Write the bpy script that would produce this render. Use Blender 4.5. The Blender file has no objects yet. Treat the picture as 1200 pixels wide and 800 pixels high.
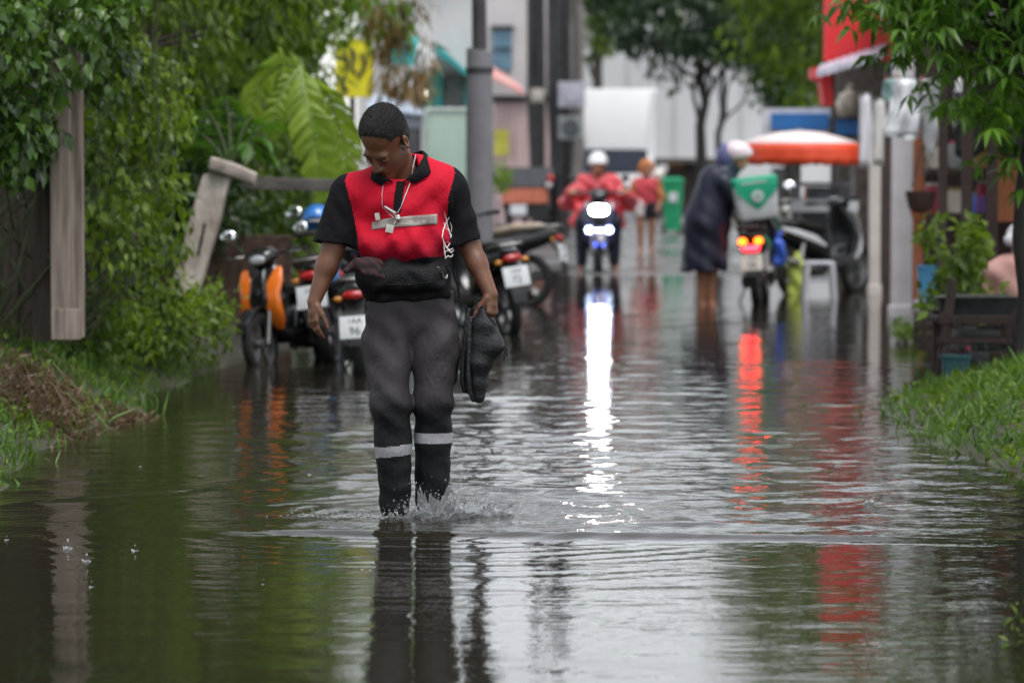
import bpy, bmesh, math, random
import numpy as np
from mathutils import Vector, Matrix, Euler
from mathutils.bvhtree import BVHTree

random.seed(7)
RNG = np.random.default_rng(11)
PI = math.pi
R = math.radians
SC = bpy.context.scene
COL = SC.collection

# ------------------------------------------------------------------ camera
FPX = 3948.0
CAM_H = 1.51
TILT = math.atan(222.0 / FPX)

def P(px, py, Y):
    """world point at distance Y seen at photo pixel (px, py) of the 1200x800 photo"""
    f = Vector((0, math.cos(TILT), -math.sin(TILT)))
    u = Vector((0, math.sin(TILT), math.cos(TILT)))
    r = f + Vector((1, 0, 0)) * ((px - 600) / FPX) + u * ((400 - py) / FPX)
    return Vector((0, 0, CAM_H)) + r * (Y / r.y)

def GX(px, Y):
    return (px - 600) / FPX * Y

# ------------------------------------------------------------------ objects
WM = {}

def wmat(o):
    return WM.get(o.name, Matrix.Identity(4))

def finish(o, parent=None):
    COL.objects.link(o)
    if parent is not None:
        o.parent = parent
        WM[o.name] = wmat(parent) @ o.matrix_basis
    else:
        WM[o.name] = o.matrix_basis.copy()
    return o

def tag(o, label=None, cat=None, group=None, kind=None):
    if label: o['label'] = label
    if cat: o['category'] = cat
    if group: o['group'] = group
    if kind: o['kind'] = kind
    return o

def thing(name, label, cat, loc=(0, 0, 0), rotz=0.0, group=None, rot=None):
    o = bpy.data.objects.new(name, None)
    o.empty_display_size = 0.1
    e = rot if rot is not None else (0, 0, rotz)
    o.matrix_basis = Matrix.Translation(Vector(loc)) @ Euler(e).to_matrix().to_4x4()
    finish(o)
    return tag(o, label, cat, group)

def np_mesh(name, v, f, smooth=True):
    """v (N,3) array; f list/array of faces (all same length, or list of lists)"""
    me = bpy.data.meshes.new(name)
    v = np.asarray(v, dtype=np.float32)
    if isinstance(f, np.ndarray):
        n, k = f.shape
        me.vertices.add(len(v)); me.vertices.foreach_set('co', v.ravel())
        me.loops.add(n * k); me.loops.foreach_set('vertex_index', f.astype(np.int32).ravel())
        me.polygons.add(n)
        me.polygons.foreach_set('loop_start', np.arange(0, n * k, k, dtype=np.int32))
        me.update(calc_edges=True)
    else:
        me.from_pydata([tuple(map(float, p)) for p in v], [], f)
        me.update()
    if smooth and len(me.polygons):
        me.polygons.foreach_set('use_smooth', np.ones(len(me.polygons), dtype=bool))
    me.validate()
    return me

def mobj(name, me, m, parent=None):
    o = bpy.data.objects.new(name, me)
    if m is not None:
        me.materials.append(m)
    return finish(o, parent)

def sharp(me, ang=35):
    try:
        me.set_sharp_from_angle(angle=R(ang))
    except Exception:
        pass

class MB:
    """collects shapes into one mesh"""
    def __init__(s):
        s.v = []; s.f = []
    def add(s, v, f):
        b = len(s.v)
        s.v.extend([tuple(p) for p in v])
        s.f.extend([[i + b for i in q] for q in f])
        return s
    def box(s, c, d, rot=None, bev=0.0):
        x, y, z = d[0] / 2, d[1] / 2, d[2] / 2
        if bev > 0:
            bev = min(bev, x * .9, y * .9, z * .9)
            bm = bmesh.new()
            bmesh.ops.create_cube(bm, size=1)
            for q in bm.verts: q.co = Vector((q.co.x * 2 * x, q.co.y * 2 * y, q.co.z * 2 * z))
            bmesh.ops.bevel(bm, geom=bm.edges[:], offset=bev, segments=2, affect='EDGES', profile=.6)
            bm.verts.index_update()
            vs = [q.co.copy() for q in bm.verts]
            fs = [[q.index for q in f.verts] for f in bm.faces]
            bm.free()
        else:
            vs = [Vector((a, b, e)) for a in (-x, x) for b in (-y, y) for e in (-z, z)]
            fs = [[0, 1, 3, 2], [4, 6, 7, 5], [0, 4, 5, 1], [2, 3, 7, 6], [0, 2, 6, 4], [1, 5, 7, 3]]
        M = Euler(rot).to_matrix() if rot is not None else Matrix.Identity(3)
        return s.add([M @ q + Vector(c) for q in vs], fs)
    def tube(s, pts, r, n=8, cap=True):
        pts = [Vector(p) for p in pts]
        rs = r if isinstance(r, (list, tuple)) else [r] * len(pts)
        vs = []; fs = []
        up = Vector((0, 0, 1))
        prev = None
        for i, p in enumerate(pts):
            t = (pts[min(i + 1, len(pts) - 1)] - pts[max(i - 1, 0)])
            if t.length < 1e-9: t = Vector((0, 0, 1))
            t.normalize()
            if prev is None:
                a = up if abs(t.z) < .9 else Vector((1, 0, 0))
                u = t.cross(a).normalized()
            else:
                u = (prev - t * prev.dot(t))
                if u.length < 1e-6: u = t.orthogonal()
                u.normalize()
            prev = u
            w = t.cross(u)
            for k in range(n):
                a = 2 * PI * k / n
                vs.append(p + (u * math.cos(a) + w * math.sin(a)) * rs[i])
        for i in range(len(pts) - 1):
            for k in range(n):
                k2 = (k + 1) % n
                fs.append([i * n + k, i * n + k2, (i + 1) * n + k2, (i + 1) * n + k])
        if cap:
            fs.append([k for k in range(n)][::-1])
            fs.append([(len(pts) - 1) * n + k for k in range(n)])
        return s.add(vs, fs)
    def loft(s, rings, n=20, cap=True):
        """rings: (center, uvec, vvec, exponent) superellipse sections"""
        vs = []; fs = []
        for rg in rings:
            c, u, w = Vector(rg[0]), Vector(rg[1]), Vector(rg[2])
            e = rg[3] if len(rg) > 3 else 2.0
            for k in range(n):
                a = 2 * PI * k / n
                ca, sa = math.cos(a), math.sin(a)
                x = math.copysign(abs(ca) ** (2 / e), ca)
                y = math.copysign(abs(sa) ** (2 / e), sa)
                vs.append(c + u * x + w * y)
        m = len(rings)
        for i in range(m - 1):
            for k in range(n):
                k2 = (k + 1) % n
                fs.append([i * n + k, i * n + k2, (i + 1) * n + k2, (i + 1) * n + k])
        if cap:
            fs.append([k for k in range(n)][::-1])
            fs.append([(m - 1) * n + k for k in range(n)])
        return s.add(vs, fs)
    def ell(s, c, r, rot=None, n=14, m=9):
        M = Euler(rot).to_matrix() if rot is not None else Matrix.Identity(3)
        vs = []; fs = []
        for i in range(m + 1):
            th = PI * i / m
            for k in range(n):
                a = 2 * PI * k / n
                q = Vector((math.sin(th) * math.cos(a) * r[0], math.sin(th) * math.sin(a) * r[1], math.cos(th) * r[2]))
                vs.append(M @ q + Vector(c))
        for i in range(m):
            for k in range(n):
                k2 = (k + 1) % n
                fs.append([i * n + k, (i + 1) * n + k, (i + 1) * n + k2, i * n + k2])
        return s.add(vs, fs)
    def lathe(s, prof, n=24, axis='z', c=(0, 0, 0), a0=0, a1=2 * PI):
        """prof: (radius, height) pairs turned about an axis"""
        full = abs(a1 - a0 - 2 * PI) < 1e-6
        cnt = n if full else n + 1
        vs = []; fs = []
        for r, h in prof:
            for k in range(cnt):
                a = a0 + (a1 - a0) * k / n
                x, y = r * math.cos(a), r * math.sin(a)
                q = (x, y, h) if axis == 'z' else ((x, h, y) if axis == 'y' else (h, x, y))
                vs.append(Vector(q) + Vector(c))
        for i in range(len(prof) - 1):
            for k in range(n):
                k2 = (k + 1) % cnt
                fs.append([i * cnt + k, i * cnt + k2, (i + 1) * cnt + k2, (i + 1) * cnt + k])
        return s.add(vs, fs)
    def quad(s, a, b, c, d):
        return s.add([a, b, c, d], [[0, 1, 2, 3]])
    def prism(s, outline, vec):
        """extrude a polygon (3d points) along vec"""
        n = len(outline); v = Vector(vec)
        o = [Vector(p) for p in outline]
        vs = o + [p + v for p in o]
        fs = [list(range(n))[::-1], [n + i for i in range(n)]]
        for i in range(n):
            j = (i + 1) % n
            fs.append([i, j, n + j, n + i])
        return s.add(vs, fs)
    def build(s, name, m, parent=None, smooth=True, world=False, ang=40):
        v = s.v
        if world and parent is not None:
            inv = wmat(parent).inverted()
            v = [inv @ Vector(p) for p in v]
        me = np_mesh(name, np.array(v, dtype=np.float32), s.f, smooth)
        bm = bmesh.new(); bm.from_mesh(me)
        bmesh.ops.recalc_face_normals(bm, faces=bm.faces[:])
        bm.to_mesh(me); bm.free()
        if smooth: sharp(me, ang)
        return mobj(name, me, m, parent)

# ------------------------------------------------------------------ SDF modelling
class SDF:
    def __init__(s, lo, hi, h):
        s.lo = np.array(lo, dtype=np.float32); s.h = h
        s.n = np.ceil((np.array(hi) - np.array(lo)) / h).astype(int) + 1
        s.d = np.full(tuple(s.n), 1.0, dtype=np.float32)
    def _block(s, lo, hi):
        a = np.clip(np.floor((np.array(lo) - s.lo) / s.h).astype(int), 0, s.n)
        b = np.clip(np.ceil((np.array(hi) - s.lo) / s.h).astype(int) + 1, 0, s.n)
        if np.any(b <= a): return None
        g = [s.lo[i] + s.h * np.arange(a[i], b[i], dtype=np.float32) for i in range(3)]
        return (slice(a[0], b[0]), slice(a[1], b[1]), slice(a[2], b[2])), g[0][:, None, None], g[1][None, :, None], g[2][None, None, :]
    def _comb(s, sl, d, k, mode):
        o = s.d[sl]
        if mode == 'sub':
            d = -d
            if k > 0:
                hh = np.maximum(k - np.abs(o - d), 0) / k
                s.d[sl] = np.maximum(o, d) + hh * hh * k * .25
            else:
                s.d[sl] = np.maximum(o, d)
        else:
            if k > 0:
                hh = np.maximum(k - np.abs(o - d), 0) / k
                s.d[sl] = np.minimum(o, d) - hh * hh * k * .25
            else:
                s.d[sl] = np.minimum(o, d)
    def cone(s, a, b, r1, r2, k=.02, mode='add', flat=None):
        """tapered capsule; flat=(axis vector, factor): squeezed along that axis"""
        a = np.array(a, dtype=np.float32); b = np.array(b, dtype=np.float32)
        rm = max(r1, r2) + k + 3 * s.h
        bl = s._block(np.minimum(a, b) - rm, np.maximum(a, b) + rm)
        if bl is None: return s
        sl, X, Y, Z = bl
        ba = b - a; L2 = float(ba @ ba) + 1e-12
        x, y, z = X - a[0], Y - a[1], Z - a[2]
        t = np.clip((x * ba[0] + y * ba[1] + z * ba[2]) / L2, 0, 1)
        dx, dy, dz = x - t * ba[0], y - t * ba[1], z - t * ba[2]
        if flat is not None:
            ax = np.array(flat[0], dtype=np.float32); ax /= np.linalg.norm(ax)
            q = dx * ax[0] + dy * ax[1] + dz * ax[2]
            g = (1 / flat[1] - 1) * q
            dx, dy, dz = dx + g * ax[0], dy + g * ax[1], dz + g * ax[2]
            d = (np.sqrt(dx * dx + dy * dy + dz * dz) - (r1 + (r2 - r1) * t)) * (0.5 + .5 * min(1, flat[1]))
        else:
            d = np.sqrt(dx * dx + dy * dy + dz * dz) - (r1 + (r2 - r1) * t)
        s._comb(sl, d, k, mode); return s
    def ell(s, c, r, rot=None, k=.02, mode='add'):
        c = np.array(c, dtype=np.float32); r = np.array(r, dtype=np.float32)
        rm = float(max(r)) + k + 3 * s.h
        bl = s._block(c - rm, c + rm)
        if bl is None: return s
        sl, X, Y, Z = bl
        x, y, z = X - c[0], Y - c[1], Z - c[2]
        if rot is not None:
            M = np.array(rot if isinstance(rot, Matrix) else Euler(rot).to_matrix(), dtype=np.float32).T
            x, y, z = (M[0, 0] * x + M[0, 1] * y + M[0, 2] * z, M[1, 0] * x + M[1, 1] * y + M[1, 2] * z, M[2, 0] * x + M[2, 1] * y + M[2, 2] * z)
        k0 = np.sqrt((x / r[0]) ** 2 + (y / r[1]) ** 2 + (z / r[2]) ** 2)
        k1 = np.sqrt((x / r[0] ** 2) ** 2 + (y / r[1] ** 2) ** 2 + (z / r[2] ** 2) ** 2) + 1e-9
        s._comb(sl, k0 * (k0 - 1) / k1, k, mode); return s
    def rbox(s, c, hd, rad, rot=None, k=.0, mode='add'):
        c = np.array(c, dtype=np.float32)
        rm = float(np.linalg.norm(hd)) + rad + k + 3 * s.h
        bl = s._block(c - rm, c + rm)
        if bl is None: return s
        sl, X, Y, Z = bl
        x, y, z = X - c[0], Y - c[1], Z - c[2]
        if rot is not None:
            M = np.array(rot if isinstance(rot, Matrix) else Euler(rot).to_matrix(), dtype=np.float32).T
            x, y, z = (M[0, 0] * x + M[0, 1] * y + M[0, 2] * z, M[1, 0] * x + M[1, 1] * y + M[1, 2] * z, M[2, 0] * x + M[2, 1] * y + M[2, 2] * z)
        qx, qy, qz = np.abs(x) - (hd[0] - rad), np.abs(y) - (hd[1] - rad), np.abs(z) - (hd[2] - rad)
        d = np.sqrt(np.maximum(qx, 0) ** 2 + np.maximum(qy, 0) ** 2 + np.maximum(qz, 0) ** 2) + np.minimum(np.maximum(np.maximum(qx, qy), qz), 0) - rad
        s._comb(sl, d, k, mode); return s
    def cut(s, pt, n, lo=None, hi=None, k=0.0):
        """remove what lies on the side the normal points to"""
        hi_all = s.lo + s.h * (s.n - 1)
        bl = s._block(s.lo if lo is None else lo, hi_all if hi is None else hi)
        sl, X, Y, Z = bl
        n = np.array(n, dtype=np.float32); n /= np.linalg.norm(n)
        d = (X - pt[0]) * n[0] + (Y - pt[1]) * n[1] + (Z - pt[2]) * n[2]
        s._comb(sl, -d, k, 'sub'); return s
    def warp(s, fn):
        hi_all = s.lo + s.h * (s.n - 1)
        sl, X, Y, Z = s._block(s.lo, hi_all)
        s.d[sl] = s.d[sl] + fn(X, Y, Z); return s
    def mesh(s, smooth=1):
        d = s.d; ins = d < 0
        nx, ny, nz = d.shape
        c = np.zeros((nx - 1, ny - 1, nz - 1), dtype=np.int8)
        for i in (0, 1):
            for j in (0, 1):
                for k in (0, 1):
                    c += ins[i:nx - 1 + i, j:ny - 1 + j, k:nz - 1 + k]
        mixed = (c > 0) & (c < 8)
        I, J, K = np.nonzero(mixed)
        idx = np.full(c.shape, -1, dtype=np.int32)
        idx[I, J, K] = np.arange(len(I))
        cor = {}
        for i in (0, 1):
            for j in (0, 1):
                for k in (0, 1):
                    cor[i, j, k] = d[I + i, J + j, K + k]
        acc = np.zeros((len(I), 3), dtype=np.float32); cnt = np.zeros(len(I), dtype=np.float32)
        ed = []
        for a in (0, 1):
            for b in (0, 1):
                ed += [((0, a, b), (1, a, b)), ((a, 0, b), (a, 1, b)), ((a, b, 0), (a, b, 1))]
        for p, q in ed:
            da, db = cor[p], cor[q]
            m = (da < 0) != (db < 0)
            t = da / np.where(m, da - db, 1)
            pt = np.array(p, dtype=np.float32)[None] + t[:, None] * (np.array(q, dtype=np.float32) - np.array(p, dtype=np.float32))[None]
            acc += np.where(m[:, None], pt, 0); cnt += m
        v = acc / np.maximum(cnt, 1)[:, None]
        v = s.lo + s.h * (np.stack([I, J, K], 1) + v)
        F = []
        # x edges
        a = ins[:-1, 1:-1, 1:-1]; b = ins[1:, 1:-1, 1:-1]
        i, j, k = np.nonzero(a != b); fl = a[i, j, k]
        q = np.stack([idx[i, j, k], idx[i, j + 1, k], idx[i, j + 1, k + 1], idx[i, j, k + 1]], 1)
        q[~fl] = q[~fl][:, ::-1]; F.append(q)
        a = ins[1:-1, :-1, 1:-1]; b = ins[1:-1, 1:, 1:-1]
        i, j, k = np.nonzero(a != b); fl = a[i, j, k]
        q = np.stack([idx[i, j, k], idx[i, j, k + 1], idx[i + 1, j, k + 1], idx[i + 1, j, k]], 1)
        q[~fl] = q[~fl][:, ::-1]; F.append(q)
        a = ins[1:-1, 1:-1, :-1]; b = ins[1:-1, 1:-1, 1:]
        i, j, k = np.nonzero(a != b); fl = a[i, j, k]
        q = np.stack([idx[i, j, k], idx[i + 1, j, k], idx[i + 1, j + 1, k], idx[i, j + 1, k]], 1)
        q[~fl] = q[~fl][:, ::-1]; F.append(q)
        f = np.concatenate(F)
        f = f[(f >= 0).all(1)]
        for _ in range(smooth):
            acc = np.zeros_like(v); cn = np.zeros(len(v), dtype=np.float32)
            for a in range(4):
                for b2 in (1, 3):
                    np.add.at(acc, f[:, a], v[f[:, (a + b2) % 4]]); np.add.at(cn, f[:, a], 1)
            ok = cn > 0
            v[ok] = v[ok] * .4 + .6 * acc[ok] / cn[ok][:, None]
        return v, f

def split_faces(v, f, keys):
    """keys: int per face -> {key: (v, f)}"""
    out = {}
    for k in np.unique(keys):
        ff = f[keys == k]
        u, inv = np.unique(ff, return_inverse=True)
        out[int(k)] = (v[u], inv.reshape(ff.shape))
    return out

def sdf_obj(name, s, m, parent=None, smooth=1):
    v, f = s.mesh(smooth)
    return mobj(name, np_mesh(name, v, f), m, parent)

def text_mesh(txt, size, thick=0.0006):
    cu = bpy.data.curves.new('txt', 'FONT')
    cu.body = txt; cu.size = size; cu.align_x = 'CENTER'; cu.align_y = 'CENTER'
    cu.extrude = thick; cu.resolution_u = 3
    o = bpy.data.objects.new('txt', cu); COL.objects.link(o)
    dg = bpy.context.evaluated_depsgraph_get()
    me = bpy.data.meshes.new_from_object(o.evaluated_get(dg))
    v = [q.co.copy() for q in me.vertices]; f = [list(p.vertices) for p in me.polygons]
    bpy.data.objects.remove(o); bpy.data.curves.remove(cu); bpy.data.meshes.remove(me)
    return v, f

# ------------------------------------------------------------------ materials
def new_mat(name):
    m = bpy.data.materials.new(name); m.use_nodes = True
    nt = m.node_tree
    return m, nt, nt.nodes['Principled BSDF']

def N(nt, typ, **kw):
    n = nt.nodes.new(typ)
    for k, v in kw.items(): setattr(n, k, v)
    return n

def mat(name, col, rough=.5, metal=0.0, var=.15, scale=6.0, bump=0.0, bscale=40.0, coat=0.0, stretch=(1, 1, 1), spec=.5, col2=None, det=6, thr=None):
    """surface with noise-driven colour variation (col to col2) and bump, in object space"""
    m, nt, b = new_mat(name)
    tc = N(nt, 'ShaderNodeTexCoord'); mp = N(nt, 'ShaderNodeMapping')
    mp.inputs['Scale'].default_value = stretch
    nt.links.new(tc.outputs['Object'], mp.inputs['Vector'])
    no = N(nt, 'ShaderNodeTexNoise'); no.inputs['Scale'].default_value = scale; no.inputs['Detail'].default_value = det
    nt.links.new(mp.outputs['Vector'], no.inputs['Vector'])
    cr = N(nt, 'ShaderNodeValToRGB')
    lo, hi = thr if thr else (.3, .7)
    cr.color_ramp.elements[0].position = lo; cr.color_ramp.elements[1].position = hi
    c2 = col2 if col2 else tuple(min(1, c * (1 + var)) for c in col)
    c1 = col if col2 else tuple(c * (1 - var) for c in col)
    cr.color_ramp.elements[0].color = (*c1, 1); cr.color_ramp.elements[1].color = (*c2, 1)
    nt.links.new(no.outputs['Fac'], cr.inputs['Fac'])
    nt.links.new(cr.outputs['Color'], b.inputs['Base Color'])
    b.inputs['Roughness'].default_value = rough; b.inputs['Metallic'].default_value = metal
    b.inputs['Specular IOR Level'].default_value = spec
    if coat: b.inputs['Coat Weight'].default_value = coat; b.inputs['Coat Roughness'].default_value = .05
    if bump:
        n2 = N(nt, 'ShaderNodeTexNoise'); n2.inputs['Scale'].default_value = bscale; n2.inputs['Detail'].default_value = 5
        nt.links.new(mp.outputs['Vector'], n2.inputs['Vector'])
        bu = N(nt, 'ShaderNodeBump'); bu.inputs['Strength'].default_value = bump; bu.inputs['Distance'].default_value = .02
        nt.links.new(n2.outputs['Fac'], bu.inputs['Height']); nt.links.new(bu.outputs['Normal'], b.inputs['Normal'])
    return m

def emit_mat(name, col, strength):
    m, nt, b = new_mat(name)
    b.inputs['Base Color'].default_value = (*col, 1)
    b.inputs['Emission Color'].default_value = (*col, 1); b.inputs['Emission Strength'].default_value = strength
    return m

def leaf_mat(name, c1, c2, trans=.35, rough=.4, spec=.4):
    m, nt, b = new_mat(name)
    out = nt.nodes['Material Output']
    g = N(nt, 'ShaderNodeNewGeometry')
    cr = N(nt, 'ShaderNodeValToRGB')
    cr.color_ramp.elements[0].color = (*c1, 1); cr.color_ramp.elements[1].color = (*c2, 1)
    tc = N(nt, 'ShaderNodeTexCoord'); no = N(nt, 'ShaderNodeTexNoise'); no.inputs['Scale'].default_value = 1.3; no.inputs['Detail'].default_value = 2
    nt.links.new(tc.outputs['Object'], no.inputs['Vector'])
    ma = N(nt, 'ShaderNodeMath', operation='MULTIPLY_ADD'); ma.inputs[1].default_value = .6
    mb = N(nt, 'ShaderNodeMath', operation='MULTIPLY_ADD'); mb.inputs[1].default_value = 1.6; mb.inputs[2].default_value = -.6
    nt.links.new(no.outputs['Fac'], mb.inputs[0])
    nt.links.new(g.outputs['Random Per Island'], ma.inputs[0]); nt.links.new(mb.outputs[0], ma.inputs[2])
    nt.links.new(ma.outputs[0], cr.inputs['Fac'])
    nt.links.new(cr.outputs['Color'], b.inputs['Base Color'])
    b.inputs['Roughness'].default_value = rough; b.inputs['Specular IOR Level'].default_value = spec
    tr = N(nt, 'ShaderNodeBsdfTranslucent')
    mx = N(nt, 'ShaderNodeMixShader'); mx.inputs[0].default_value = trans
    br = N(nt, 'ShaderNodeMixRGB', blend_type='MULTIPLY'); br.inputs[0].default_value = 1; br.inputs[2].default_value = (1.25, 1.3, .6, 1)
    nt.links.new(cr.outputs['Color'], br.inputs[1]); nt.links.new(br.outputs[0], tr.inputs['Color'])
    nt.links.new(b.outputs[0], mx.inputs[1]); nt.links.new(tr.outputs[0], mx.inputs[2]); nt.links.new(mx.outputs[0], out.inputs['Surface'])
    return m

# ------------------------------------------------------------------ leaves
def unit(a):
    return a / (np.linalg.norm(a, axis=1, keepdims=True) + 1e-9)

def leaf_arrays(pos, axis, nrm, L, W, droop=.15, fold=.2):
    """one folded 5-vertex leaf per position"""
    pos = np.asarray(pos, dtype=np.float32); n = len(pos)
    axis = unit(np.asarray(axis, dtype=np.float32)); nrm = np.asarray(nrm, dtype=np.float32)
    side = unit(np.cross(axis, nrm)); nn = np.cross(side, axis)
    L = np.broadcast_to(np.asarray(L, dtype=np.float32), (n,))[:, None]; W = np.broadcast_to(np.asarray(W, dtype=np.float32), (n,))[:, None]
    mid = pos + axis * L * .42
    a = pos; b = mid + side * W * .5 + nn * W * fold; c = mid; d = mid - side * W * .5 + nn * W * fold
    e = pos + axis * L - nn * L * droop
    v = np.stack([a, b, c, d, e], 1).reshape(-1, 3)
    o = (np.arange(n) * 5)[:, None]
    f = np.concatenate([o + np.array([[0, 1, 2]]), o + np.array([[0, 2, 3]]), o + np.array([[2, 1, 4]]), o + np.array([[2, 4, 3]])])
    return v, f

class Leaves:
    def __init__(s): s.v = []; s.f = []; s.n = 0
    def add(s, v, f):
        s.v.append(v); s.f.append(f + s.n); s.n += len(v)
    def put(s, pos, axis, nrm, L, W, **kw):
        v, f = leaf_arrays(pos, axis, nrm, L, W, **kw); s.add(v, f)
    def build(s, name, m, parent=None, world=False):
        v = np.concatenate(s.v); f = np.concatenate(s.f)
        if world and parent is not None:
            inv = np.array(wmat(parent).inverted(), dtype=np.float32)
            v = v @ inv[:3, :3].T + inv[:3, 3]
        return mobj(name, np_mesh(name, v, f, smooth=False), m, parent)

def rnd_dirs(n):
    return unit(RNG.normal(size=(n, 3)))

def clump_leaves(lv, centres, radii, per, L, W, hang=.5, out=.5, squash=.8, droop=.15):
    """leaves through the volume of clumps; hang: how much they point down"""
    for c, r in zip(centres, radii):
        n = max(4, int(per))
        d = rnd_dirs(n); rr = r * RNG.random(n) ** .45
        p = np.array(c) + d * rr[:, None] * np.array([1, 1, squash])
        ax = d * out + RNG.normal(size=(n, 3)) * .5 + np.array([0, 0, -hang])
        nr = np.array([0, 0, 1.0]) + d * .6 + RNG.normal(size=(n, 3)) * .45
        l = L * RNG.uniform(.65, 1.25, n)
        lv.put(p, ax, nr, l, l * (W / L) * RNG.uniform(.8, 1.15, n), droop=droop)
EXPOSURE = 1.38
# ================================================================== world, camera, light
w = bpy.data.worlds.new("World"); SC.world = w; w.use_nodes = True
nt = w.node_tree; bg = nt.nodes['Background']
sky = N(nt, 'ShaderNodeTexSky'); sky.sky_type = 'NISHITA'; sky.sun_disc = False
SUN_EL, SUN_AZ = R(70), R(150)
sky.sun_elevation = SUN_EL; sky.sun_rotation = SUN_AZ
sky.air_density = 1.0; sky.dust_density = 1.2; sky.ozone_density = 1.0
hs = N(nt, 'ShaderNodeHueSaturation'); hs.inputs['Saturation'].default_value = .22
nt.links.new(sky.outputs[0], hs.inputs['Color']); nt.links.new(hs.outputs[0], bg.inputs['Color'])
bg.inputs['Strength'].default_value = .12

sl = bpy.data.lights.new('sun', 'SUN'); sl.energy = .8; sl.angle = R(30); sl.color = (1, .97, .93)
so = bpy.data.objects.new('sun', sl); COL.objects.link(so)
# direction towards the sun, same convention as the sky texture
sd = Vector((math.sin(SUN_AZ) * math.cos(SUN_EL), math.cos(SUN_AZ) * math.cos(SUN_EL), math.sin(SUN_EL)))
so.rotation_euler = sd.to_track_quat('Z', 'Y').to_euler()
so.location = (0, 0, 30)

cam = bpy.data.cameras.new('camera'); co = bpy.data.objects.new('camera', cam); COL.objects.link(co)
co.location = (0, 0, CAM_H); co.rotation_euler = (PI / 2 - TILT, 0, 0)
cam.sensor_width = 36; cam.lens = FPX / 1200 * 36; cam.clip_end = 2000; cam.clip_start = .1
cam.dof.use_dof = True; cam.dof.focus_distance = 13.9; cam.dof.aperture_fstop = 2.8
SC.camera = co
SC.view_settings.view_transform = 'Standard'; SC.view_settings.look = 'None'
SC.view_settings.exposure = EXPOSURE; SC.view_settings.gamma = 1; SC.view_settings.use_curve_mapping = False
SC.cycles.use_denoising = True
try:
    SC.cycles.denoiser = 'OPENIMAGEDENOISE'
except Exception: pass
SC.cycles.max_bounces = 8; SC.cycles.transparent_max_bounces = 6; SC.cycles.sample_clamp_indirect = 40
SC.cycles.volume_bounces = 0

# ================================================================== ground, road, water
YL = [-60, 10, 15, 17, 18.6, 19.2, 20.2, 22, 23.7, 26, 28, 31, 40, 50, 70, 120, 240]
XLv = [-2.3, -2.3, -2.30, -2.38, -2.30, -2.08, -2.25, -2.15, -2.0, -1.7, -1.2, -.75, -.6, -.3, .2, .8, 1]
YR = [-60, 14, 15.6, 17.5, 20, 21.2, 24, 27, 31, 37, 50, 70, 120, 240]
XRv = [2.6, 2.55, 2.34, 2.2, 2.18, 2.55, 3.0, 3.3, 3.65, 3.95, 4.15, 4.4, 5, 6]

def sstep(a, b, x):
    t = np.clip((x - a) / (b - a), 0, 1); return t * t * (3 - 2 * t)

def wob(x, y, seed, n=10, lo=.3, hi=3.0):
    r = np.random.default_rng(seed); o = np.zeros(np.broadcast(x, y).shape)
    for _ in range(n):
        lam = math.exp(r.uniform(math.log(lo), math.log(hi))); a = r.uniform(0, 2 * PI)
        o += math.sqrt(lam / hi) * np.sin((x * math.cos(a) + y * math.sin(a)) * 2 * PI / lam + r.uniform(0, 6.28))
    return o / math.sqrt(n)

def road_z(x, y):
    return np.interp(y, [-60, 36.5, 42, 48, 65, 240], [-.10, -.045, .004, .03, .06, .3])

def ground_z(x, y):
    x, y = np.broadcast_arrays(np.asarray(x, float), np.asarray(y, float))
    xl = np.interp(y, YL, XLv) + .06 * wob(x * 0, y, 5, lo=.25, hi=1.5); xr = np.interp(y, YR, XRv) + .06 * wob(x * 0, y, 6, lo=.25, hi=1.5)
    dl = xl - x; dr = x - xr
    hl = np.interp(y, [0, 24, 27, 30], [.46, .42, .2, .10]); hr = np.interp(y, [0, 20, 23, 28], [.30, .26, .12, .11])
    z = road_z(x, y) - .01
    n1 = .03 * wob(x, y, 8, lo=.2, hi=1.4)
    zl = -.03 + (hl + .06) * sstep(-.15, 1.05, dl) + n1 * sstep(0, .4, dl)
    zr = -.03 + (hr + .05) * sstep(-.25, 1.2, dr) + n1 * sstep(0, .4, dr)
    z = np.where(dl > -.15, np.maximum(z, zl), z); z = np.where(dr > -.25, np.maximum(z, zr), z)
    return z

def gz(x, y): return float(ground_z(np.array([x]), np.array([y]))[0])

def grid(xs, ys, zf):
    X, Y = np.meshgrid(xs, ys); Z = zf(X, Y)
    v = np.stack([X, Y, Z], -1).reshape(-1, 3); nx = len(xs); ny = len(ys)
    i = (np.arange(ny - 1)[:, None] * nx + np.arange(nx - 1)[None]).ravel()
    return v, np.stack([i, i + 1, i + 1 + nx, i + nx], 1)

soil = mat('wet_soil', (.035, .028, .02), .6, var=.5, scale=3, bump=.5, bscale=25, col2=(.06, .065, .03))
xs = np.concatenate([np.linspace(-120, -8, 18), np.arange(-7.8, 9, .1), np.linspace(9.2, 120, 18)])
ys = np.concatenate([np.linspace(-60, 4, 16), np.arange(4.2, 50, .14), np.linspace(50.5, 400, 60)])
v, f = grid(xs, ys, ground_z)
tag(mobj('ground', np_mesh('ground', v, f), soil), kind='structure')

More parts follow.
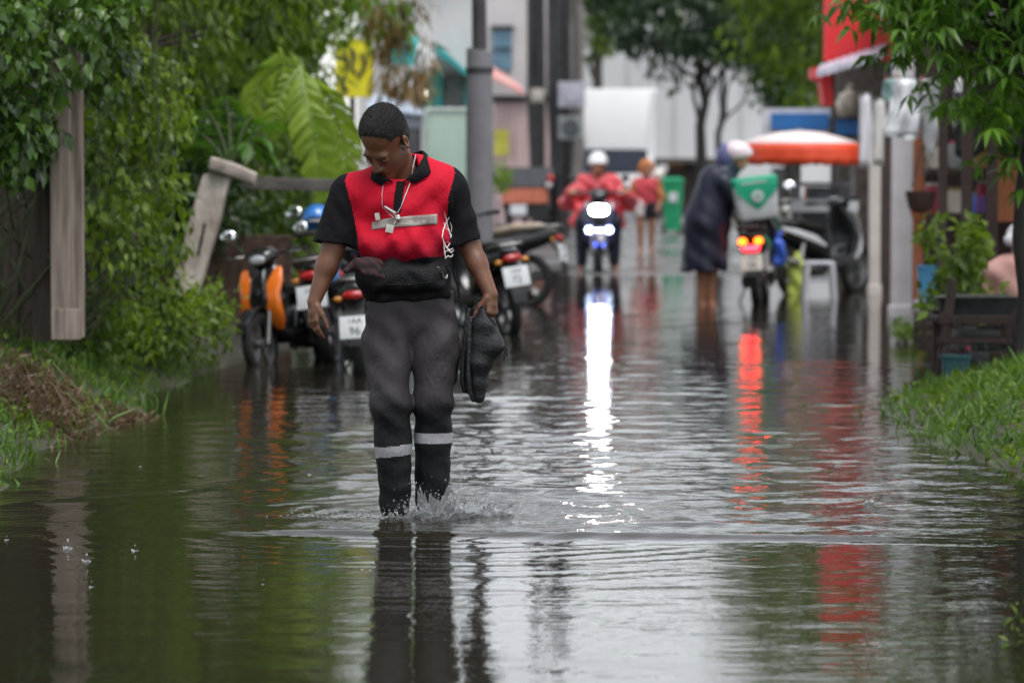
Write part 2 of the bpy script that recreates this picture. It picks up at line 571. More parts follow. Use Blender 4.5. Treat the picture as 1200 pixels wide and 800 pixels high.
asph, nt, b = new_mat('wet_asphalt')
tc = N(nt, 'ShaderNodeTexCoord'); n1 = N(nt, 'ShaderNodeTexNoise'); n1.inputs['Scale'].default_value = .8; n1.inputs['Detail'].default_value = 5
n2 = N(nt, 'ShaderNodeTexNoise'); n2.inputs['Scale'].default_value = 60
mp = N(nt, 'ShaderNodeMapping'); mp.inputs['Scale'].default_value = (1, .35, 1)
nt.links.new(tc.outputs['Object'], mp.inputs[0]); nt.links.new(mp.outputs[0], n1.inputs['Vector']); nt.links.new(tc.outputs['Object'], n2.inputs['Vector'])
cr = N(nt, 'ShaderNodeValToRGB'); cr.color_ramp.elements[0].position = .42; cr.color_ramp.elements[1].position = .58
cr.color_ramp.elements[0].color = (.05, .05, .05, 1); cr.color_ramp.elements[1].color = (.35, .35, .35, 1)
nt.links.new(n1.outputs['Fac'], cr.inputs[0]); nt.links.new(cr.outputs[0], b.inputs['Roughness'])
c3 = N(nt, 'ShaderNodeValToRGB'); c3.color_ramp.elements[0].color = (.05, .05, .052, 1); c3.color_ramp.elements[1].color = (.16, .155, .15, 1)
nt.links.new(n1.outputs['Fac'], c3.inputs[0]); nt.links.new(c3.outputs[0], b.inputs['Base Color'])
bu = N(nt, 'ShaderNodeBump'); bu.inputs['Strength'].default_value = .12; bu.inputs['Distance'].default_value = .01
nt.links.new(n2.outputs['Fac'], bu.inputs['Height']); nt.links.new(bu.outputs[0], b.inputs['Normal'])
ry = np.concatenate([np.linspace(-40, 4, 12), np.arange(5, 60, .25), np.linspace(61, 200, 60)])
us = np.linspace(0, 1, 40)
RX = np.interp(ry, YL, XLv)[:, None] + .1 + (np.interp(ry, YR, XRv) - np.interp(ry, YL, XLv) - .25)[:, None] * us[None]
RY = np.repeat(ry[:, None], 40, 1)
RZ = road_z(RX, RY) + .012 * wob(RX, RY, 21, lo=.8, hi=5) * sstep(30, 38, RY) * .8 + .004
v = np.stack([RX, RY, RZ], -1).reshape(-1, 3); i = (np.arange(len(ry) - 1)[:, None] * 40 + np.arange(39)[None]).ravel()
tag(mobj('road', np_mesh('road', v, np.stack([i, i + 1, i + 41, i + 40], 1)), asph), kind='structure')

MANX, MANY = (485 - 600) / FPX * 14, 14.0
def water_z(x, y):
    r = np.random.default_rng(3); h = np.zeros(x.shape)
    near = sstep(12.9, 13.5, y)
    S = .0085 + near * np.interp(y, [13, 14.5, 17, 20, 25, 32, 45], [.034, .055, .050, .030, .015, .010, .008])
    bank = .35 + .65 * sstep(-2.0, -.9, x) * (.4 + .6 * sstep(2.6, 1.7, x))
    patch = np.clip(.9 + .55 * wob(x, y, 31, lo=.8, hi=5), .15, 2)
    n = 44
    for q in range(n):
        lam = math.exp(r.uniform(math.log(.085), math.log(.62))); a = r.normal(0, .72)
        k = 2 * PI / lam; am = math.sqrt(2 / n) / k
        h += am * np.sin(k * (x * math.sin(a) + y * math.cos(a)) + r.uniform(0, 6.28) + .8 * np.sin(1.7 * x + .9 * y + q))
    h *= S * bank * patch
    # rings pushed out by the walking man
    for cx, cy, A, lam in ((MANX - .12, MANY - .06, 1.0, .17), (MANX + .1, MANY - .1, 1.2, .14)):
        d = np.hypot(x - cx, (y - cy)); th = np.arctan2(y - cy, x - cx)
        amp = .10 * lam / (2 * PI) * np.exp(-d / .85) * sstep(.03, .2, d)
        h += A * amp * np.sin(2 * PI * d / lam + 1.4 * np.sin(3 * th + 1) + .8 * np.sin(7 * th) + .9 * np.sin(5 * x + 3 * y))
    # the long low swell rolling in front of him
    yr = 13.22 - .10 * x + .02 * np.sin(2.2 * x)
    ms = sstep(-1.6, -.7, x) * sstep(2.25, 1.4, x)
    h += ms * (.019 * np.exp(-((y - yr) / .085) ** 2) + .008 * np.exp(-((y - yr - .42) / .1) ** 2))
    # a small one curling off the left bank
    yl = 14.75 + (x + 1.75) * .9
    h += sstep(-2.3, -2.0, x) * sstep(-1.15, -1.5, x) * .014 * np.exp(-((y - yl) / .09) ** 2)
    # drops ringing the flat water in front
    for _ in range(60):
        cx, cy = r.uniform(-2, 2.2), r.uniform(9.6, 20); R0 = r.uniform(.03, .16)
        d = np.hypot(x - cx, y - cy); m = d < R0 + .12
        h[m] += .0011 * np.sin(2 * PI * (d[m] - R0) / .06) * np.exp(-((d[m] - R0) / .05) ** 2)
    return h

water, nt, b = new_mat('flood_water')
b.inputs['Base Color'].default_value = (.017, .015, .009, 1); b.inputs['Roughness'].default_value = .015; b.inputs['IOR'].default_value = 1.333
tc = N(nt, 'ShaderNodeTexCoord'); mp = N(nt, 'ShaderNodeMapping'); mp.inputs['Scale'].default_value = (.45, 1, 1)
nt.links.new(tc.outputs['Object'], mp.inputs[0])
n1 = N(nt, 'ShaderNodeTexNoise'); n1.inputs['Scale'].default_value = 16; n1.inputs['Detail'].default_value = 3; n1.inputs['Roughness'].default_value = .55
nt.links.new(mp.outputs[0], n1.inputs['Vector'])
sx = N(nt, 'ShaderNodeSeparateXYZ'); nt.links.new(tc.outputs['Object'], sx.inputs[0])
mr = N(nt, 'ShaderNodeValToRGB'); mr.color_ramp.interpolation = 'EASE'
m1 = N(nt, 'ShaderNodeMapRange'); m1.inputs[1].default_value = 8; m1.inputs[2].default_value = 48
nt.links.new(sx.outputs[1], m1.inputs[0]); nt.links.new(m1.outputs[0], mr.inputs[0])
e = mr.color_ramp.elements
def at(y, c):
    q = e.new((y - 8) / 40); q.color = (c, c, c, 1)
e[0].color = (.34,) * 3 + (1,); e[1].color = (.10,) * 3 + (1,)
at(12.9, .42); at(13.6, 1); at(16.5, 1); at(20, .7); at(26, .35); at(34, .2)
bu = N(nt, 'ShaderNodeBump'); bu.inputs['Distance'].default_value = .0042
nt.links.new(mr.outputs[0], bu.inputs['Strength']); nt.links.new(n1.outputs['Fac'], bu.inputs['Height'])
# churned water round the walking man
mp2 = N(nt, 'ShaderNodeMapping'); mp2.vector_type = 'TEXTURE'; mp2.inputs['Location'].default_value = (MANX + .35, 14.1, 0); mp2.inputs['Scale'].default_value = (1.15, 1.15, 1)
nt.links.new(tc.outputs['Object'], mp2.inputs[0]); gt = N(nt, 'ShaderNodeTexGradient', gradient_type='SPHERICAL'); nt.links.new(mp2.outputs[0], gt.inputs[0])
n4 = N(nt, 'ShaderNodeTexNoise'); n4.inputs['Scale'].default_value = 34; n4.inputs['Detail'].default_value = 4; mp3 = N(nt, 'ShaderNodeMapping'); mp3.inputs['Scale'].default_value = (.7, 1, 1); nt.links.new(tc.outputs['Object'], mp3.inputs[0]); nt.links.new(mp3.outputs[0], n4.inputs['Vector'])
b4 = N(nt, 'ShaderNodeBump'); b4.inputs['Distance'].default_value = .007; gm_ = N(nt, 'ShaderNodeMath', operation='POWER'); gm_.inputs[1].default_value = .8; nt.links.new(gt.outputs['Fac'], gm_.inputs[0]); ggt = N(nt, 'ShaderNodeMath', operation='GREATER_THAN'); ggt.inputs[1].default_value = 13.3; nt.links.new(sx.outputs[1], ggt.inputs[0]); gml = N(nt, 'ShaderNodeMath', operation='MULTIPLY'); nt.links.new(gm_.outputs[0], gml.inputs[0]); nt.links.new(ggt.outputs[0], gml.inputs[1])
nt.links.new(gml.outputs[0], b4.inputs['Strength']); nt.links.new(n4.outputs['Fac'], b4.inputs['Height']); nt.links.new(bu.outputs[0], b4.inputs['Normal']); nt.links.new(b4.outputs[0], b.inputs['Normal'])
wys = np.concatenate([np.linspace(-12, 8.9, 20), np.arange(9, 22, .02), np.arange(22, 32, .035), np.arange(32, 49, .08)])
wxs = np.concatenate([np.linspace(-6, -2.7, 8), np.arange(-2.66, 2.8, .025), np.arange(2.85, 5.6, .08)])
v, f = grid(wxs, wys, water_z)
tag(mobj('water', np_mesh('water', v, f), water), kind='structure')
# ================================================================== the walking man
MSC = FPX / MANY
def m(px, py, dy=0.0):
    """local point of the man (his root stands on the water line) for a photo pixel"""
    y = MANY + dy; p = P(px, py, y)
    return np.array([p.x - MANX, dy, p.z])

skin = mat('brown_skin', (.145, .060, .032), .5, var=.18, scale=14, bump=.08, bscale=120)
hair_m = mat('short_black_hair', (.017, .016, .017), .5, var=.4, scale=90, bump=.6, bscale=260)
red_cloth = mat('red_polo_cloth', (.50, .007, .026), .72, var=.12, scale=6, bump=.45, bscale=22, spec=.15)
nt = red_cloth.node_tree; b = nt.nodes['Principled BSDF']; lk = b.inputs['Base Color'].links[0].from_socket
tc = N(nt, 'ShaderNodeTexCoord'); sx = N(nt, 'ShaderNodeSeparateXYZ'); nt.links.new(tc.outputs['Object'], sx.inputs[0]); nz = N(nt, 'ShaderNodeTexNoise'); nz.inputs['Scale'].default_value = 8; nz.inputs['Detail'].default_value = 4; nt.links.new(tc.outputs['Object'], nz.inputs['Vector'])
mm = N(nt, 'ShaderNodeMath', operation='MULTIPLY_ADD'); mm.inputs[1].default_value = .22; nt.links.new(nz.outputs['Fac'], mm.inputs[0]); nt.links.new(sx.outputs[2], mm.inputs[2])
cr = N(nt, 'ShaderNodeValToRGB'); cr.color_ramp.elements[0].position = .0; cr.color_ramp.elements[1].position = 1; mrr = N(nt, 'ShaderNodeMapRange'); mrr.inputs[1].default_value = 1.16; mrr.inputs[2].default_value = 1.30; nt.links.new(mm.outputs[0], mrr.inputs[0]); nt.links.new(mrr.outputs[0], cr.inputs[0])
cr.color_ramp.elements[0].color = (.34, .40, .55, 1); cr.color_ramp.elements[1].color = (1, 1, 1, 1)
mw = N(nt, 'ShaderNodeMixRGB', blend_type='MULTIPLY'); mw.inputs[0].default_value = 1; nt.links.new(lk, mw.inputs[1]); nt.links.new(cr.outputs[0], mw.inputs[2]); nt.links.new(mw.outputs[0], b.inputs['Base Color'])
black_cloth = mat('black_polo_cloth', (.0060, .0060, .0075), .85, var=.3, scale=9, bump=.45, bscale=22, spec=.18)
grey_cloth = None
strap_m = mat('black_nylon', (.0045, .0045, .0055), .6, var=.3, scale=30, bump=.4, bscale=160, spec=.25)
silver = mat('silver_tape', (.42, .40, .37), .45, var=.12, scale=20, bump=.1, bscale=90)
metal_m = mat('bright_metal', (.6, .6, .6), .25, metal=1.0, var=.1)

# trousers: grey brown above, soaked dark below the knee
trous, nt, b = new_mat('wet_trouser_cloth')
tc = N(nt, 'ShaderNodeTexCoord'); sx = N(nt, 'ShaderNodeSeparateXYZ'); nt.links.new(tc.outputs['Object'], sx.inputs[0])
n1 = N(nt, 'ShaderNodeTexNoise'); n1.inputs['Scale'].default_value = 9; n1.inputs['Detail'].default_value = 5
nt.links.new(tc.outputs['Object'], n1.inputs['Vector'])
ad = N(nt, 'ShaderNodeMath', operation='MULTIPLY_ADD'); ad.inputs[1].default_value = .22
nt.links.new(n1.outputs['Fac'], ad.inputs[0]); nt.links.new(sx.outputs[2], ad.inputs[2])
cr = N(nt, 'ShaderNodeValToRGB'); cr.color_ramp.elements[0].position = .53; cr.color_ramp.elements[1].position = .66
cr.color_ramp.elements[0].color = (.010, .010, .013, 1); cr.color_ramp.elements[1].color = (.052, .045, .050, 1)
nt.links.new(ad.outputs[0], cr.inputs[0])
mx = N(nt, 'ShaderNodeMixRGB', blend_type='MULTIPLY'); mx.inputs[0].default_value = .5
n3 = N(nt, 'ShaderNodeTexNoise'); n3.inputs['Scale'].default_value = 5; n3.inputs['Detail'].default_value = 4
nt.links.new(tc.outputs['Object'], n3.inputs['Vector'])
nt.links.new(cr.outputs[0], mx.inputs[1]); nt.links.new(n3.outputs['Fac'], mx.inputs[2]); nt.links.new(mx.outputs[0], b.inputs['Base Color'])
b.inputs['Roughness'].default_value = .7; b.inputs['Specular IOR Level'].default_value = .35
mp = N(nt, 'ShaderNodeMapping'); mp.inputs['Scale'].default_value = (1.2, 1.2, .8); mp.inputs['Rotation'].default_value = (.3, .5, 0)
nt.links.new(tc.outputs['Object'], mp.inputs[0])
n2 = N(nt, 'ShaderNodeTexNoise'); n2.inputs['Scale'].default_value = 17; n2.inputs['Detail'].default_value = 4; n2.inputs['Distortion'].default_value = 1.2
nt.links.new(mp.outputs[0], n2.inputs['Vector'])
bu = N(nt, 'ShaderNodeBump'); bu.inputs['Strength'].default_value = .3; bu.inputs['Distance'].default_value = .03
nt.links.new(n2.outputs['Fac'], bu.inputs['Height']); nt.links.new(bu.outputs[0], b.inputs['Normal'])

man = thing('person', 'man in a red and black polo shirt wading barefoot towards the camera, head bowed', 'person', (MANX, MANY, 0))

# ---- head frame
HC = m(451, 167, -.07)
HR = Matrix.Rotation(R(-27), 3, 'Z') @ Matrix.Rotation(R(5), 3, 'Y') @ Matrix.Rotation(R(50), 3, 'X')
HS = 1.09
def hd(x, y, z):
    q = HR @ Vector((x * HS, y * HS, z * HS)); return HC + np.array(q)
def hr(*r): return tuple(a * HS for a in r)

def add_hand(S, wrist, dirv, back, spread, curl, scale=1.0, thumb=None, k=.006):
    """palm + five fingers; dirv: along the hand, back: normal of the back of the hand, spread: towards the index finger"""
    dv = Vector(dirv).normalized(); bk = (Vector(back) - dv * Vector(back).dot(dv)).normalized(); sp = Vector(spread); sp = (sp - dv * sp.dot(dv) - bk * sp.dot(bk)).normalized()
    W = Vector(wrist); s = scale
    kn = W + dv * .085 * s
    S.cone(W, W + dv * .04 * s, .025 * s, .03 * s, .012, flat=(bk, .68))
    for i, (o, l, r) in enumerate(((.031, .074, .0088), (.0105, .083, .0092), (-.0105, .077, .0088), (-.031, .060, .0078))):
        b0 = W + dv * .025 * s + sp * o * .55 * s; b1 = kn + sp * o * s - dv * abs(o) * .15 * s
        S.cone(b0, b1, .0135 * s, .0115 * s, .012)
        c = curl[i]; p = b1; ang = 0
        for j, (fr, rr) in enumerate(((.46, 1.0), (.31, .92), (.23, .80))):
            ang += c * (0.9, 1.1, .7)[j]
            d2 = dv * math.cos(ang) - bk * math.sin(ang)
            q = p + d2 * l * fr * s
            S.cone(p, q, r * rr * s, r * rr * .9 * s, k)
            p = q
    t0 = W + dv * .022 * s + sp * .026 * s - bk * .006 * s
    td = thumb if thumb is not None else (.62, .62, -.3)
    d1 = (dv * td[0] + sp * td[1] + bk * td[2]).normalized()
    p1 = t0 + d1 * .042 * s; d2 = (d1 + dv * .55 - bk * .15).normalized(); p2 = p1 + d2 * .032 * s; p3 = p2 + (d2 + dv * .2).normalized() * .026 * s
    S.cone(t0, p1, .0165 * s, .0125 * s, .010); S.cone(p1, p2, .0115 * s, .0105 * s, .006); S.cone(p2, p3, .0105 * s, .0085 * s, .004)

# ---- body skin: head, neck, trunk, arms, hands, legs and feet in one surface
B = SDF((-.50, -.42, -.14), (.42, .30, 1.76), .0044)
sp0, sp1, sp2 = m(480, 352, .03), m(474, 255, .02), m(474, 212, .03)
B.cone(sp0, sp1, .12, .125, .04, flat=((1, 0, 0), 1.3)); B.cone(m(425, 224, .03), m(515, 220, .03), .05, .05, .05)
# neck
B.cone(m(476, 214, .03), m(464, 180, -.005), .062, .060, .03)
# head
B.ell(hd(0, .018, .052), hr(.079, .098, .090), rot=HR, k=.02)
B.ell(hd(0, -.030, -.035), hr(.064, .066, .088), rot=HR, k=.03)
B.cone(hd(-.055, .005, -.055), hd(-.018, -.072, -.098), .022 * HS, .02 * HS, .03); B.cone(hd(.055, .005, -.055), hd(.018, -.072, -.098), .022 * HS, .02 * HS, .03)
B.ell(hd(0, -.078, -.103), hr(.027, .021, .019), rot=HR, k=.02)
B.cone(hd(-.036, -.079, .020), hd(.036, -.079, .020), .0135 * HS, .0135 * HS, .014)
for sx_ in (-1, 1):
    B.ell(hd(sx_ * .032, -.099, .000), hr(.019, .013, .011), rot=HR, k=.010, mode='sub')
    B.ell(hd(sx_ * .032, -.081, -.002), hr(.0150, .0125, .0115), rot=HR, k=.004)
    B.ell(hd(sx_ * .0125, -.103, -.036), hr(.0095, .010, .008), rot=HR, k=.006)
    # ear
    er = HR @ Matrix.Rotation(R(22 * sx_), 3, 'Z')
    B.ell(hd(sx_ * .084, .016, -.004), hr(.009, .022, .034), rot=er, k=.008)
    B.ell(hd(sx_ * .091, .010, .002), hr(.006, .011, .018), rot=er, k=.004, mode='sub')
B.cone(hd(0, -.088, .008), hd(0, -.112, -.030), .0095 * HS, .0140 * HS, .010)
B.ell(hd(0, -.086, -.060), hr(.030, .018, .022), rot=HR, k=.016)
B.cone(hd(-.020, -.092, -.0585), hd(.020, -.092, -.0585), .0055 * HS, .0055 * HS, .005); B.cone(hd(-.016, -.092, -.0735), hd(.016, -.092, -.0735), .0070 * HS, .0070 * HS, .006)
B.cone(hd(-.027, -.093, -.074), hd(0, -.099, -.066), .0026 * HS, .0028 * HS, .003, mode='sub'); B.cone(hd(.027, -.093, -.074), hd(0, -.099, -.066), .0026 * HS, .0028 * HS, .003, mode='sub')
# his right arm (hangs free), his left arm (carries the shoes)
ra0, ra1, ra2 = m(406, 224, .03), m(390, 292, .0), m(368, 354, -.05)
la0, la1, la2 = m(533, 218, .04), m(551, 290, .05), m(575, 345, -.03)
B.cone(ra0, ra1, .055, .048, .02); B.cone(ra1, ra1 + (ra2 - ra1) * .35, .046, .046, .02); B.cone(ra1 + (ra2 - ra1) * .3, ra2, .046, .0285, .02, flat=((0, 1, 0), .9))
B.cone(la0, la1, .044, .043, .02); B.cone(la1, la1 + (la2 - la1) * .35, .044, .043, .02); B.cone(la1 + (la2 - la1) * .3, la2, .043, .030, .02)
add_hand(B, ra2, (-.03, -.12, -1), (-.95, -.55, .05), (.50, -.85, .05), (.30, .38, .46, .55), scale=.98, thumb=(.80, .42, -.35))
add_hand(B, la2 + np.array([0, 0, .006]), (.07, -.10, -1), (.88, -.50, .12), (-.45, -.9, 0), (.95, 1.0, 1.05, 1.1), scale=1.0, thumb=(.75, .3, -.65))
# legs and feet inside the trousers and the water
rh, rk, rf = m(455, 385, .0), m(459, 475, -.09), m(463, 600, -.02)
lh, lk, lf = m(507, 385, .02), m(507, 470, .0), m(507, 592, .07)
for h0, k0, f0, tw in ((rh, rk, rf, -.05), (lh, lk, lf, .07)):
    B.cone(h0, k0, .085, .055, .02); B.cone(k0, f0 + np.array([0, 0, .02]), .055, .038, .02)
    B.cone(f0 + np.array([0, .02, .01]), f0 + np.array([0, .03, -.05]), .034, .030, .02)
    B.cone(f0 + np.array([0, .02, -.035]), f0 + np.array([tw, -.13, -.062]), .036, .028, .02, flat=((0, 0, 1), .8))
    for t in range(5):
        o = (t - 2) * .017; B.cone(f0 + np.array([tw + o * .9, -.12, -.066]), f0 + np.array([tw * 1.25 + o * 1.05, -.165 + abs(t - 1.4) * .010, -.072]), .011, .0085, .006)
body = sdf_obj('body', B, skin, man, smooth=2)

# ---- hair
Hs = SDF(HC - .2, HC + .2, .0045)
Hs.ell(hd(0, .018, .055), hr(.0815, .1020, .0945), rot=HR, k=0); Hs.ell(hd(0, .045, .0), hr(.076, .073, .085), rot=HR, k=.03)
Hs.cut(hd(0, -.082, .066), HR @ Vector((0, -.72, -.70)), k=.012); Hs.cut(hd(0, -.030, .0), HR @ Vector((0, -1, -.30)), k=.02)
Hs.cut(hd(0, .02, -.055), HR @ Vector((0, -.35, -1)), k=.01)
for sx_ in (-1, 1): Hs.ell(hd(sx_ * .056, -.086, .080), hr(.026, .038, .028), rot=HR, k=.014, mode='sub'); Hs.ell(hd(sx_ * .092, -.046, .018), hr(.040, .060, .050), rot=HR, k=.010, mode='sub'); Hs.ell(hd(sx_ * .092, .005, -.02), hr(.03, .045, .045), rot=HR, k=.010, mode='sub')
Hs.warp(lambda X, Y, Z: .0016 * np.sin(X * 330 + 3 * np.sin(Y * 120)) * np.sin(Y * 290 + Z * 190) )
hv_, hf_ = Hs.mesh(1)
RNG = np.random.default_rng(19)
tri = hv_[hf_]; ctr = tri.mean(1); nrm_ = unit(np.cross(tri[:, 2] - tri[:, 0], tri[:, 3] - tri[:, 1]))
wgt = np.repeat(np.arange(len(ctr)), 3); pp = ctr[wgt] + RNG.normal(0, .0015, (len(wgt), 3)); nn_ = nrm_[wgt]
down = np.array(HR @ Vector((0, .5, -.6)))
sv, sf = leaf_arrays(pp - nn_ * .002, nn_ * .75 + down * .5 + RNG.normal(0, .4, pp.shape), RNG.normal(size=pp.shape), RNG.uniform(.004, .009, len(pp)) * np.clip(.35 + (pp - HC) @ np.array(HR @ Vector((0, 0, 1))) * 9, .35, 1.1), .0015, droop=.2)
tq = np.concatenate([hf_[:, [0, 1, 2]], hf_[:, [0, 2, 3]]])
hair = mobj('hair', np_mesh('hair', np.concatenate([hv_, sv]), np.concatenate([tq, sf + len(hv_)])), hair_m, man)
eb = MB()
for sx_ in (-1, 1):
    eb.tube([hd(sx_ * .014, -.0955, .019), hd(sx_ * .03, -.0965, .0255), hd(sx_ * .050, -.084, .020)], [.0032, .0042, .002], 6)
eb.build('eyebrow', hair_m, man)
el = MB()
for sx_ in (-1, 1):
    el.tube([hd(sx_ * .020, -.0935, -.007), hd(sx_ * .032, -.0965, -.0085), hd(sx_ * .044, -.0895, -.007)], [.0012, .0018, .0012], 6)
el.build('eyelash', hair_m, man)

# ---- shirt
S = SDF((-.47, -.30, .80), (.36, .32, 1.52), .0052)
S.cone(m(477, 335, .02), m(474, 300, .02), .128, .130, .05, flat=((1, 0, 0), 1.52))
S.cone(m(474, 300, .02), m(474, 245, .015), .130, .132, .05, flat=((1, 0, 0), 1.52))
S.cone(m(430, 231, .03), m(512, 222, .03), .080, .080, .06); S.cone(m(494, 196, .03), m(524, 212, .03), .052, .062, .05); S.cone(m(446, 205, .03), m(418, 224, .03), .050, .060, .05)
S.cone(m(430, 232, .01), m(512, 226, .01), .090, .090, .05)
S.cone(m(476, 218, .035), m(472, 198, .02), .090, .072, .04)
# belly pushes the wet cloth forward over the pouch
S.ell(m(472, 285, -.05), (.19, .10, .09), k=.05)
# sleeves
sr0, sr1 = m(409, 226, .03), m(389, 300, .0)
s_l0, s_l1 = m(529, 221, .04), m(547, 300, .045)
S.cone(sr0, sr1, .080, .094, .035, flat=((0, 1, 0), .85)); S.cone(s_l0, s_l1, .070, .076, .03, flat=((0, 1, 0), .95))
nr_ = (sr1 - sr0) / np.linalg.norm(sr1 - sr0); nl_ = (s_l1 - s_l0) / np.linalg.norm(s_l1 - s_l0)
S.cut(m(394, 287, 0), nr_ + np.array([0.12, 0, 0]), lo=m(340, 350, -.2), hi=m(424, 235, .25)); S.cut(m(543, 284, .045), nl_, lo=m(522, 350, -.2), hi=m(590, 235, .3))
S.cone(m(394, 275, .01), m(388, 305, 0), .068, .078, .008, mode='sub', flat=((0, 1, 0), .85)); S.cone(m(542, 275, .045), m(547, 305, .045), .056, .064, .008, mode='sub')
# neck opening
S.cone(m(474, 205, .0), m(462, 178, -.04), .066, .082, .012, mode='sub')
def folds(X, Y, Z):
    f = .008 * np.sin(26 * X + 34 * Z + 2.2 * np.sin(13 * X + 4)) * np.exp(-((Z - 1.12) / .12) ** 2)
    f = f + (.008 * np.sin(58 * X + 1.5 * np.sin(20 * Z)) + .012 * np.sin(29 * X + 9 * Z + 1)) * np.exp(-((Z - 1.11) / .075) ** 2)
    f = f + .004 * np.sin(60 * Z + 30 * X + 2 * np.sin(20 * X)) * np.exp(-((np.abs(X + .03) - .27) / .07) ** 2)
    f = f + .006 * np.sin(44 * X - 40 * Z) * np.exp(-((Z - 1.3) / .09) ** 2)
    f = f * np.exp(-((X + .03) / .24) ** 6)
    f = f + np.exp(-((X + .03) / .20) ** 6) * (.010 * np.sin(20 * X + 15 * Z + 1.2 * np.sin(9 * Z)) * np.exp(-((Z - 1.20) / .14) ** 2) + .006 * np.sin(48 * X + 30 * Z + 2 * np.sin(12 * X)) * np.exp(-((Z - 1.13) / .08) ** 2))
    f = f + .004 * np.sin(55 * Z - 40 * np.abs(X + .03) + 2 * np.sin(20 * X)) * np.exp(-((np.abs(X + .03) - .27) / .06) ** 2) * np.exp(-((Z - 1.28) / .10) ** 2)
    return f.astype(np.float32)
S.warp(folds)
S.cut(m(475, 350, 0), (0, 0, -1))
v, f = S.mesh(2)
fc = v[f].mean(1)
def line_x(p0, p1, z):
    return p0[0] + (p1[0] - p0[0]) * (z - p0[2]) / (p1[2] - p0[2])
zt = fc[:, 2]
ls = np.interp(-zt, [-m(0, 196)[2], -m(0, 212)[2], -m(0, 245)[2], -m(0, 280)[2], -m(0, 305)[2]], [m(409, 0)[0], m(404, 0)[0], m(413, 0)[0], m(420, 0)[0], m(421, 0)[0]])
rs = np.interp(-zt, [-m(0, 192)[2], -m(0, 203)[2], -m(0, 230)[2], -m(0, 257)[2], -m(0, 300)[2]], [m(530, 0)[0], m(533, 0)[0], m(526, 0)[0], m(523.5, 0)[0], m(530, 0)[0]])
key = np.zeros(len(f), int)
lowz = m(0, 303)[2] + .012 * np.sin(fc[:, 0] * 22)
key[zt < lowz] = 3
key[(fc[:, 0] < ls) & (zt > m(0, 312)[2])] = 1; key[(fc[:, 0] > rs) & (zt > m(0, 300)[2])] = 2
# chest tape and placket
cz = m(0, 260)[2] + (fc[:, 0] + .05) * .16
tape = (np.abs(zt - cz) < .0205) & (fc[:, 1] < 0) & (fc[:, 0] > m(433, 0)[0]) & (fc[:, 0] < m(511, 0)[0]) & (key == 0)
plk = (fc[:, 1] < -.0) & (np.abs(fc[:, 0] - line_x(m(468, 212), m(464, 250), zt)) < .017) & (zt > m(0, 250)[2]) & (key == 0)
parts = split_faces(v, f, key)
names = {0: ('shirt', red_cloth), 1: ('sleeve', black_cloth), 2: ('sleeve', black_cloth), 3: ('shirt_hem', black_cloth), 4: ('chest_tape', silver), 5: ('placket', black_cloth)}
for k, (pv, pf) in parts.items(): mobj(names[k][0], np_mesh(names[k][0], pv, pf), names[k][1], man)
shirt_bvh = BVHTree.FromPolygons([tuple(map(float, q)) for q in v], f.tolist())
def on_shirt(px, py, off=.002):
    p = m(px, py, -.3); h = shirt_bvh.ray_cast(Vector(p), Vector((0, 1, 0)))
    return (h[0] - Vector((0, off, 0))) if h[0] is not None else Vector(m(px, py, -.1))

def patch(name, mm, rows, off=.0028, th=.0015, nu=26, nv=5):
    """cloth strip lying on the shirt between an upper and a lower edge given in photo pixels"""
    up, lo = rows; vs = []
    for j in range(nv):
        for i in range(nu):
            t = i / (nu - 1) * (len(up) - 1); k = min(int(t), len(up) - 2); t -= k
            a = [up[k][c] + (up[k + 1][c] - up[k][c]) * t for c in (0, 1)]; b = [lo[k][c] + (lo[k + 1][c] - lo[k][c]) * t for c in (0, 1)]
            q = j / (nv - 1); vs.append(on_shirt(a[0] + (b[0] - a[0]) * q, a[1] + (b[1] - a[1]) * q, off))
    fs = [[j * nu + i, j * nu + i + 1, (j + 1) * nu + i + 1, (j + 1) * nu + i] for j in range(nv - 1) for i in range(nu - 1)]
    o = mobj(name, np_mesh(name, np.array([tuple(p) for p in vs]), fs), mm, man); sm = o.modifiers.new('thick', 'SOLIDIFY'); sm.thickness = th; sm.offset = -1; return o
patch('chest_tape', mat('dulled_tape', (.16, .13, .12), .5, scale=9, col2=(.40, .37, .33), thr=(.38, .5), bump=.15, bscale=60), ([(433, 262), (452, 257), (480, 254), (511, 252)], [(433, 271), (452, 268), (480, 266), (511, 264)]))
patch('placket', black_cloth, ([(463, 213), (460, 232), (459, 249)], [(473, 213), (470, 232), (468, 249)]), off=.0035)
# ---- collar: two leaves folded down round the neck
def collar_leaf(inner, outer):
    n = 16
    def curve(pts):
        out = []
        for i in range(n + 1):
            t = i / n * (len(pts) - 1); k = min(int(t), len(pts) - 2); t -= k
            p0, p1, p2, p3 = (pts[max(k - 1, 0)], pts[k], pts[k + 1], pts[min(k + 2, len(pts) - 1)])
            out.append(.5 * (2 * p1 + (p2 - p0) * t + (2 * p0 - 5 * p1 + 4 * p2 - p3) * t * t + (3 * p1 - p0 - 3 * p2 + p3) * t ** 3))
        return out
    A, Bc = curve([Vector(p) for p in inner]), curve([Vector(p) for p in outer]); vs = []; fs = []
    for i in range(n + 1):
        for j in range(7):
            q = j / 6; vs.append(A[i].lerp(Bc[i], q) + Vector((0, -.012, .012)) * math.sin(PI * q ** .7))
    for i in range(n):
        for j in range(6): k = i * 7 + j; fs.append([k, k + 1, k + 8, k + 7])
    mb = MB(); mb.add(vs, fs); o = mb.build('collar', black_cloth, man, ang=180); sm = o.modifiers.new('thick', 'SOLIDIFY'); sm.thickness = .006; sm.offset = 0
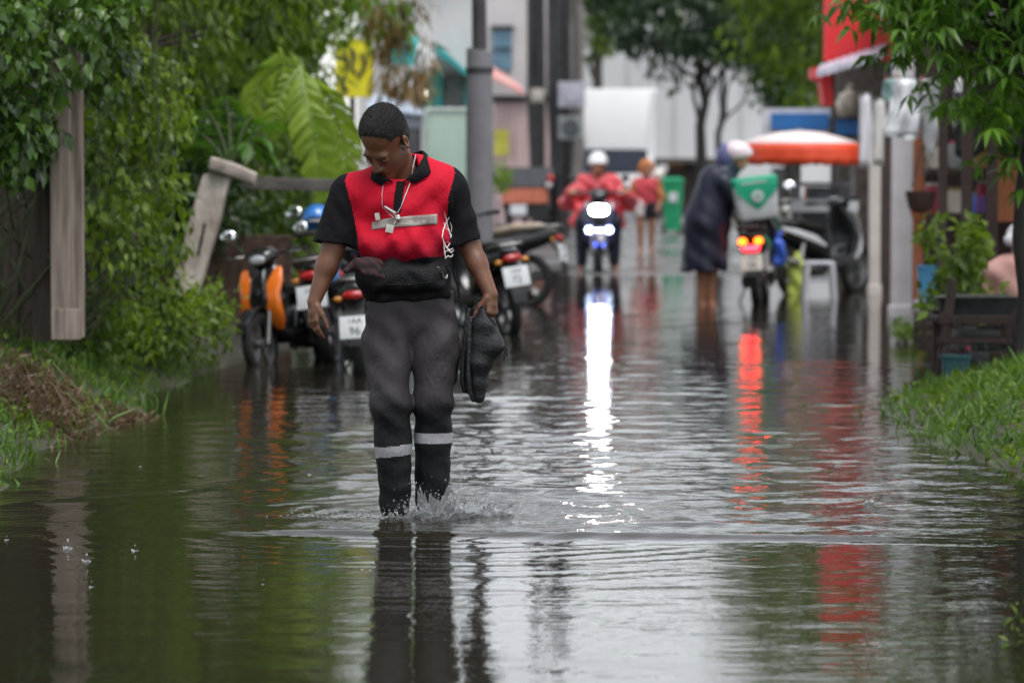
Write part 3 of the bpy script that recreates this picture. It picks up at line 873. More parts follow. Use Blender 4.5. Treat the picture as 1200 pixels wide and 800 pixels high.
collar_leaf([m(474, 184, .095), m(492, 178, .07), m(496, 184, .01), m(487, 200, -.07), on_shirt(471, 215, .006)], [m(474, 202, .13), m(500, 188, .10), m(507, 196, .03), on_shirt(501, 205, .008), on_shirt(484, 216, .006)])
collar_leaf([m(474, 184, .095), m(456, 182, .07), m(446, 192, .01), m(446, 205, -.07), on_shirt(458, 215, .006)], [m(474, 202, .13), m(448, 192, .10), m(434, 202, .03), on_shirt(433, 211, .008), on_shirt(444, 218, .006)])

# ---- script lettering down the left breast of the shirt (white strokes lying on the cloth)
white_print = mat('white_print', (.72, .66, .66), .7, var=.08, scale=30)
st = MB()
for pts, wd in (([(519, 250), (521, 257), (522.5, 265), (525, 273), (527, 280)], .0030), ([(525, 256), (521, 263), (518, 272), (517, 279), (519, 287), (521, 295), (522, 302)], .0034),
                ([(518.5, 262), (520, 268), (524, 272), (527.5, 277), (527, 281)], .0026), ([(519, 284), (523, 290), (527, 293), (531, 291)], .0036), ([(521, 296), (525, 293), (529, 296), (532, 293)], .0040),
                ([(521.5, 303), (525, 300), (529, 301), (531, 298)], .0042), ([(523, 285), (526, 287), (524, 290)], .0026), ([(526, 262), (528, 268), (527, 274)], .0018)):
    q = [on_shirt(*p, off=.0015) for p in pts]
    st.tube(q, [wd * .4] + [wd * .8] * (len(q) - 2) + [wd * .5], 6)
st.build('script_lettering', white_print, man)

# ---- necklace with whistle and tags
ch = MB(); c1 = [Vector(m(487, 182, .0)), Vector(m(484, 196, -.075))] + [on_shirt(x, y, .006) for x, y in ((480, 212), (474, 228), (468, 244), (462, 254))]
c2 = [on_shirt(x, y, .006) for x, y in ((447, 216), (445.5, 230), (446, 243), (452, 250), (460, 256))]
ch.tube(c1, .0026, 6); ch.tube(c2, .0016, 6)
neck = ch.build('necklace', metal_m, man)
pe = MB(); a, b_ = on_shirt(449, 243, .018), on_shirt(462, 251, .022); pe.tube([a, a.lerp(b_, .7), b_], [.0055, .0075, .009], 8); pe.build('whistle', metal_m, neck)
tagw = mat('ivory_tag', (.55, .54, .48), .5, var=.1, scale=40)
pe = MB(); pe.box(on_shirt(455, 269, .012), (.032, .004, .034), (0, R(12), 0), .001); pe.build('pendant', tagw, neck); pe = MB(); pe.box(on_shirt(440, 255, .010), (.020, .004, .030), (0, R(-10), 0), .001); pe.build('pendant', tagw, neck)
pe = MB(); pe.ell(on_shirt(465, 257, .014), (.011, .007, .016)); pe.tube([on_shirt(461, 251, .014), on_shirt(464, 258, .016), on_shirt(460, 264, .014)], .003, 6); pe.build('key_ring', metal_m, neck)

# ---- trousers with reflective bands
T = SDF((-.30, -.36, -.03), (.28, .30, 1.0), .0054)
T.cone(m(481, 340, .03), m(481, 378, .03), .125, .130, .03, flat=((1, 0, 0), 1.52))
T2 = SDF((-.30, -.36, -.03), (.28, .30, 1.0), .0054)
T.cone(m(453, 378, .015), m(454, 408, 0), .092, .096, .05); T.cone(m(454, 402, .0), m(458, 474, -.075), .098, .081, .03); T.cone(m(458, 474, -.075), m(461, 520, -.055), .081, .074, .03); T.cone(m(461, 520, -.055), m(463, 597, -.01), .074, .062, .02)
T2.cone(m(509, 372, .02), m(510, 405, -.01), .094, .100, .05); T2.cone(m(510, 402, -.01), m(507, 470, -.04), .100, .081, .03); T2.cone(m(507, 470, -.04), m(508, 515, .005), .080, .076, .03); T2.cone(m(508, 515, .005), m(506, 590, .06), .076, .069, .02)
hh = np.maximum(.014 - np.abs(T.d - T2.d), 0) / .014; T.d = np.minimum(T.d, T2.d) - hh * hh * .014 * .25
T.ell(m(532, 428, .04), (.022, .06, .085), k=.02)          # cargo pocket
T.rbox(m(529, 402, .04), (.022, .06, .016), .008, k=.006)
T.ell(m(462, 430, -.075), (.045, .03, .07), k=.05)
def tfold(X, Y, Z):
    f = .0026 * np.sin(47 * Z + 26 * X + 2.5 * np.sin(17 * X + 5 * Z)) * np.exp(-((Z - .50) / .13) ** 2)
    f = f + .005 * np.sin(38 * Z - 46 * np.abs(X - .0) + 2 * np.sin(12 * X)) * np.exp(-((Z - .72) / .10) ** 2)
    f = f + .0022 * np.sin(60 * Z + 18 * X + 2 * np.sin(25 * Y + 9 * X)) * np.exp(-((Z - .13) / .12) ** 2)
    f = f + .004 * np.sin(75 * X + 8 * Z) * np.exp(-((Z - .86) / .05) ** 2)
    f = f + .003 * np.sin(34 * X + 21 * Z + 3 * np.sin(15 * Z))
    return f.astype(np.float32)
T.warp(tfold)
T.cut(m(480, 341, 0), (0, 0, 1))
v, f = T.mesh(2); fc = v[f].mean(1)
key = np.zeros(len(f), int)
left = fc[:, 0] < m(484.5, 0)[0]
b1 = np.abs(fc[:, 2] - (m(0, 526)[2] + (fc[:, 0] - m(460, 0)[0]) * .10)) < .0225
b2 = np.abs(fc[:, 2] - (m(0, 512)[2] - (fc[:, 0] - m(508, 0)[0]) * .02)) < .0215
key[left & b1] = 1; key[~left & b2] = 2
band_m = mat('reflective_band_cloth', (.40, .39, .42), .4, var=.12, scale=22, bump=.25, bscale=50)
for k, (pv, pf) in split_faces(v, f, key).items():
    mobj('trousers' if k == 0 else 'reflective_band', np_mesh('trousers', pv, pf), trous if k == 0 else band_m, man)
tr_bvh = BVHTree.FromPolygons([tuple(map(float, q)) for q in v], f.tolist())

# ---- belt pouch
Wb = SDF(m(400, 365, -.3), m(552, 285, .25), .005)
Wb.cone(m(478, 336, .02), m(478, 314, .02), .139, .137, .02, flat=((1, 0, 0), 1.47))
Wb.ell(m(474, 322, -.10), (.180, .046, .066), k=.03); Wb.ell(m(436, 322, -.06), (.072, .07, .08), k=.03); Wb.rbox(m(478, 326, -.14), (.155, .034, .05), .03, k=.03)
Wb.cut(m(478, 299, 0), (0, 0, 1), k=.01); Wb.cut(m(478, 352, 0), (0.05, 0, -1), k=.01)
Wb.warp(lambda X, Y, Z: (.002 * np.sin(40 * X + 60 * Z) + .002 * np.sin(90 * Z + 4 * np.sin(25 * X))).astype(np.float32))
wv, wf = Wb.mesh(2)
bag = mobj('belt_pouch', np_mesh('belt_pouch', wv, wf), strap_m, man)
bag_bvh = BVHTree.FromPolygons([tuple(map(float, q)) for q in wv], wf.tolist())
def on_bag(px, py, off=.004):
    h = bag_bvh.ray_cast(Vector(m(px, py, -.4)), Vector((0, 1, 0)))
    return (h[0] - Vector((0, off, 0))) if h[0] is not None else Vector(m(px, py, -.12))
k_ = MB(); k_.tube([on_bag(x, y) for x, y in ((511, 315), (515, 317), (517, 314), (521, 313), (524, 319))], .0028, 6); k_.tube([on_bag(x, y, .006) for x, y in ((517, 321), (518, 327), (521, 329), (522, 325))], .0045, 6); k_.build('buckle', metal_m, bag)
k_ = MB(); k_.tube([Vector(m(531, 316, -.02)), Vector(m(536, 332, -.03)), Vector(m(539, 350, -.03)), Vector(m(540, 354, -.03))], [.007, .006, .006, .009], 6); k_.build('loose_strap', strap_m, bag)
k_ = MB(); k_.tube([on_bag(x, y, .001) for x, y in ((425, 335), (450, 336), (478, 336), (505, 333))], .0025, 6); k_.tube([on_bag(478, 336), on_bag(478, 345)], .0045, 6); k_.build('zip', metal_m if False else strap_m, bag)
# striped glove stuffed behind the pouch
gl, nt, b = new_mat('striped_glove_cloth')
tc = N(nt, 'ShaderNodeTexCoord'); wv_ = N(nt, 'ShaderNodeTexWave'); wv_.inputs['Scale'].default_value = 13; wv_.inputs['Distortion'].default_value = 2.5; wv_.bands_direction = 'DIAGONAL'
nt.links.new(tc.outputs['Object'], wv_.inputs['Vector']); cr = N(nt, 'ShaderNodeValToRGB'); cr.color_ramp.elements[0].position = .55; cr.color_ramp.elements[1].position = .8
cr.color_ramp.elements[0].color = (.012, .009, .010, 1); cr.color_ramp.elements[1].color = (.050, .010, .014, 1)
nt.links.new(wv_.outputs['Fac'], cr.inputs[0]); nt.links.new(cr.outputs[0], b.inputs['Base Color']); b.inputs['Roughness'].default_value = .85
go = thing('glove', 'black glove with maroon stripes tucked over the belt pouch of the wading man', 'glove', (MANX + m(432, 310)[0], MANY - .14, m(432, 310)[2]))
GS = SDF((-.14, -.12, -.1), (.14, .14, .1), .0048)
GS.ell((0, .01, .005), (.07, .045, .032), k=.02)
for i in range(4):
    a = -.045 + .026 * i; GS.cone((a, -.01, .02 - .004 * i), (a + .035, -.028, -.028 - .006 * i), .014, .013, .008)
GS.cone((-.06, 0, .0), (-.085, -.015, -.02), .016, .013, .012)
sdf_obj('glove_body', GS, gl, go)

# ---- the pair of black shoes hanging from his left hand
def make_shoe(name, label, off, tilt, group):
    base = m(568, 372, off[1])
    t = thing(name, label, 'shoe', (MANX + base[0] + off[0], MANY + off[1], base[2] + off[2]), rot=tilt, group=group)
    # local: z up is the heel, -z the toe, -x the sole side
    Q = SDF((-.14, -.09, -.42), (.12, .09, .08), .0048)
    Q.cone((-.035, 0, -.02), (-.045, 0, -.17), .046, .050, .03, flat=((0, 1, 0), .85)); Q.cone((-.045, 0, -.17), (-.055, 0, -.31), .050, .036, .03, flat=((1, 0, 0), .8))
    Q.cone((-.02, 0, .02), (-.005, 0, -.12), .034, .046, .03, flat=((0, 1, 0), .9)); Q.ell((.025, 0, -.10), (.03, .035, .05), k=.02)
    Q.cone((.0, 0, .06), (.004, 0, -.02), .030, .026, .006, mode='sub', flat=((0, 1, 0), .9))
    Q.cut((-.082, 0, -.1), (-1, 0, .03))
    Q.warp(lambda X, Y, Z: (.0022 * np.sin(Z * 75 + 10 * X)).astype(np.float32))
    sdf_obj('shoe_upper', Q, shoe_m, t)
    so_ = MB()
    so_.loft([((-.078, 0, .012), (0, .028, 0), (.010, 0, 0), 2.6), ((-.084, 0, -.02), (0, .038, 0), (.014, 0, 0), 3), ((-.086, 0, -.12), (0, .036, 0), (.014, 0, 0), 3), ((-.090, 0, -.22), (0, .044, 0), (.013, 0, 0), 3), ((-.085, 0, -.30), (0, .040, 0), (.013, 0, 0), 3), ((-.075, 0, -.342), (0, .02, 0), (.010, 0, 0), 2.4)], 18)
    so_.build('sole', sole_m, t)
    la = MB()
    for i in range(4):
        z = -.10 - .028 * i; la.tube([(.028 - .016 * i, -.036, z), (.05 - .019 * i, 0, z - .006), (.028 - .016 * i, .036, z)], .0032, 6)
    la.tube([(.046, -.012, -.10), (.062, -.018, -.125), (.060, -.02, -.165)], .0028, 6); la.tube([(.046, .0, -.10), (.066, -.004, -.12), (.07, -.006, -.15)], .0028, 6)
    la.build('shoelace', strap_m, t)
    tg = MB(); tg.tube([(-.03, 0, .01), (-.045, 0, .05), (-.03, 0, .058), (-.022, 0, .02)], [.010, .009, .008, .008], 8); tg.build('heel_tab', shoe_m, t)
shoe_m = mat('black_shoe_leather', (.010, .010, .012), .5, var=.4, scale=20, bump=.3, bscale=70)
sole_m = mat('black_rubber_sole', (.018, .018, .019), .55, var=.3, scale=40, bump=.4, bscale=90)
make_shoe('shoe', 'black laced shoe hanging toe down from the wading man\'s hand, nearer of the pair', (.024, -.075, -.010), (R(4), R(0), R(-14)), 'pair of black shoes in the man\'s hand')
make_shoe('shoe', 'black laced shoe half hidden behind its pair in the wading man\'s hand', (.018, .035, .022), (R(-5), R(4), R(-6)), 'pair of black shoes in the man\'s hand')

# ---- splash round his feet
wat_clear, nt, b = new_mat('splashing_water')
b.inputs['Base Color'].default_value = (.9, .92, .93, 1); b.inputs['Roughness'].default_value = .06; b.inputs['IOR'].default_value = 1.333; b.inputs['Transmission Weight'].default_value = .8
sp = MB(); rr = random.Random(5)
def drop(c, r):
    sp.ell(c, (r * rr.uniform(.8, 1.2), r * rr.uniform(.8, 1.2), r * rr.uniform(.8, 1.6)), n=7, m=5)
def sheet(cx, cy, r0, a0, a1, hmax, lean, n=46):
    vs = []; fs = []
    for i in range(n + 1):
        t = i / n; a = a0 + (a1 - a0) * t; hh = hmax * (math.sin(PI * t) ** .5) * (.45 + .55 * abs(math.sin(7.3 * t + a0 * 3) * math.sin(17 * t + 1))) * rr.uniform(.8, 1.2)
        for j in range(6):
            q = j / 5; r = r0 + lean * q ** 1.4 * hh / hmax; wv = .006 * math.sin(23 * t + 5 * q)
            vs.append((cx + math.cos(a) * (r + wv), cy + math.sin(a) * (r + wv), -.005 + hh * q))
        if i % 2 == 0 and hh > .02:
            for _ in range(2):
                q = rr.uniform(.9, 1.6); r = r0 + lean * q; drop((cx + math.cos(a) * r + rr.gauss(0, .008), cy + math.sin(a) * r, hh * q + rr.gauss(0, .01)), rr.uniform(.0012, .0034))
    for i in range(n):
        for j in range(5):
            a = i * 6 + j; fs.append([a, a + 6, a + 7, a + 1])
    m0 = len(vs)
    for i in range(n + 1):      # thickness
        for j in range(6):
            x, y, z = vs[i * 6 + j]; a = a0 + (a1 - a0) * i / n; th = .0035 * (1.2 - j / 5)
            vs.append((x - math.cos(a) * th, y - math.sin(a) * th, z))
    for i in range(n):
        for j in range(5):
            a = m0 + i * 6 + j; fs.append([a, a + 1, a + 7, a + 6])
        fs.append([i * 6 + 5, i * 6 + 11, m0 + i * 6 + 11, m0 + i * 6 + 5])
    sp.add(vs, fs)
fx, fy = lf[0], lf[1] - .12
sheet(fx + .02, fy, .06, R(180), R(390), .16, .06); sheet(fx + .01, fy, .05, R(200), R(380), .09, .08); sheet(fx, fy + .02, .09, R(150), R(300), .06, .05)
sheet(fx + .16, fy + .02, .05, R(170), R(400), .085, .05); sheet(fx + .19, fy - .02, .045, R(0), R(300), .06, .04); sheet(fx + .10, fy - .05, .10, R(200), R(370), .04, .05)
sheet(rf[0] + .04, rf[1] - .10, .055, R(180), R(380), .045, .04); sheet(rf[0] - .03, rf[1] - .09, .06, R(140), R(280), .03, .03)
for _ in range(230):
    t = rr.random(); a = rr.uniform(0, 2 * PI); r = abs(rr.gauss(0, .16))
    cx = fx + .08 + math.cos(a) * r * 1.3; cy = fy + math.sin(a) * r
    drop((cx, cy, abs(rr.gauss(0, .075)) * max(.1, 1 - r * 2) * 1.3), rr.uniform(.0009, .0028))
sheet(fx + .24, fy + .01, .06, R(170), R(420), .07, .06); sheet(fx + .05, fy - .02, .13, R(190), R(360), .05, .07); sheet(fx + .30, fy, .03, R(0), R(340), .05, .03)
for _ in range(900):       # froth on the churned water
    a = rr.uniform(0, 2 * PI); r = rr.choice((.10, .17, .24, .33)) + rr.gauss(0, .022); cx = rr.choice((fx + .06, fx + .02, rf[0])) + math.cos(a) * r * 1.5; cy = fy + math.sin(a) * r
    q = rr.uniform(.0015, .004); sp.ell((cx, cy, .001), (q * 2.2, q * 2, q * .5), n=6, m=4)
for _ in range(120):
    drop((rf[0] + rr.gauss(0, .17), rf[1] - .1 + rr.gauss(0, .12), abs(rr.gauss(0, .02))), rr.uniform(.001, .0025))
spl = sp.build('splash', wat_clear, None); spl.matrix_basis = Matrix.Translation((MANX, MANY, 0)); tag(spl, 'clear splash of water thrown up round the feet of the wading man', 'splash', kind='stuff')
# raindrops striking the flood water
rp_ = sp; sp = MB()
for k in range(26):
    px = rr.uniform(0, 1200); Y = rr.uniform(9.7, 19); x0 = GX(px, Y); big = k < 2
    if x0 < -2 or x0 > 2: continue
    h_ = rr.uniform(.012, .03) if big else rr.uniform(.004, .012)
    sheet(x0, Y, h_ * .5, 0, 2 * PI * .98, h_, h_ * .5, n=10); drop((x0, Y, h_ * rr.uniform(1.2, 2.2)), h_ * .14)
for px, py, h_ in ((77, 645, .022), (99, 660, .018), (156, 647, .014)):
    Y = CAM_H * FPX / (py - 178); sheet(GX(px, Y), Y, h_ * .6, 0, 2 * PI * .98, h_, h_ * .6, n=14); drop((GX(px, Y), Y, h_ * 1.6), h_ * .2)
tag(sp.build('raindrop_splashes', wat_clear), 'small raindrop splashes dotted over the flood water', kind='stuff')
# ================================================================== vegetation
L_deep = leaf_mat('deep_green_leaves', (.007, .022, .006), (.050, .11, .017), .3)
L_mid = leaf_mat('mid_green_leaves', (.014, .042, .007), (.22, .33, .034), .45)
L_lime = leaf_mat('lime_green_leaves', (.09, .19, .020), (.24, .36, .045), .45, rough=.5)
L_wet = leaf_mat('wet_creeper_leaves', (.010, .032, .009), (.12, .23, .035), .35, rough=.25, spec=.5)
L_grey = leaf_mat('dark_grey_leaves', (.020, .045, .022), (.045, .085, .035), .3)
L_brown = leaf_mat('dried_brown_leaves', (.12, .075, .03), (.30, .19, .06), .3)
grass_m = leaf_mat('wet_grass_blades', (.035, .095, .012), (.13, .24, .03), .35, rough=.35)
straw_m = leaf_mat('dead_straw', (.05, .030, .016), (.20, .13, .07), .2)
bark = mat('rough_bark', (.045, .035, .028), .85, var=.5, scale=9, bump=.9, bscale=30, stretch=(1, 1, .25))
bark_dark = mat('dark_wet_bark', (.016, .013, .012), .75, var=.5, scale=9, bump=.9, bscale=30, stretch=(1, 1, .25))
stem_m = mat('vine_stem', (.05, .06, .025), .7, var=.4, scale=20)

def limb_pts(a, b, n=6, sag=.08, seed=0):
    r = random.Random(seed); a = Vector(a); b = Vector(b); L = (b - a).length
    return [a.lerp(b, i / n) + Vector((r.gauss(0, sag), r.gauss(0, sag), r.gauss(0, sag * .4))) * L * (.25 if 0 < i < n else 0) for i in range(n + 1)]

def tree(name, label, base, trunk_h, r0, crown_c, crown_r, nclump, per, clr, L, W, lm, bm=bark, group=None, seed=1, lean=(0, 0), hang=.5, shell=.5, cat='tree', zmin=None, limbs=7, droop=.15):
    global RNG
    RNG = np.random.default_rng(seed)
    t = thing(name, label, cat, base, group=group)
    top = Vector(base) + Vector((lean[0], lean[1], trunk_h))
    tk = MB(); pts = limb_pts(Vector(base) - Vector((0, 0, .15)), top, 8, .05, seed)
    tk.tube(pts, [r0 * (1.25 - .65 * i / 8) * (1.25 if i == 0 else 1) for i in range(9)], 10)
    rr_ = random.Random(seed + 5)
    cc = Vector(crown_c)
    for i in range(limbs):
        d = Vector((rr_.gauss(0, 1), rr_.gauss(0, 1), rr_.gauss(.3, .8))).normalized()
        e = cc + Vector((d.x * crown_r[0], d.y * crown_r[1], d.z * crown_r[2])) * .75
        s = pts[rr_.choice((5, 6, 7, 8))]
        tk.tube(limb_pts(s, e, 6, .12, seed + i), [r0 * .42 * (1 - .13 * j) for j in range(7)], 6)
    tk.build('trunk', bm, t, world=True)
    d = rnd_dirs(nclump); q = (shell + (1 - shell) * RNG.random(nclump)) ** .8
    cs = np.array(crown_c) + d * q[:, None] * np.array(crown_r)
    if zmin is not None: cs[:, 2] = np.maximum(cs[:, 2], zmin + RNG.random(nclump) * .3)
    lv = Leaves(); clump_leaves(lv, cs, clr * RNG.uniform(.6, 1.3, nclump), per, L, W, hang=hang, droop=droop)
    lv.build('crown', lm, t, world=True)
    return t

def leafy(name, label, cat, base, centres, radii, per, L, W, lm, group=None, seed=1, hang=.4, stems=True, stem_r=.008, droop=.15, smat=None):
    """bush or creeper: foliage + stems from its base"""
    global RNG
    RNG = np.random.default_rng(seed)
    t = thing(name, label, cat, base, group=group)
    lv = Leaves(); clump_leaves(lv, centres, radii, per, L, W, hang=hang, droop=droop); lv.build('foliage', lm, t, world=True)
    if stems:
        mb = MB(); rs = random.Random(seed)
        for c in centres[::max(1, len(centres) // 26)]:
            b0 = Vector(base) + Vector((rs.gauss(0, .1), rs.gauss(0, .1), -.05)); mb.tube(limb_pts(b0, c, 5, .25, rs.randint(0, 999)), [stem_r, stem_r, stem_r * .8, stem_r * .7, stem_r * .5, stem_r * .4], 5)
        mb.build('stems', smat or stem_m, t, world=True)
    return t

def scatter_px(n, x0, x1, y0, y1, Y0, Y1, seed, fy=None):
    """clump centres filling a region of the lane side, given by where it stands"""
    r = np.random.default_rng(seed); out = []
    for _ in range(n):
        px = r.uniform(x0, x1); py = r.uniform(y0, y1)
        Y = (Y0 + (Y1 - Y0) * (px - x0) / (x1 - x0)) + r.uniform(-.35, .5)
        out.append(np.array(P(px, py, Y)))
    return out

# ---- left bank: the creeper wall
GB = 'creepers and bushes along the left bank'
c1 = scatter_px(78, -60, 150, -60, 110, 18.3, 19.6, 1) + scatter_px(26, -20, 60, 110, 190, 18.6, 19.0, 2)
leafy('creeper', 'dark broad-leaved creeper hanging over the grey timber post and plank fence', 'creeper', (-3.2, 19.4, .4), c1, [.17] * len(c1), 26, .090, .060, L_wet, GB, 41, hang=1.0, stem_r=.010)
c2 = scatter_px(70, 96, 205, 60, 330, 19.9, 21.6, 3)
leafy('creeper', 'bright leafy creeper tumbling beside the timber post down to the grass', 'creeper', (-2.75, 20.6, .4), c2, [.18] * len(c2), 30, .075, .045, L_mid, GB, 42, hang=1.1)
c3 = scatter_px(54, 100, 258, 338, 408, 20.6, 23.0, 4)
leafy('bush', 'low bright green bush at the foot of the leaning concrete post', 'bush', (-2.5, 21.8, .35), c3, [.20] * len(c3), 40, .075, .035, L_mid, GB, 43, hang=.2)
# hanging vine strands
vt = thing('hanging_vine', 'thin bare vine strands dangling out of the canopy by the timber post', 'vine', P(110, 60, 19.7))
mb = MB(); rs = random.Random(3)
for i in range(16):
    px = rs.uniform(70, 230); top = rs.uniform(-40, 40); bot = rs.uniform(90, 260); Y = rs.uniform(19.4, 21)
    mb.tube([P(px, top, Y), P(px + rs.gauss(0, 3), (top + bot) / 2, Y), P(px + rs.gauss(0, 5), bot, Y)], [.003, .004, .003], 5)
mb.build('strands', stem_m, vt, world=True)

# ---- trees over the left bank (crowns reach high above the frame: they darken the lane and its water)
TL = 'trees over the left bank'
tree('tree', 'dark dense tree rising behind the plank fence on the left bank', (-4.0, 20.8, .4), 3.0, .16, (-3.75, 20.6, 3.9), (1.55, 2.0, 2.1), 150, 70, .42, .15, .075, L_deep, group=TL, seed=2)
tree('tree', 'mid green tree behind the leaning concrete post', (-3.6, 25.8, .4), 2.8, .13, (-3.15, 25.7, 3.4), (1.45, 1.5, 2.1), 120, 60, .40, .14, .05, L_mid, group=TL, seed=3, hang=.7)
tree('tree', 'feathery bright tree overhanging the parked scooters', (-3.0, 28.2, .3), 2.9, .13, (-2.45, 28.2, 3.55), (.95, 1.6, 2.1), 120, 70, .40, .15, .045, L_mid, group=TL, seed=4, hang=.8)
tree('tree', 'tall dark tree far back behind the left bank bushes', (-5.0, 31, .3), 3.5, .18, (-4.6, 30.5, 3.4), (2.3, 2.2, 3.3), 200, 60, .55, .19, .09, L_deep, group=TL, seed=5)
tree('tree', 'leafy tree standing between the banana plant and the house behind', (-2.9, 33.6, .2), 2.6, .1, (-2.45, 33.6, 3.0), (.78, 1.2, 2.7), 120, 66, .42, .15, .06, L_mid, group=TL, seed=9, hang=.6, shell=.1)
tree('tree', 'tree of loose brownish sprays beside the yellow sign', (-2.2, 36, .15), 3.4, .09, (-1.75, 35.6, 3.55), (1.0, 1.1, 1.0), 46, 46, .36, .17, .05, L_lime, group=TL, seed=6, hang=.8)
lf2 = scatter_px(14, 440, 500, -10, 60, 35.2, 35.6, 17) + scatter_px(9, 450, 500, 65, 105, 35.2, 35.6, 18)
leafy('dead_frond_cluster', 'bunch of dried brown fronds hanging over the teal awning', 'fronds', P(470, 0, 35.4), lf2, [.16] * len(lf2), 16, .26, .035, L_brown, seed=44, hang=1.4, stem_r=.006)
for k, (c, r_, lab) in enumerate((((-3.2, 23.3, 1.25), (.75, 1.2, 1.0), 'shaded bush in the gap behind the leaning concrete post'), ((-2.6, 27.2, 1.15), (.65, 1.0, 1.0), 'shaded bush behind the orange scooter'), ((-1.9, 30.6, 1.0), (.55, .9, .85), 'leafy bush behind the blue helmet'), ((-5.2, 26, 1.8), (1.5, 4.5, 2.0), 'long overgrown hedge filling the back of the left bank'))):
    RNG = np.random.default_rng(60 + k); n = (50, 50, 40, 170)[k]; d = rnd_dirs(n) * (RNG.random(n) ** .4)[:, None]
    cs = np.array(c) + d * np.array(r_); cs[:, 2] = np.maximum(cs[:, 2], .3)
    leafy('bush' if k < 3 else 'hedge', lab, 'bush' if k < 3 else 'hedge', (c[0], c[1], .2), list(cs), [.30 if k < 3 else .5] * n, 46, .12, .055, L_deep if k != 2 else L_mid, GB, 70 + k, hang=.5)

# ---- palm fronds and the big banana leaf
def frond(mb, lv, a, b, sag, nl, ll, lw, seed, hang=.6):
    r = random.Random(seed); a = Vector(a); b = Vector(b); pts = []
    for i in range(9):
        t = i / 8; p = a.lerp(b, t); p.z += sag * 4 * t * (1 - t); pts.append(p)
    mb.tube(pts, [.012 * (1 - .09 * i) for i in range(9)], 6)
    pos = []; ax = []; nr = []; LL = []
    for i in range(nl):
        t = .12 + .88 * i / nl; k = min(7, int(t * 8)); p = pts[k].lerp(pts[k + 1], t * 8 - k); tg = (pts[k + 1] - pts[k]).normalized()
        sd_ = tg.cross(Vector((0, 0, 1))).normalized()
        for sg in (-1, 1):
            pos.append(p); ax.append(tg * .75 + sd_ * sg + Vector((0, 0, -hang * r.uniform(.6, 1.3)))); nr.append(Vector((0, 0, 1)) + tg * .3 + Vector((r.gauss(0, .2), r.gauss(0, .2), 0))); LL.append(ll * math.sin(PI * (.18 + .74 * t)) * r.uniform(.85, 1.1))
    lv.put(np.array([tuple(p) for p in pos]), np.array([tuple(p) for p in ax]), np.array([tuple(p) for p in nr]), np.array(LL), lw, droop=.12, fold=.15)
pt = thing('palm', 'small palm with arching feathery fronds above the leaning concrete post', 'palm', (-2.6, 24.75, .3))
mb = MB(); lv = Leaves(); root = Vector(P(272, 205, 24.75))
mb.tube([(-2.6, 24.75, .2), root.lerp(Vector((-2.6, 24.75, .3)), .5), root], [.05, .045, .03], 8)
for i, (x, y, dY, sg) in enumerate(((212, 150, .1, .10), (236, 128, .3, .12), (265, 112, .5, .12), (300, 140, .2, .14), (318, 168, .0, .15), (205, 178, .2, .12), (326, 190, .1, .16), (328, 146, .5, .14), (300, 182, -.2, .16))):
    frond(mb, lv, root, P(x, y, 24.75 + dY), sg, 26, .26, .024, i)
mb.build('stalks', stem_m, pt, world=True); lv.build('fronds', leaf_mat('palm_leaflets', (.04, .13, .012), (.13, .27, .03), .4, rough=.3), pt, world=True)

def blade(mbv, mbf, spine, width, seed, tears=10, up=(0, -1, 0)):
    """broad ribbed leaf along a spine, torn into segments that hang separately"""
    r = random.Random(seed); n = len(spine) - 1; U = Vector(up)
    for sg in (-1, 1):
        i = 0.0
        while i < n - .02:
            seg = min(n - i, n / tears * r.uniform(.6, 1.4)); drop = r.uniform(.15, .85)
            b0 = len(mbv); cols = 4
            for a in range(cols + 1):
                t = i + seg * a / cols * .96; k = min(n - 1, int(t)); p = spine[k].lerp(spine[k + 1], t - k); tg = (spine[k + 1] - spine[k]).normalized(); sd_ = tg.cross(U).normalized() * sg
                w_ = width * math.sin(PI * min(.97, .12 + .86 * t / n)) ** .7
                for j in range(5):
                    q = j / 4; o = p + sd_ * w_ * q + tg * w_ * q * .55 + U * (.10 * w_ * math.sin(PI * q)) + Vector((0, 0, -drop * w_ * q * q)) + U * (-.0 + .012 * math.sin(a * 2.2 + j))
                    mbv.append(tuple(o))
            for a in range(cols):
                for j in range(4):
                    q = b0 + a * 5 + j; mbf.append([q, q + 1, q + 6, q + 5])
            i += seg
banana_m = leaf_mat('banana_leaf', (.20, .32, .04), (.36, .48, .08), .5, rough=.35)
bt = thing('banana_plant', 'young banana plant with one big torn lime green leaf hanging by the scooters', 'banana plant', (GX(365, 25.4), 25.9, .15))
mb = MB(); base = Vector((GX(372, 25.4), 25.9, .1)); crown = Vector(P(352, 75, 25.6))
mb.tube([base, base.lerp(crown, .5) + Vector((.03, 0, 0)), crown], [.06, .05, .025], 10)
bv = []; bf = []
def spine(pts, Y):
    q = [Vector(P(x, y, Y + dy)) for x, y, dy in pts]; out = []
    for i in range(len(q) - 1):
        for k in range(3): out.append(q[i].lerp(q[i + 1], k / 3))
    return out + [q[-1]]
for seed, pts, w_ in ((1, [(352, 80, 0), (356, 105, -.15), (364, 140, -.25), (374, 185, -.25), (380, 238, -.2)], .165), (3, [(352, 78, 0), (330, 75, .1), (306, 95, .2), (292, 135, .2)], .16), (4, [(352, 78, 0), (335, 100, -.1), (322, 130, -.15), (318, 165, -.15)], .10), (5, [(356, 90, 0), (385, 110, .4), (402, 160, .5), (408, 215, .5)], .15)):
    sp_ = spine(pts, 25.4); blade(bv, bf, sp_, w_, seed); mb.tube(sp_, [.012 * (1 - i / len(sp_) * .8) for i in range(len(sp_))], 6)
mobj('leaf_blades', np_mesh('leaf_blades', np.array([wmat(bt).inverted() @ Vector(q) for q in bv]), bf), banana_m, bt)
mb.build('stem', mat('banana_stem', (.16, .24, .05), .5, var=.3, scale=8), bt, world=True)

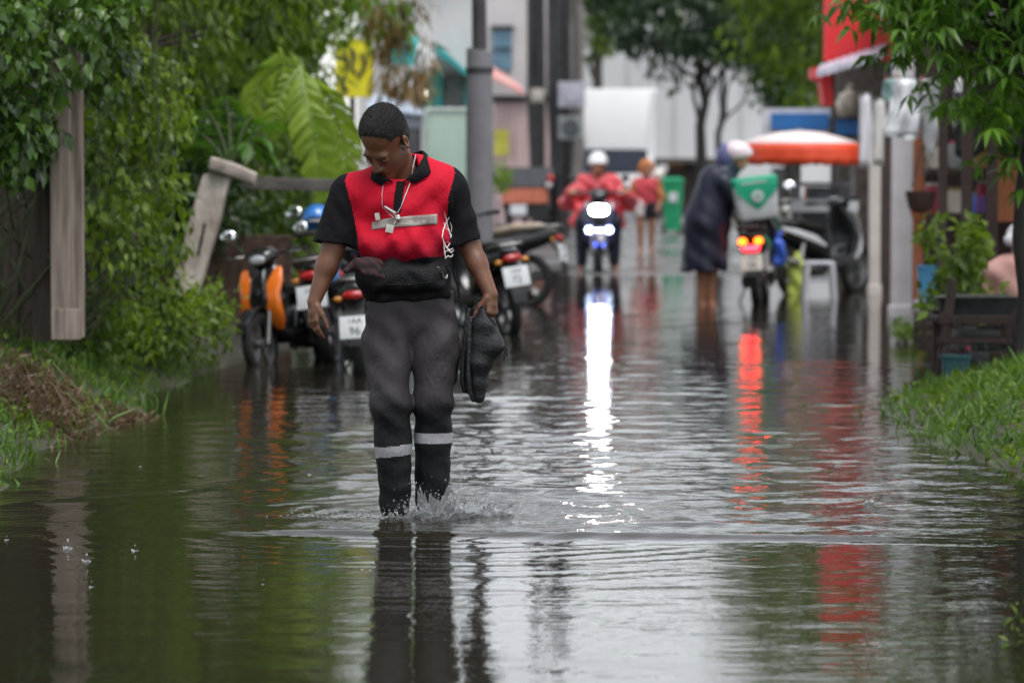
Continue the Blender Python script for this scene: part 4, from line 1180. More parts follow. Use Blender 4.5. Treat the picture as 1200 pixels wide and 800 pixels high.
# ---- grass and weeds of the banks
def blades(name, n, area, label, seed, hmin, hmax, lm, lean=.5, wd=.010, cond=None):
    r = np.random.default_rng(seed); x0, x1, y0, y1 = area
    x = r.uniform(x0, x1, n * 3); y = r.uniform(y0, y1, n * 3); z = ground_z(x, y)
    xl = np.interp(y, YL, XLv); xr = np.interp(y, YR, XRv)
    dens = .5 + .5 * wob(x, y, seed + 3, lo=.25, hi=1.6)
    d_ = np.maximum(xl - x, x - xr)
    keep = (z > -.012 - .05 * (r.random(len(x)) < .25)) & (r.random(len(x)) < np.clip(.25 + dens, .12, 1) * np.clip(.25 + d_ * 2.2, .1, 1))
    if cond is not None: keep &= cond(x, y)
    x, y, z = x[keep][:n], y[keep][:n], z[keep][:n]; k = len(x)
    h = r.uniform(hmin, hmax, k) * (1 + .5 * wob(x, y, seed + 9, lo=.3, hi=1.2)).clip(.35, 2)
    p = np.stack([x, y, z - .01], 1); ax = np.stack([r.normal(0, lean, k), r.normal(0, lean, k) - .1, np.ones(k)], 1); nr = r.normal(size=(k, 3)) + np.array([0, -.6, .2])
    lv = Leaves(); lv.put(p, ax, nr, h, wd * r.uniform(.6, 1.5, k), droop=.35, fold=.1)
    o = lv.build(name, lm); tag(o, label, kind='stuff'); return o
blades('grass', 26000, (-5.5, -1.6, 14, 26), 'wet green grass on the left bank', 51, .05, .17, grass_m, cond=lambda x, y: (y < 23.6) & ((np.abs(x + 2.62) > .20) | (np.abs(y - 18.3) > .6)))
blades('grass', 26000, (1.9, 6, 15, 23), 'bright green grass on the right bank', 52, .04, .13, grass_m)
blades('grass', 9000, (-6, -1.9, 6, 14.2), 'wet green grass on the near left bank', 53, .05, .16, grass_m, wd=.014)
blades('grass', 9000, (2.1, 6.2, 6, 15.2), 'bright green grass on the near right bank', 54, .05, .14, grass_m, wd=.014)
RNG = np.random.default_rng(77)
for nm, lab, xs0, ys0, n, hm, sd_ in (('weeds', 'leafy low weeds in the left bank grass', (-4.6, -2.0), (14.2, 23.5), 4200, .07, 81), ('weeds', 'round leafy weeds in the right bank grass', (2.0, 5.0), (15.2, 22.5), 5200, .05, 82)):
    x = RNG.uniform(*xs0, n); y = RNG.uniform(*ys0, n); z = ground_z(x, y); kp = z > .0
    x, y, z = x[kp], y[kp], z[kp]; k = len(x)
    lv = Leaves(); lv.put(np.stack([x, y, z + RNG.uniform(.0, hm * 1.4, k)], 1), RNG.normal(size=(k, 3)) + np.array([0, 0, .5]), RNG.normal(size=(k, 3)) * .4 + np.array([0, 0, 1]), RNG.uniform(.03, .06, k), RNG.uniform(.018, .035, k))
    tag(lv.build(nm, L_mid), lab, kind='stuff')
# brown rotting cuttings heaped at the foot of the post, and dead grass tuft
hv = []; RNG = np.random.default_rng(91); n = 2200
hx = RNG.normal(-2.62, .17, n); hy = RNG.normal(18.3, .40, n); hx2 = RNG.normal(-2.25, .16, 800); hy2 = RNG.normal(19.0, .10, 800)
hx = np.concatenate([hx, hx2]); hy = np.concatenate([hy, hy2]); hz = ground_z(hx, hy) + .07 * np.exp(-(((hx + 2.85) / .35) ** 2 + ((hy - 18.3) / .6) ** 2)) * RNG.random(len(hx)) + .02
k = len(hx); lv = Leaves(); lv.put(np.stack([hx, hy, hz], 1), RNG.normal(size=(k, 3)) * np.array([1, 1, .45]), RNG.normal(size=(k, 3)), RNG.uniform(.03, .10, k), RNG.uniform(.006, .025, k))
tag(lv.build('plant_litter', straw_m), 'heap of brown rotting plant cuttings below the timber post', kind='stuff')
tt = thing('dead_grass_tuft', 'tuft of long dead grass blades arching beside the plank fence', 'grass tuft', P(40, 460, 17.8))
mb = MB(); rs = random.Random(8)
for i in range(34):
    px = rs.uniform(20, 62); h = rs.uniform(.18, .42); sgn = rs.choice((-1, 1, 1)); b0 = Vector(P(px, 455, 17.8 + rs.gauss(0, .12))); b0.z = gz(b0.x, b0.y) - .02
    L_ = rs.uniform(.08, .3) * sgn
    mb.tube([b0, b0 + Vector((L_ * .2, -.02, h * .6)), b0 + Vector((L_ * .55, -.05, h)), b0 + Vector((L_, -.1, h * .8)), b0 + Vector((L_ * 1.25, -.12, h * .4))], [.004, .0035, .003, .002, .001], 5)
mb.build('blades', straw_m, tt, world=True)

# ---- right side: overhanging tree, potted plant, weed clumps
def right_tree():
    global RNG
    t = thing('tree', 'tree with long pointed leaves overhanging the right bank, its dark trunk by the slatted bench', 'tree', (GX(1197, 20.6), 20.6, .1))
    mb = MB(); b0 = Vector((GX(1196, 20.6), 20.6, .0)); top = Vector((b0.x + .05, 20.8, 2.6))
    mb.tube(limb_pts(b0, top, 8, .03, 4), [.062, .056, .052, .05, .048, .045, .042, .04, .036], 10)
    RNG = np.random.default_rng(31); rs = random.Random(31); lv = Leaves(); ends = []
    for i in range(58):
        px = rs.uniform(1050, 1300) if i > 5 else rs.uniform(1010, 1050); py = rs.uniform(-70, 165 if px > 1112 else 50); e = Vector(P(px, py, 20.4 + rs.uniform(-.7, 1.0))); ends.append(e)
        s = b0.lerp(top, rs.uniform(.72, 1.0)); mb.tube(limb_pts(s, e, 6, .12, i), [.018, .016, .013, .011, .009, .007, .005], 6)
    for i in range(46): ends.append(Vector(P(rs.uniform(1065, 1330), rs.uniform(-260, 60), 20.6 + rs.uniform(-.8, 1.6))))
    for i in range(60): ends.append(Vector((rs.uniform(2.6, 4.6), rs.uniform(20, 22.5), rs.uniform(2.6, 5.2))))
    pos = []; ax = []; nr = []; LL = []
    for e in ends:
        for _ in range(rs.randint(6, 9)):
            c = e + Vector((rs.gauss(0, .16), rs.gauss(0, .16), rs.gauss(0, .13))); up = Vector((rs.gauss(0, .35), rs.gauss(0, .35), 1)).normalized(); k = rs.randint(6, 9); a0 = rs.random() * 6
            u = up.orthogonal().normalized(); w_ = up.cross(u)
            for j in range(k):
                a = a0 + 2 * PI * j / k; d = u * math.cos(a) + w_ * math.sin(a)
                pos.append(c); ax.append(d + Vector((0, 0, rs.uniform(-1.0, -.1)))); nr.append(up + d * .3); LL.append(rs.uniform(.10, .19))
    lv.put(np.array([tuple(p) for p in pos]), np.array([tuple(p) for p in ax]), np.array([tuple(p) for p in nr]), np.array(LL), np.array(LL) * .24, droop=.22, fold=.18)
    mb.build('trunk', bark_dark, t, world=True); lv.build('crown', leaf_mat('long_pointed_leaves', (.022, .070, .010), (.15, .29, .040), .45, rough=.28), t, world=True)
right_tree()
tree('tree', 'tall dark tree standing over the hut on the right', (6.2, 24.5, .1), 3.4, .16, (6.0, 24.3, 4.6), (1.9, 2.4, 1.9), 150, 60, .45, .16, .06, L_deep, group='trees on the right', seed=12)
tree('tree', 'mid green tree above the red signboard shop', (6.6, 47, .1), 4.5, .2, (4.9, 47.5, 4.4), (2.0, 2.5, 2.6), 170, 60, .55, .2, .09, L_mid, group='trees on the right', seed=13, hang=.6)
c5 = scatter_px(44, 1088, 1152, 262, 362, 23.6, 23.9, 9)
leafy('potted_shrub', 'bushy green pot plant growing out of the black trough on the slatted bench', 'pot plant', P(1120, 362, 23.6), c5, [.085] * len(c5), 17, .10, .055, L_mid, None, 45, hang=.25, stem_r=.006)
c6 = scatter_px(7, 1150, 1176, 335, 372, 22.8, 22.9, 10)
leafy('seedling', 'small sprouting plant in front of the pink shirt', 'plant', P(1165, 372, 22.8), c6, [.05] * len(c6), 7, .08, .05, L_mid, None, 46, hang=.2, stem_r=.005)
c7 = scatter_px(14, 1052, 1078, 378, 402, 26.6, 26.8, 11)
leafy('weed_clump', 'small round weed clump at the foot of the white post', 'weeds', P(1065, 402, 26.7), c7, [.07] * len(c7), 22, .06, .03, L_mid, None, 47, hang=.1, stem_r=.004)
c8 = scatter_px(9, 1184, 1200, 728, 790, 10.2, 10.3, 12)
leafy('weed', 'thin green weed sprig poking out of the near flood water at the right edge', 'weeds', (GX(1200, 10.2), 10.25, -.08), [Vector((GX(x, 10.2), 10.2, z)) for x, z in ((1192, .05), (1196, .10), (1200, .14), (1190, .02), (1204, .08))], [.02] * 5, 3, .035, .012, L_mid, None, 48, hang=-.2, stem_r=.003)

# ---- unseen trees beside and behind the camera, added to shade man and lane
for i, (x, y, c, r_, lab) in enumerate(((-4.4, 12.2, (-4.0, 12.0, 4.6), (1.9, 2.6, 1.8), 'unseen broad tree added to shade the lane, left bank before the plank fence'), (4.6, 12.5, (4.3, 12.3, 4.8), (1.9, 2.6, 1.9), 'unseen broad tree added to shade the lane, right bank before the slatted bench'), (-4.2, 4.0, (-3.6, 3.6, 5.0), (2.4, 3.2, 1.8), 'unseen spreading tree added to shade the lane, left bank nearest the camera'), (4.4, 3.6, (3.7, 3.4, 5.0), (2.4, 3.2, 1.8), 'unseen spreading tree added to shade the lane, right bank nearest the camera'), (-2.9, -6.5, (-.4, -6.5, 6.0), (4.4, 3.4, 2.0), 'unseen wide tree added to shade the lane from behind the camera'))):
    tree('tree', lab, (x, y, .35), 3.6, .15, c, r_, 90, 44, .60, .22, .11, L_deep, group='unseen trees added to shade the lane', seed=100 + i)
# ---- trees of the background
tree('tree', 'dark slender street tree in front of the pale grey building, straight thin trunk', (GX(822, 62), 62, .05), 3.2, .11, (GX(800, 62), 62, 4.3), (1.75, 1.3, 1.45), 80, 52, .36, .2, .09, L_grey, bark_dark, seed=21, hang=.5, shell=.35, limbs=9)
tree('tree', 'smaller dark tree just right of the slender street tree', (GX(846, 66), 66, .05), 3.0, .075, (GX(868, 66), 66, 4.1), (.95, 1.0, 1.25), 44, 46, .34, .2, .09, L_grey, bark_dark, seed=22, hang=.5, limbs=7)
tree('tree', 'thick green tree behind the red signboard', (GX(925, 58), 58, .05), 2.6, .13, (GX(925, 58), 58, 3.55), (.68, 1.3, 1.9), 90, 60, .36, .17, .08, L_deep, seed=23, hang=.5)
tree('tree', 'tall light green tree rising behind the tangled cables', (GX(700, 88), 88, .1), 5, .16, (GX(715, 88), 88, 6.4), (2.0, 1.6, 2.2), 80, 46, .55, .26, .12, L_mid, seed=24, hang=.5)
# ================================================================== buildings and fixed things
def fbox(px0, py0, px1, py1, Y, depth):
    """box whose front face fills that part of the view when standing at distance Y"""
    a = P(px0, py1, Y); b = P(px1, py0, Y)
    return Vector(((a.x + b.x) / 2, Y + depth / 2, (a.z + b.z) / 2)), (b.x - a.x, depth, b.z - a.z)
def wpart(name, m, parent, *boxes, bev=.004):
    mb = MB()
    for c, d in boxes: mb.box(c, d, bev=bev)
    return mb.build(name, m, parent, smooth=False, world=True)
def span(x0, x1, y0, y1, z0, z1): return Vector(((x0 + x1) / 2, (y0 + y1) / 2, (z0 + z1) / 2)), (x1 - x0, y1 - y0, z1 - z0)

plank, nt, b = new_mat('weathered_planks')
tc = N(nt, 'ShaderNodeTexCoord'); mp = N(nt, 'ShaderNodeMapping'); mp.inputs['Scale'].default_value = (9, 9, .7)
nt.links.new(tc.outputs['Object'], mp.inputs[0]); n1 = N(nt, 'ShaderNodeTexNoise'); n1.inputs['Scale'].default_value = 3; n1.inputs['Detail'].default_value = 8
nt.links.new(mp.outputs[0], n1.inputs['Vector']); cr = N(nt, 'ShaderNodeValToRGB'); cr.color_ramp.elements[0].position = .3; cr.color_ramp.elements[1].position = .75
cr.color_ramp.elements[0].color = (.020, .014, .010, 1); cr.color_ramp.elements[1].color = (.085, .062, .045, 1)
nt.links.new(n1.outputs['Fac'], cr.inputs[0]); nt.links.new(cr.outputs[0], b.inputs['Base Color']); b.inputs['Roughness'].default_value = .75
bu = N(nt, 'ShaderNodeBump'); bu.inputs['Strength'].default_value = .5; bu.inputs['Distance'].default_value = .01; nt.links.new(n1.outputs['Fac'], bu.inputs['Height']); nt.links.new(bu.outputs[0], b.inputs['Normal'])
timber = plank.copy(); timber.name = 'grey_timber'; e = [n for n in timber.node_tree.nodes if n.type == 'VALTORGB'][0].color_ramp.elements
e[0].color = (.12, .095, .075, 1); e[1].color = (.36, .30, .25, 1)
concrete = mat('mossy_concrete', (.22, .18, .15), .85, var=.3, scale=7, bump=.8, bscale=22, col2=(.48, .43, .38), stretch=(1, 1, .5))
pale_wall = mat('pale_grey_render', (.54, .54, .55), .85, var=.10, scale=.35, bump=.1, bscale=20)
dark_metal = mat('dark_painted_metal', (.03, .03, .033), .5, var=.3, scale=10)
white_paint = mat('white_paint', (.74, .74, .75), .5, var=.06, scale=3, bump=.05)
glass_m = mat('dark_window_glass', (.03, .04, .05), .08, var=.3, scale=2, spec=.6)

fe = thing('plank_fence', 'dark brown vertical plank fence under the creeper at the left edge', 'fence', (-3.4, 19.7, .4))
mb = MB(); rs = random.Random(2); x = -5.4
while x < -2.80:
    wd = rs.uniform(.11, .15); mb.box((x + wd / 2, 19.75 + rs.uniform(-.012, .012), 1.22 + rs.uniform(-.05, .05)), (wd - .008, .022, 1.9), (0, rs.gauss(0, .008), rs.gauss(0, .02)), .003); x += wd
mb.build('boards', plank, fe, smooth=False, world=True)
wpart('rail', plank, fe, span(-5.4, -2.8, 19.78, 19.83, .65, .74)); wpart('rail', plank, fe, span(-5.4, -2.8, 19.78, 19.83, 1.7, 1.79))
po = thing('timber_post', 'weathered grey timber post of two boards at the end of the plank fence', 'post', P(78, 395, 19.2))
c, d = fbox(60, 40, 81, 398, 19.2, .13); wpart('board', timber, po, (c, d), bev=.006); c, d = fbox(82, 60, 95, 396, 19.25, .10); wpart('board', timber, po, (c, d), bev=.006)
c, d = fbox(60, 362, 94, 398, 19.17, .03); wpart('foot_plate', timber, po, (c, d))
po = thing('timber_post', 'dark brown timber post just left of the grey one', 'post', P(48, 395, 19.35)); c, d = fbox(38, 30, 57, 400, 19.35, .12); wpart('board', plank, po, (c, d), bev=.006)

# leaning concrete post with its fallen lintel
lp = thing('concrete_post', 'leaning mossy concrete post with a lintel resting at its top, beside the orange scooter', 'post', P(218, 340, 23.9))
a, b_ = P(216, 345, 23.9), P(256, 200, 24.05); mb = MB(); u = Vector((.115, 0, .03)); w_ = Vector((0, .10, 0))
rings = [(a.lerp(b_, t) + Vector((rs.gauss(0, .004), 0, 0)), u * (1.0 + rs.uniform(-.05, .05)), w_, 9) for t in (0, .15, .3, .45, .6, .75, .9, 1)]
mb.loft(rings, 28); mb.build('shaft', concrete, lp, world=True)
mb = MB(); mb.loft([(P(247, 191, 23.95), (0, .10, 0), (.012, 0, .045), 6), (P(272, 199, 24.0), (0, .10, 0), (.01, 0, .05), 6), (P(300, 210, 24.1), (0, .09, 0), (.01, 0, .042), 6)], 20); mb.build('lintel', concrete, lp, world=True)
mb = MB(); mb.tube([P(232, 300, 23.8), P(240, 262, 23.82), P(236, 285, 23.78)], .012, 6); mb.build('broken_corner', bark, lp, world=True)
bm_ = thing('broken_beam', 'thin dark concrete beam lying back from the leaning post into the bushes', 'beam', P(330, 215, 24.6)); mb = MB(); mb.box((P(345, 216, 24.7)), (.75, .12, .09), (0, .03, .1), .01); mb.build('beam_body', mat('damp_concrete', (.10, .09, .08), .85, var=.4, scale=6, bump=.5), bm_, world=True)
wl = thing('low_wall', 'dark broken brick wall in the shade behind the parked scooters', 'wall', (-2.3, 26.6, .2)); wpart('wall_body', mat('damp_brick', (.085, .05, .038), .85, var=.5, scale=12, bump=.6), wl, span(-3.4, -1.75, 26.6, 26.75, .0, .85))

# ---- grey concrete utility pole
pl = thing('utility_pole', 'round grey concrete utility pole behind the shoulder of the wading man', 'pole', (GX(562, 33), 33, 0))
mb = MB(); mb.tube([(GX(562, 33), 33, -.2), (GX(562, 33), 33, 2.48), (GX(562.5, 33), 33, 2.5)], [.135, .128, .126], 20); mb.build('lower_shaft', mat('grey_concrete_pole', (.18, .175, .19), .8, var=.12, scale=5, bump=.2, bscale=60), pl, world=True)
mb = MB(); mb.tube([(GX(562, 33), 33, 2.5), (GX(561, 33), 33, 3.6), (GX(560, 33), 33, 7)], [.075, .07, .065], 14); mb.build('upper_shaft', mat('dark_pole_top', (.045, .04, .045), .7, var=.3), pl, world=True)
mb = MB(); mb.lathe([(.131, 2.28), (.137, 2.28), (.137, 2.33), (.131, 2.33)], 20, c=(GX(562, 33), 33, 0)); mb.build('collar', dark_metal, pl, world=True)

# ---- two dark poles wrapped in cables, with meters
CG = 'dark poles with cables and meters'
for nm, lab, x0, x1, Y, top in (('utility_pole', 'dark cable-wrapped pole carrying the electricity meters', 643, 668, 58, 7.0), ('utility_pole', 'darkest slim pole behind the pink shutters', 622, 638, 60, 7.0)):
    xc = GX((x0 + x1) / 2, Y); r_ = (x1 - x0) / 2 / FPX * Y
    t = thing(nm, lab, 'pole', (xc, Y, .05), group=CG); mb = MB(); mb.tube([(xc, Y, -.1), (xc + .02, Y, 2.5), (xc, Y, top)], [r_ * 1.05, r_, r_ * .9], 14); mb.build('shaft', mat('dark_pole', (.022, .018, .018), .75, var=.5, scale=8, bump=.5), t, world=True)
    mb = MB(); rs = random.Random(x0)
    for i in range(9):
        o = rs.uniform(-1.5, 1.5); mb.tube([(xc + o * r_, Y - r_ * 1.1 + rs.uniform(-.05, .05), z + rs.uniform(-.1, .1)) if j else (xc + o * r_ * .6, Y - r_ * 1.05, z) for j, z in enumerate((rs.uniform(.6, 1.8), 2.4, 3.3, 4.3, 5.6))], rs.uniform(.018, .04), 6)
    mb.build('cables', dark_metal, t, world=True)
mt = mat('meter_box', (.36, .36, .42), .6, var=.15, scale=6)
for lab, x0, y0, x1, y1, mm in (('lilac grey electricity meter box, upper one on the dark pole', 654, 96, 686, 126, mt), ('grey electricity meter with a round glass dial, lower one on the dark pole', 654, 136, 684, 164, mat('meter_grey', (.20, .21, .21), .5, var=.3, scale=6)), ('small beige junction box beside the upper meter', 622, 104, 637, 120, mat('junction_beige', (.40, .37, .33), .6))):
    c, d = fbox(x0, y0, x1, y1, 57.35, .16); t = thing('electricity_meter' if 'junction' not in lab else 'junction_box', lab, 'meter' if 'junction' not in lab else 'box', c); wpart('case', mm, t, (c, d), bev=.02)
    mb = MB(); mb.lathe([(0, -.02), (d[0] * .3, -.02), (d[0] * .33, .0)], 18, axis='y', c=(c.x, c.y - d[1] / 2 - .004, c.z)); mb.build('dial', glass_m if 'dial' in lab else mm, t, world=True)
px_ = thing('pipe_post', 'slim grey brown post right of the meter pole', 'post', (GX(676, 64), 64, .05)); mb = MB(); mb.tube([(GX(676, 64), 64, 0), (GX(677, 64), 64, 6)], .12, 12); mb.build('shaft', mat('grey_brown_post', (.20, .18, .17), .8, var=.2), px_, world=True)

# ---- left houses
teal = mat('teal_painted_sheet', (.02, .30, .29), .5, var=.2, scale=4, stretch=(6, 6, 1)); white_wall = mat('white_house_wall', (.56, .54, .54), .85, var=.1, scale=1.5, bump=.1)
h1 = thing('house', 'white gabled house with a teal awning and teal shutters, behind the grey utility pole', 'house', (GX(500, 48), 50, .1))
wpart('wall', white_wall, h1, span(GX(420, 48), GX(556, 48), 48, 54, .05, 4.3))
mb = MB(); g0, g1, zt_ = GX(415, 48), GX(562, 48), 4.3
mb.prism([(g0 - .1, 47.7, zt_), (g1 + .15, 47.7, zt_), ((g0 + g1) / 2, 47.7, zt_ + 1.1)], (0, 6.5, 0)); mb.build('roof', mat('grey_tin_roof', (.30, .30, .32), .5, var=.2), h1, smooth=False, world=True)
mb = MB(); mb.prism([P(508, 48, 46.6), P(550, 86, 46.6), P(556, 96, 46.6), P(512, 62, 46.6)], (0, 1.4, 0)); aw = mb.build('awning', teal, h1, smooth=False, world=True)
mb = MB(); mb.prism([P(450, 54, 46.3), P(490, 50, 46.3), P(484, 78, 46.3), P(455, 74, 46.3)], (0, 1.0, .12)); mb.build('awning', teal, h1, smooth=False, world=True)
mb = MB(); mb.prism([P(480, 54, 46.5), P(509, 66, 46.5), P(507, 80, 46.5), P(484, 74, 46.5)], (0, .6, .1)); mb.build('rain_flap', white_paint, h1, smooth=False, world=True)
c, d = fbox(499, 80, 519, 126, 47.8, .15); wpart('shutter', teal, h1, (c, d)); c, d = fbox(544, 96, 556, 128, 47.8, .15); wpart('shutter', teal, h1, (c, d))
c, d = fbox(474, 84, 498, 124, 47.9, .06); wpart('window', dark_metal, h1, (c, d)); c, d = fbox(521, 88, 543, 126, 47.85, .08); wpart('door', mat('grey_door', (.14, .15, .16), .6, var=.3), h1, (c, d))
for x in (455, 467, 480): c, d = fbox(x, 86, x + 4, 130, 46.4, .05); wpart('awning_post', white_paint, h1, (c, d))
lt = thing('lamp', 'small round lit lamp under the teal awning', 'lamp', P(496, 109, 46.9)); mb = MB(); mb.ell(P(496, 109, 46.9), (.045, .045, .045)); mb.build('bulb', emit_mat('warm_bulb', (1, .9, .7), 6), lt, world=True); mb = MB(); mb.tube([P(496, 104, 46.9), P(496, 100, 46.9), P(498, 96, 47.5)], [.022, .012, .01], 8); mb.build('socket', dark_metal, lt, world=True)
gw = thing('green_panel_wall', 'pale mint green panel wall below the teal house, left of the pole', 'wall', (GX(525, 43), 43, .05)); c, d = fbox(497, 129, 553, 270, 43, .08); wpart('panel', mat('mint_panel', (.40, .52, .44), .6, var=.08, scale=3), gw, (c, d)); c, d = fbox(497, 126, 553, 130, 42.97, .14); wpart('cap_rail', mat('mint_rail', (.50, .56, .52), .6), gw, (c, d))
for x in (499, 551): c, d = fbox(x - 2, 130, x + 2, 272, 42.96, .035); wpart('upright', mat('mint_rail2', (.34, .42, .37), .6), gw, (c, d))
tp = thing('canopy', 'pale blue grey sheet canopy on poles behind the head of the wading man', 'canopy', P(465, 130, 41)); mb = MB()
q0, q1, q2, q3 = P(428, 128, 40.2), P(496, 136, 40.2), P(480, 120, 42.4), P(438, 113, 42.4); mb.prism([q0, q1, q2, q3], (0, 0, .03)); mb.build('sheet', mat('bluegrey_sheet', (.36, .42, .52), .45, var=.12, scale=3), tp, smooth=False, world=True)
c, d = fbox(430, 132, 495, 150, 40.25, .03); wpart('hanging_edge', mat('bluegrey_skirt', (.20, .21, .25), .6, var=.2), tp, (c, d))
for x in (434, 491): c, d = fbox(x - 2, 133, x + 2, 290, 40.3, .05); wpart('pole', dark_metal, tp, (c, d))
wpart('shade_panel', mat('canopy_shadow_cloth', (.08, .08, .09), .8, var=.3), tp, (lambda q: (q[0], q[1]))(fbox(440, 150, 492, 235, 42.3, .04)))  # dark panel standing in for the shade under the canopy

# yellow sign
ysn = mat('yellow_sign_face', (.78, .70, .03), .45, var=.05, scale=2)
ys_ = thing('signboard', 'bright yellow signboard with dark marks seen between the left bank leaves', 'sign', P(415, 120, 38)); c, d = fbox(393, 47, 437, 114, 38, .05); wpart('board', ysn, ys_, (c, d))
mk = MB()
for pts in ([(403, 60), (407, 72), (405, 84)], [(411, 56), (415, 66), (412, 80), (418, 86)], [(424, 62), (428, 76), (420, 92)], [(400, 92), (404, 104), (402, 110)], [(405, 88), (400, 99), (408, 106)]): mk.tube([P(x, y, 37.985) for x, y in pts], [.018, .024, .016, .02][:len(pts)], 6)
mk.build('dark_marks', dark_metal, ys_, world=True); wpart('post', dark_metal, ys_, span(GX(413, 38) - .03, GX(413, 38) + .03, 38.06, 38.12, 0, 2.8))

# pink shutter shop and pale building behind
h2 = thing('shop_house', 'pale building with a blue window, pink lean-to awning and pinkish folding shutters', 'building', (GX(600, 66), 68, .05))
wpart('wall', mat('pale_building_wall', (.50, .48, .48), .85, var=.07, scale=1), h2, span(GX(566, 66), GX(660, 66), 66, 76, .05, 5.2)); c, d = fbox(577, 34, 600, 82, 65.9, .08)
wf = wpart('window', mat('blue_shutter', (.10, .20, .27), .5, var=.2), h2, (c, d)); c, d = fbox(575, 30, 602, 35, 65.85, .2); wpart('lintel', dark_metal, wf, (c, d)); c, d = fbox(577, 56, 600, 58, 65.85, .04); wpart('glazing_bar', dark_metal, wf, (c, d))
mb = MB(); mb.prism([P(570, 90, 64.2), P(614, 112, 64.2), P(610, 104, 65.6), P(574, 80, 65.6)], (0, .0, .07)); mb.build('awning', mat('pinkish_awning', (.62, .22, .20), .6, var=.25, scale=3, col2=(.68, .45, .42)), h2, smooth=False, world=True)
pk = mat('pink_shutter', (.56, .40, .40), .6, var=.12, scale=3, stretch=(5, 5, .5))
for x in (580, 592, 604, 616, 628, 640): c, d = fbox(x, 118, x + 11, 262, 65.6, .08); wpart('shutter_leaf', pk, h2, (c, d))
c, d = fbox(572, 112, 652, 120, 65.5, .2); wpart('shutter_head', dark_metal, h2, (c, d))
yb = thing('poster', 'small yellow poster on the pink shutters', 'poster', P(587, 165, 65.4)); c, d = fbox(579, 152, 596, 182, 65.4, .02); wpart('sheet', mat('yellow_poster', (.60, .56, .08), .6, var=.2, scale=6), yb, (c, d))

# far pale grey hall and more blocks closing the lane
hall = thing('hall', 'large pale grey rendered hall closing the end of the lane', 'building', (GX(800, 104), 106, .2))
wpart('wall', pale_wall, hall, span(GX(640, 104), GX(1080, 104), 104, 125, 0, 9.6)); c, d = fbox(680, 38, 950, 46, 103.9, .25); wpart('string_course', mat('grey_ledge', (.32, .32, .33), .8, var=.1), hall, (c, d))
for x in (735, 790, 868, 925): c, d = fbox(x, 46, x + 1.5, 200, 103.95, .1); wpart('pilaster', mat('grey_joint', (.36, .36, .37), .8), hall, (c, d))
for x in (752, 905): c, d = fbox(x, 196, x + 26, 240, 103.95, .1); wpart('door', dark_metal, hall, (c, d))
bh = thing('apartment_block', 'taller greyish block behind the pale building on the left', 'building', (GX(560, 92), 95, .1)); wpart('wall', mat('grey_block_wall', (.42, .42, .43), .85, var=.1, scale=.7), bh, span(GX(470, 92), GX(672, 92), 92, 100, 0, 8.2))
for x in (590, 620, 648): c, d = fbox(x, -30, x + 14, 0, 91.95, .1); wpart('window', glass_m, bh, (c, d)); c, d = fbox(x, 30, x + 14, 60, 91.95, .1); wpart('window', glass_m, bh, (c, d))
sh = thing('shed', 'dark low shed with a brown counter under the street tree', 'shed', (GX(800, 78), 79, .1)); dk = mat('dark_shed_boards', (.030, .024, .020), .8, var=.4, scale=4)
wpart('body', dk, sh, span(GX(762, 78), GX(858, 78), 78.3, 81, .0, 1.25)); wpart('roof', mat('shed_roof', (.07, .06, .055), .7, var=.3), sh, span(GX(758, 78), GX(862, 78), 77.8, 81.2, 1.25, 1.36)); c, d = fbox(770, 188, 800, 196, 78.2, .06); wpart('counter', mat('orange_brown_counter', (.28, .13, .03), .6), sh, (c, d))

# ---- right side: shop with the red signboard
red_m = mat('red_signboard', (.72, .025, .030), .45, var=.05, scale=2)
sb = thing('shophouse', 'open-fronted shop under the red signboard on the right', 'shop', (4.9, 40, .1))
xs_ = GX(960, 41)
wpart('wall', mat('shop_side_wall', (.16, .13, .11), .8, var=.3), sb, span(4.35, 7.6, 45.2, 45.4, .05, 3.2)); wpart('wall', mat('shop_side_wall2', (.13, .11, .10), .8, var=.3), sb, span(7.4, 7.6, 36.5, 45.2, .05, 3.2)); wpart('roof', mat('shop_tin', (.20, .20, .21), .5, var=.2), sb, span(4.2, 7.8, 36.6, 45.6, 3.2, 3.3))
rb = thing('signboard', 'big plain red signboard above the shop on the right', 'sign', P(1000, 70, 40)); mb = MB(); mb.box(*fbox(966, -40, 1052, 72, 40, .12), bev=.01); mb.build('board', red_m, rb, smooth=False, world=True); wpart('post', dark_metal, rb, span(GX(1040, 40), GX(1046, 40), 40.15, 40.25, .05, 3.2)); wpart('post', dark_metal, rb, span(GX(975, 40), GX(980, 40), 40.15, 40.25, .05, 3.2))
mb = MB(); mb.prism([P(952, 80, 39.6), P(975, 74, 39.6), P(977, 124, 39.6), P(966, 124, 39.6), P(962, 96, 39.6), P(952, 92, 39.6)], (0, .5, 0)); mb.build('bracket', red_m, rb, smooth=False, world=True)
ea = thing('awning', 'pale corrugated awning edge beneath the red signboard', 'awning', P(990, 80, 39)); mb = MB(); n = 24
a, b_ = P(956, 84, 38.6), P(1034, 62, 38.6); a2, b2 = P(962, 76, 39.8), P(1040, 50, 39.8); vs = []
for i in range(n + 1):
    o = Vector((0, 0, .015 * math.sin(i * 2.4))); vs += [a.lerp(b_, i / n) + o, a2.lerp(b2, i / n) + o, a.lerp(b_, i / n) + o - Vector((0, 0, .07)), a2.lerp(b2, i / n) + o - Vector((0, 0, .04))]
fs = []
for i in range(n):
    k = i * 4; fs += [[k, k + 1, k + 5, k + 4], [k + 2, k + 6, k + 7, k + 3], [k, k + 4, k + 6, k + 2], [k + 1, k + 3, k + 7, k + 5]]
mb.add(vs, fs); mb.build('sheet', mat('pale_tin', (.50, .50, .58), .4, var=.2, scale=6), ea, world=True)
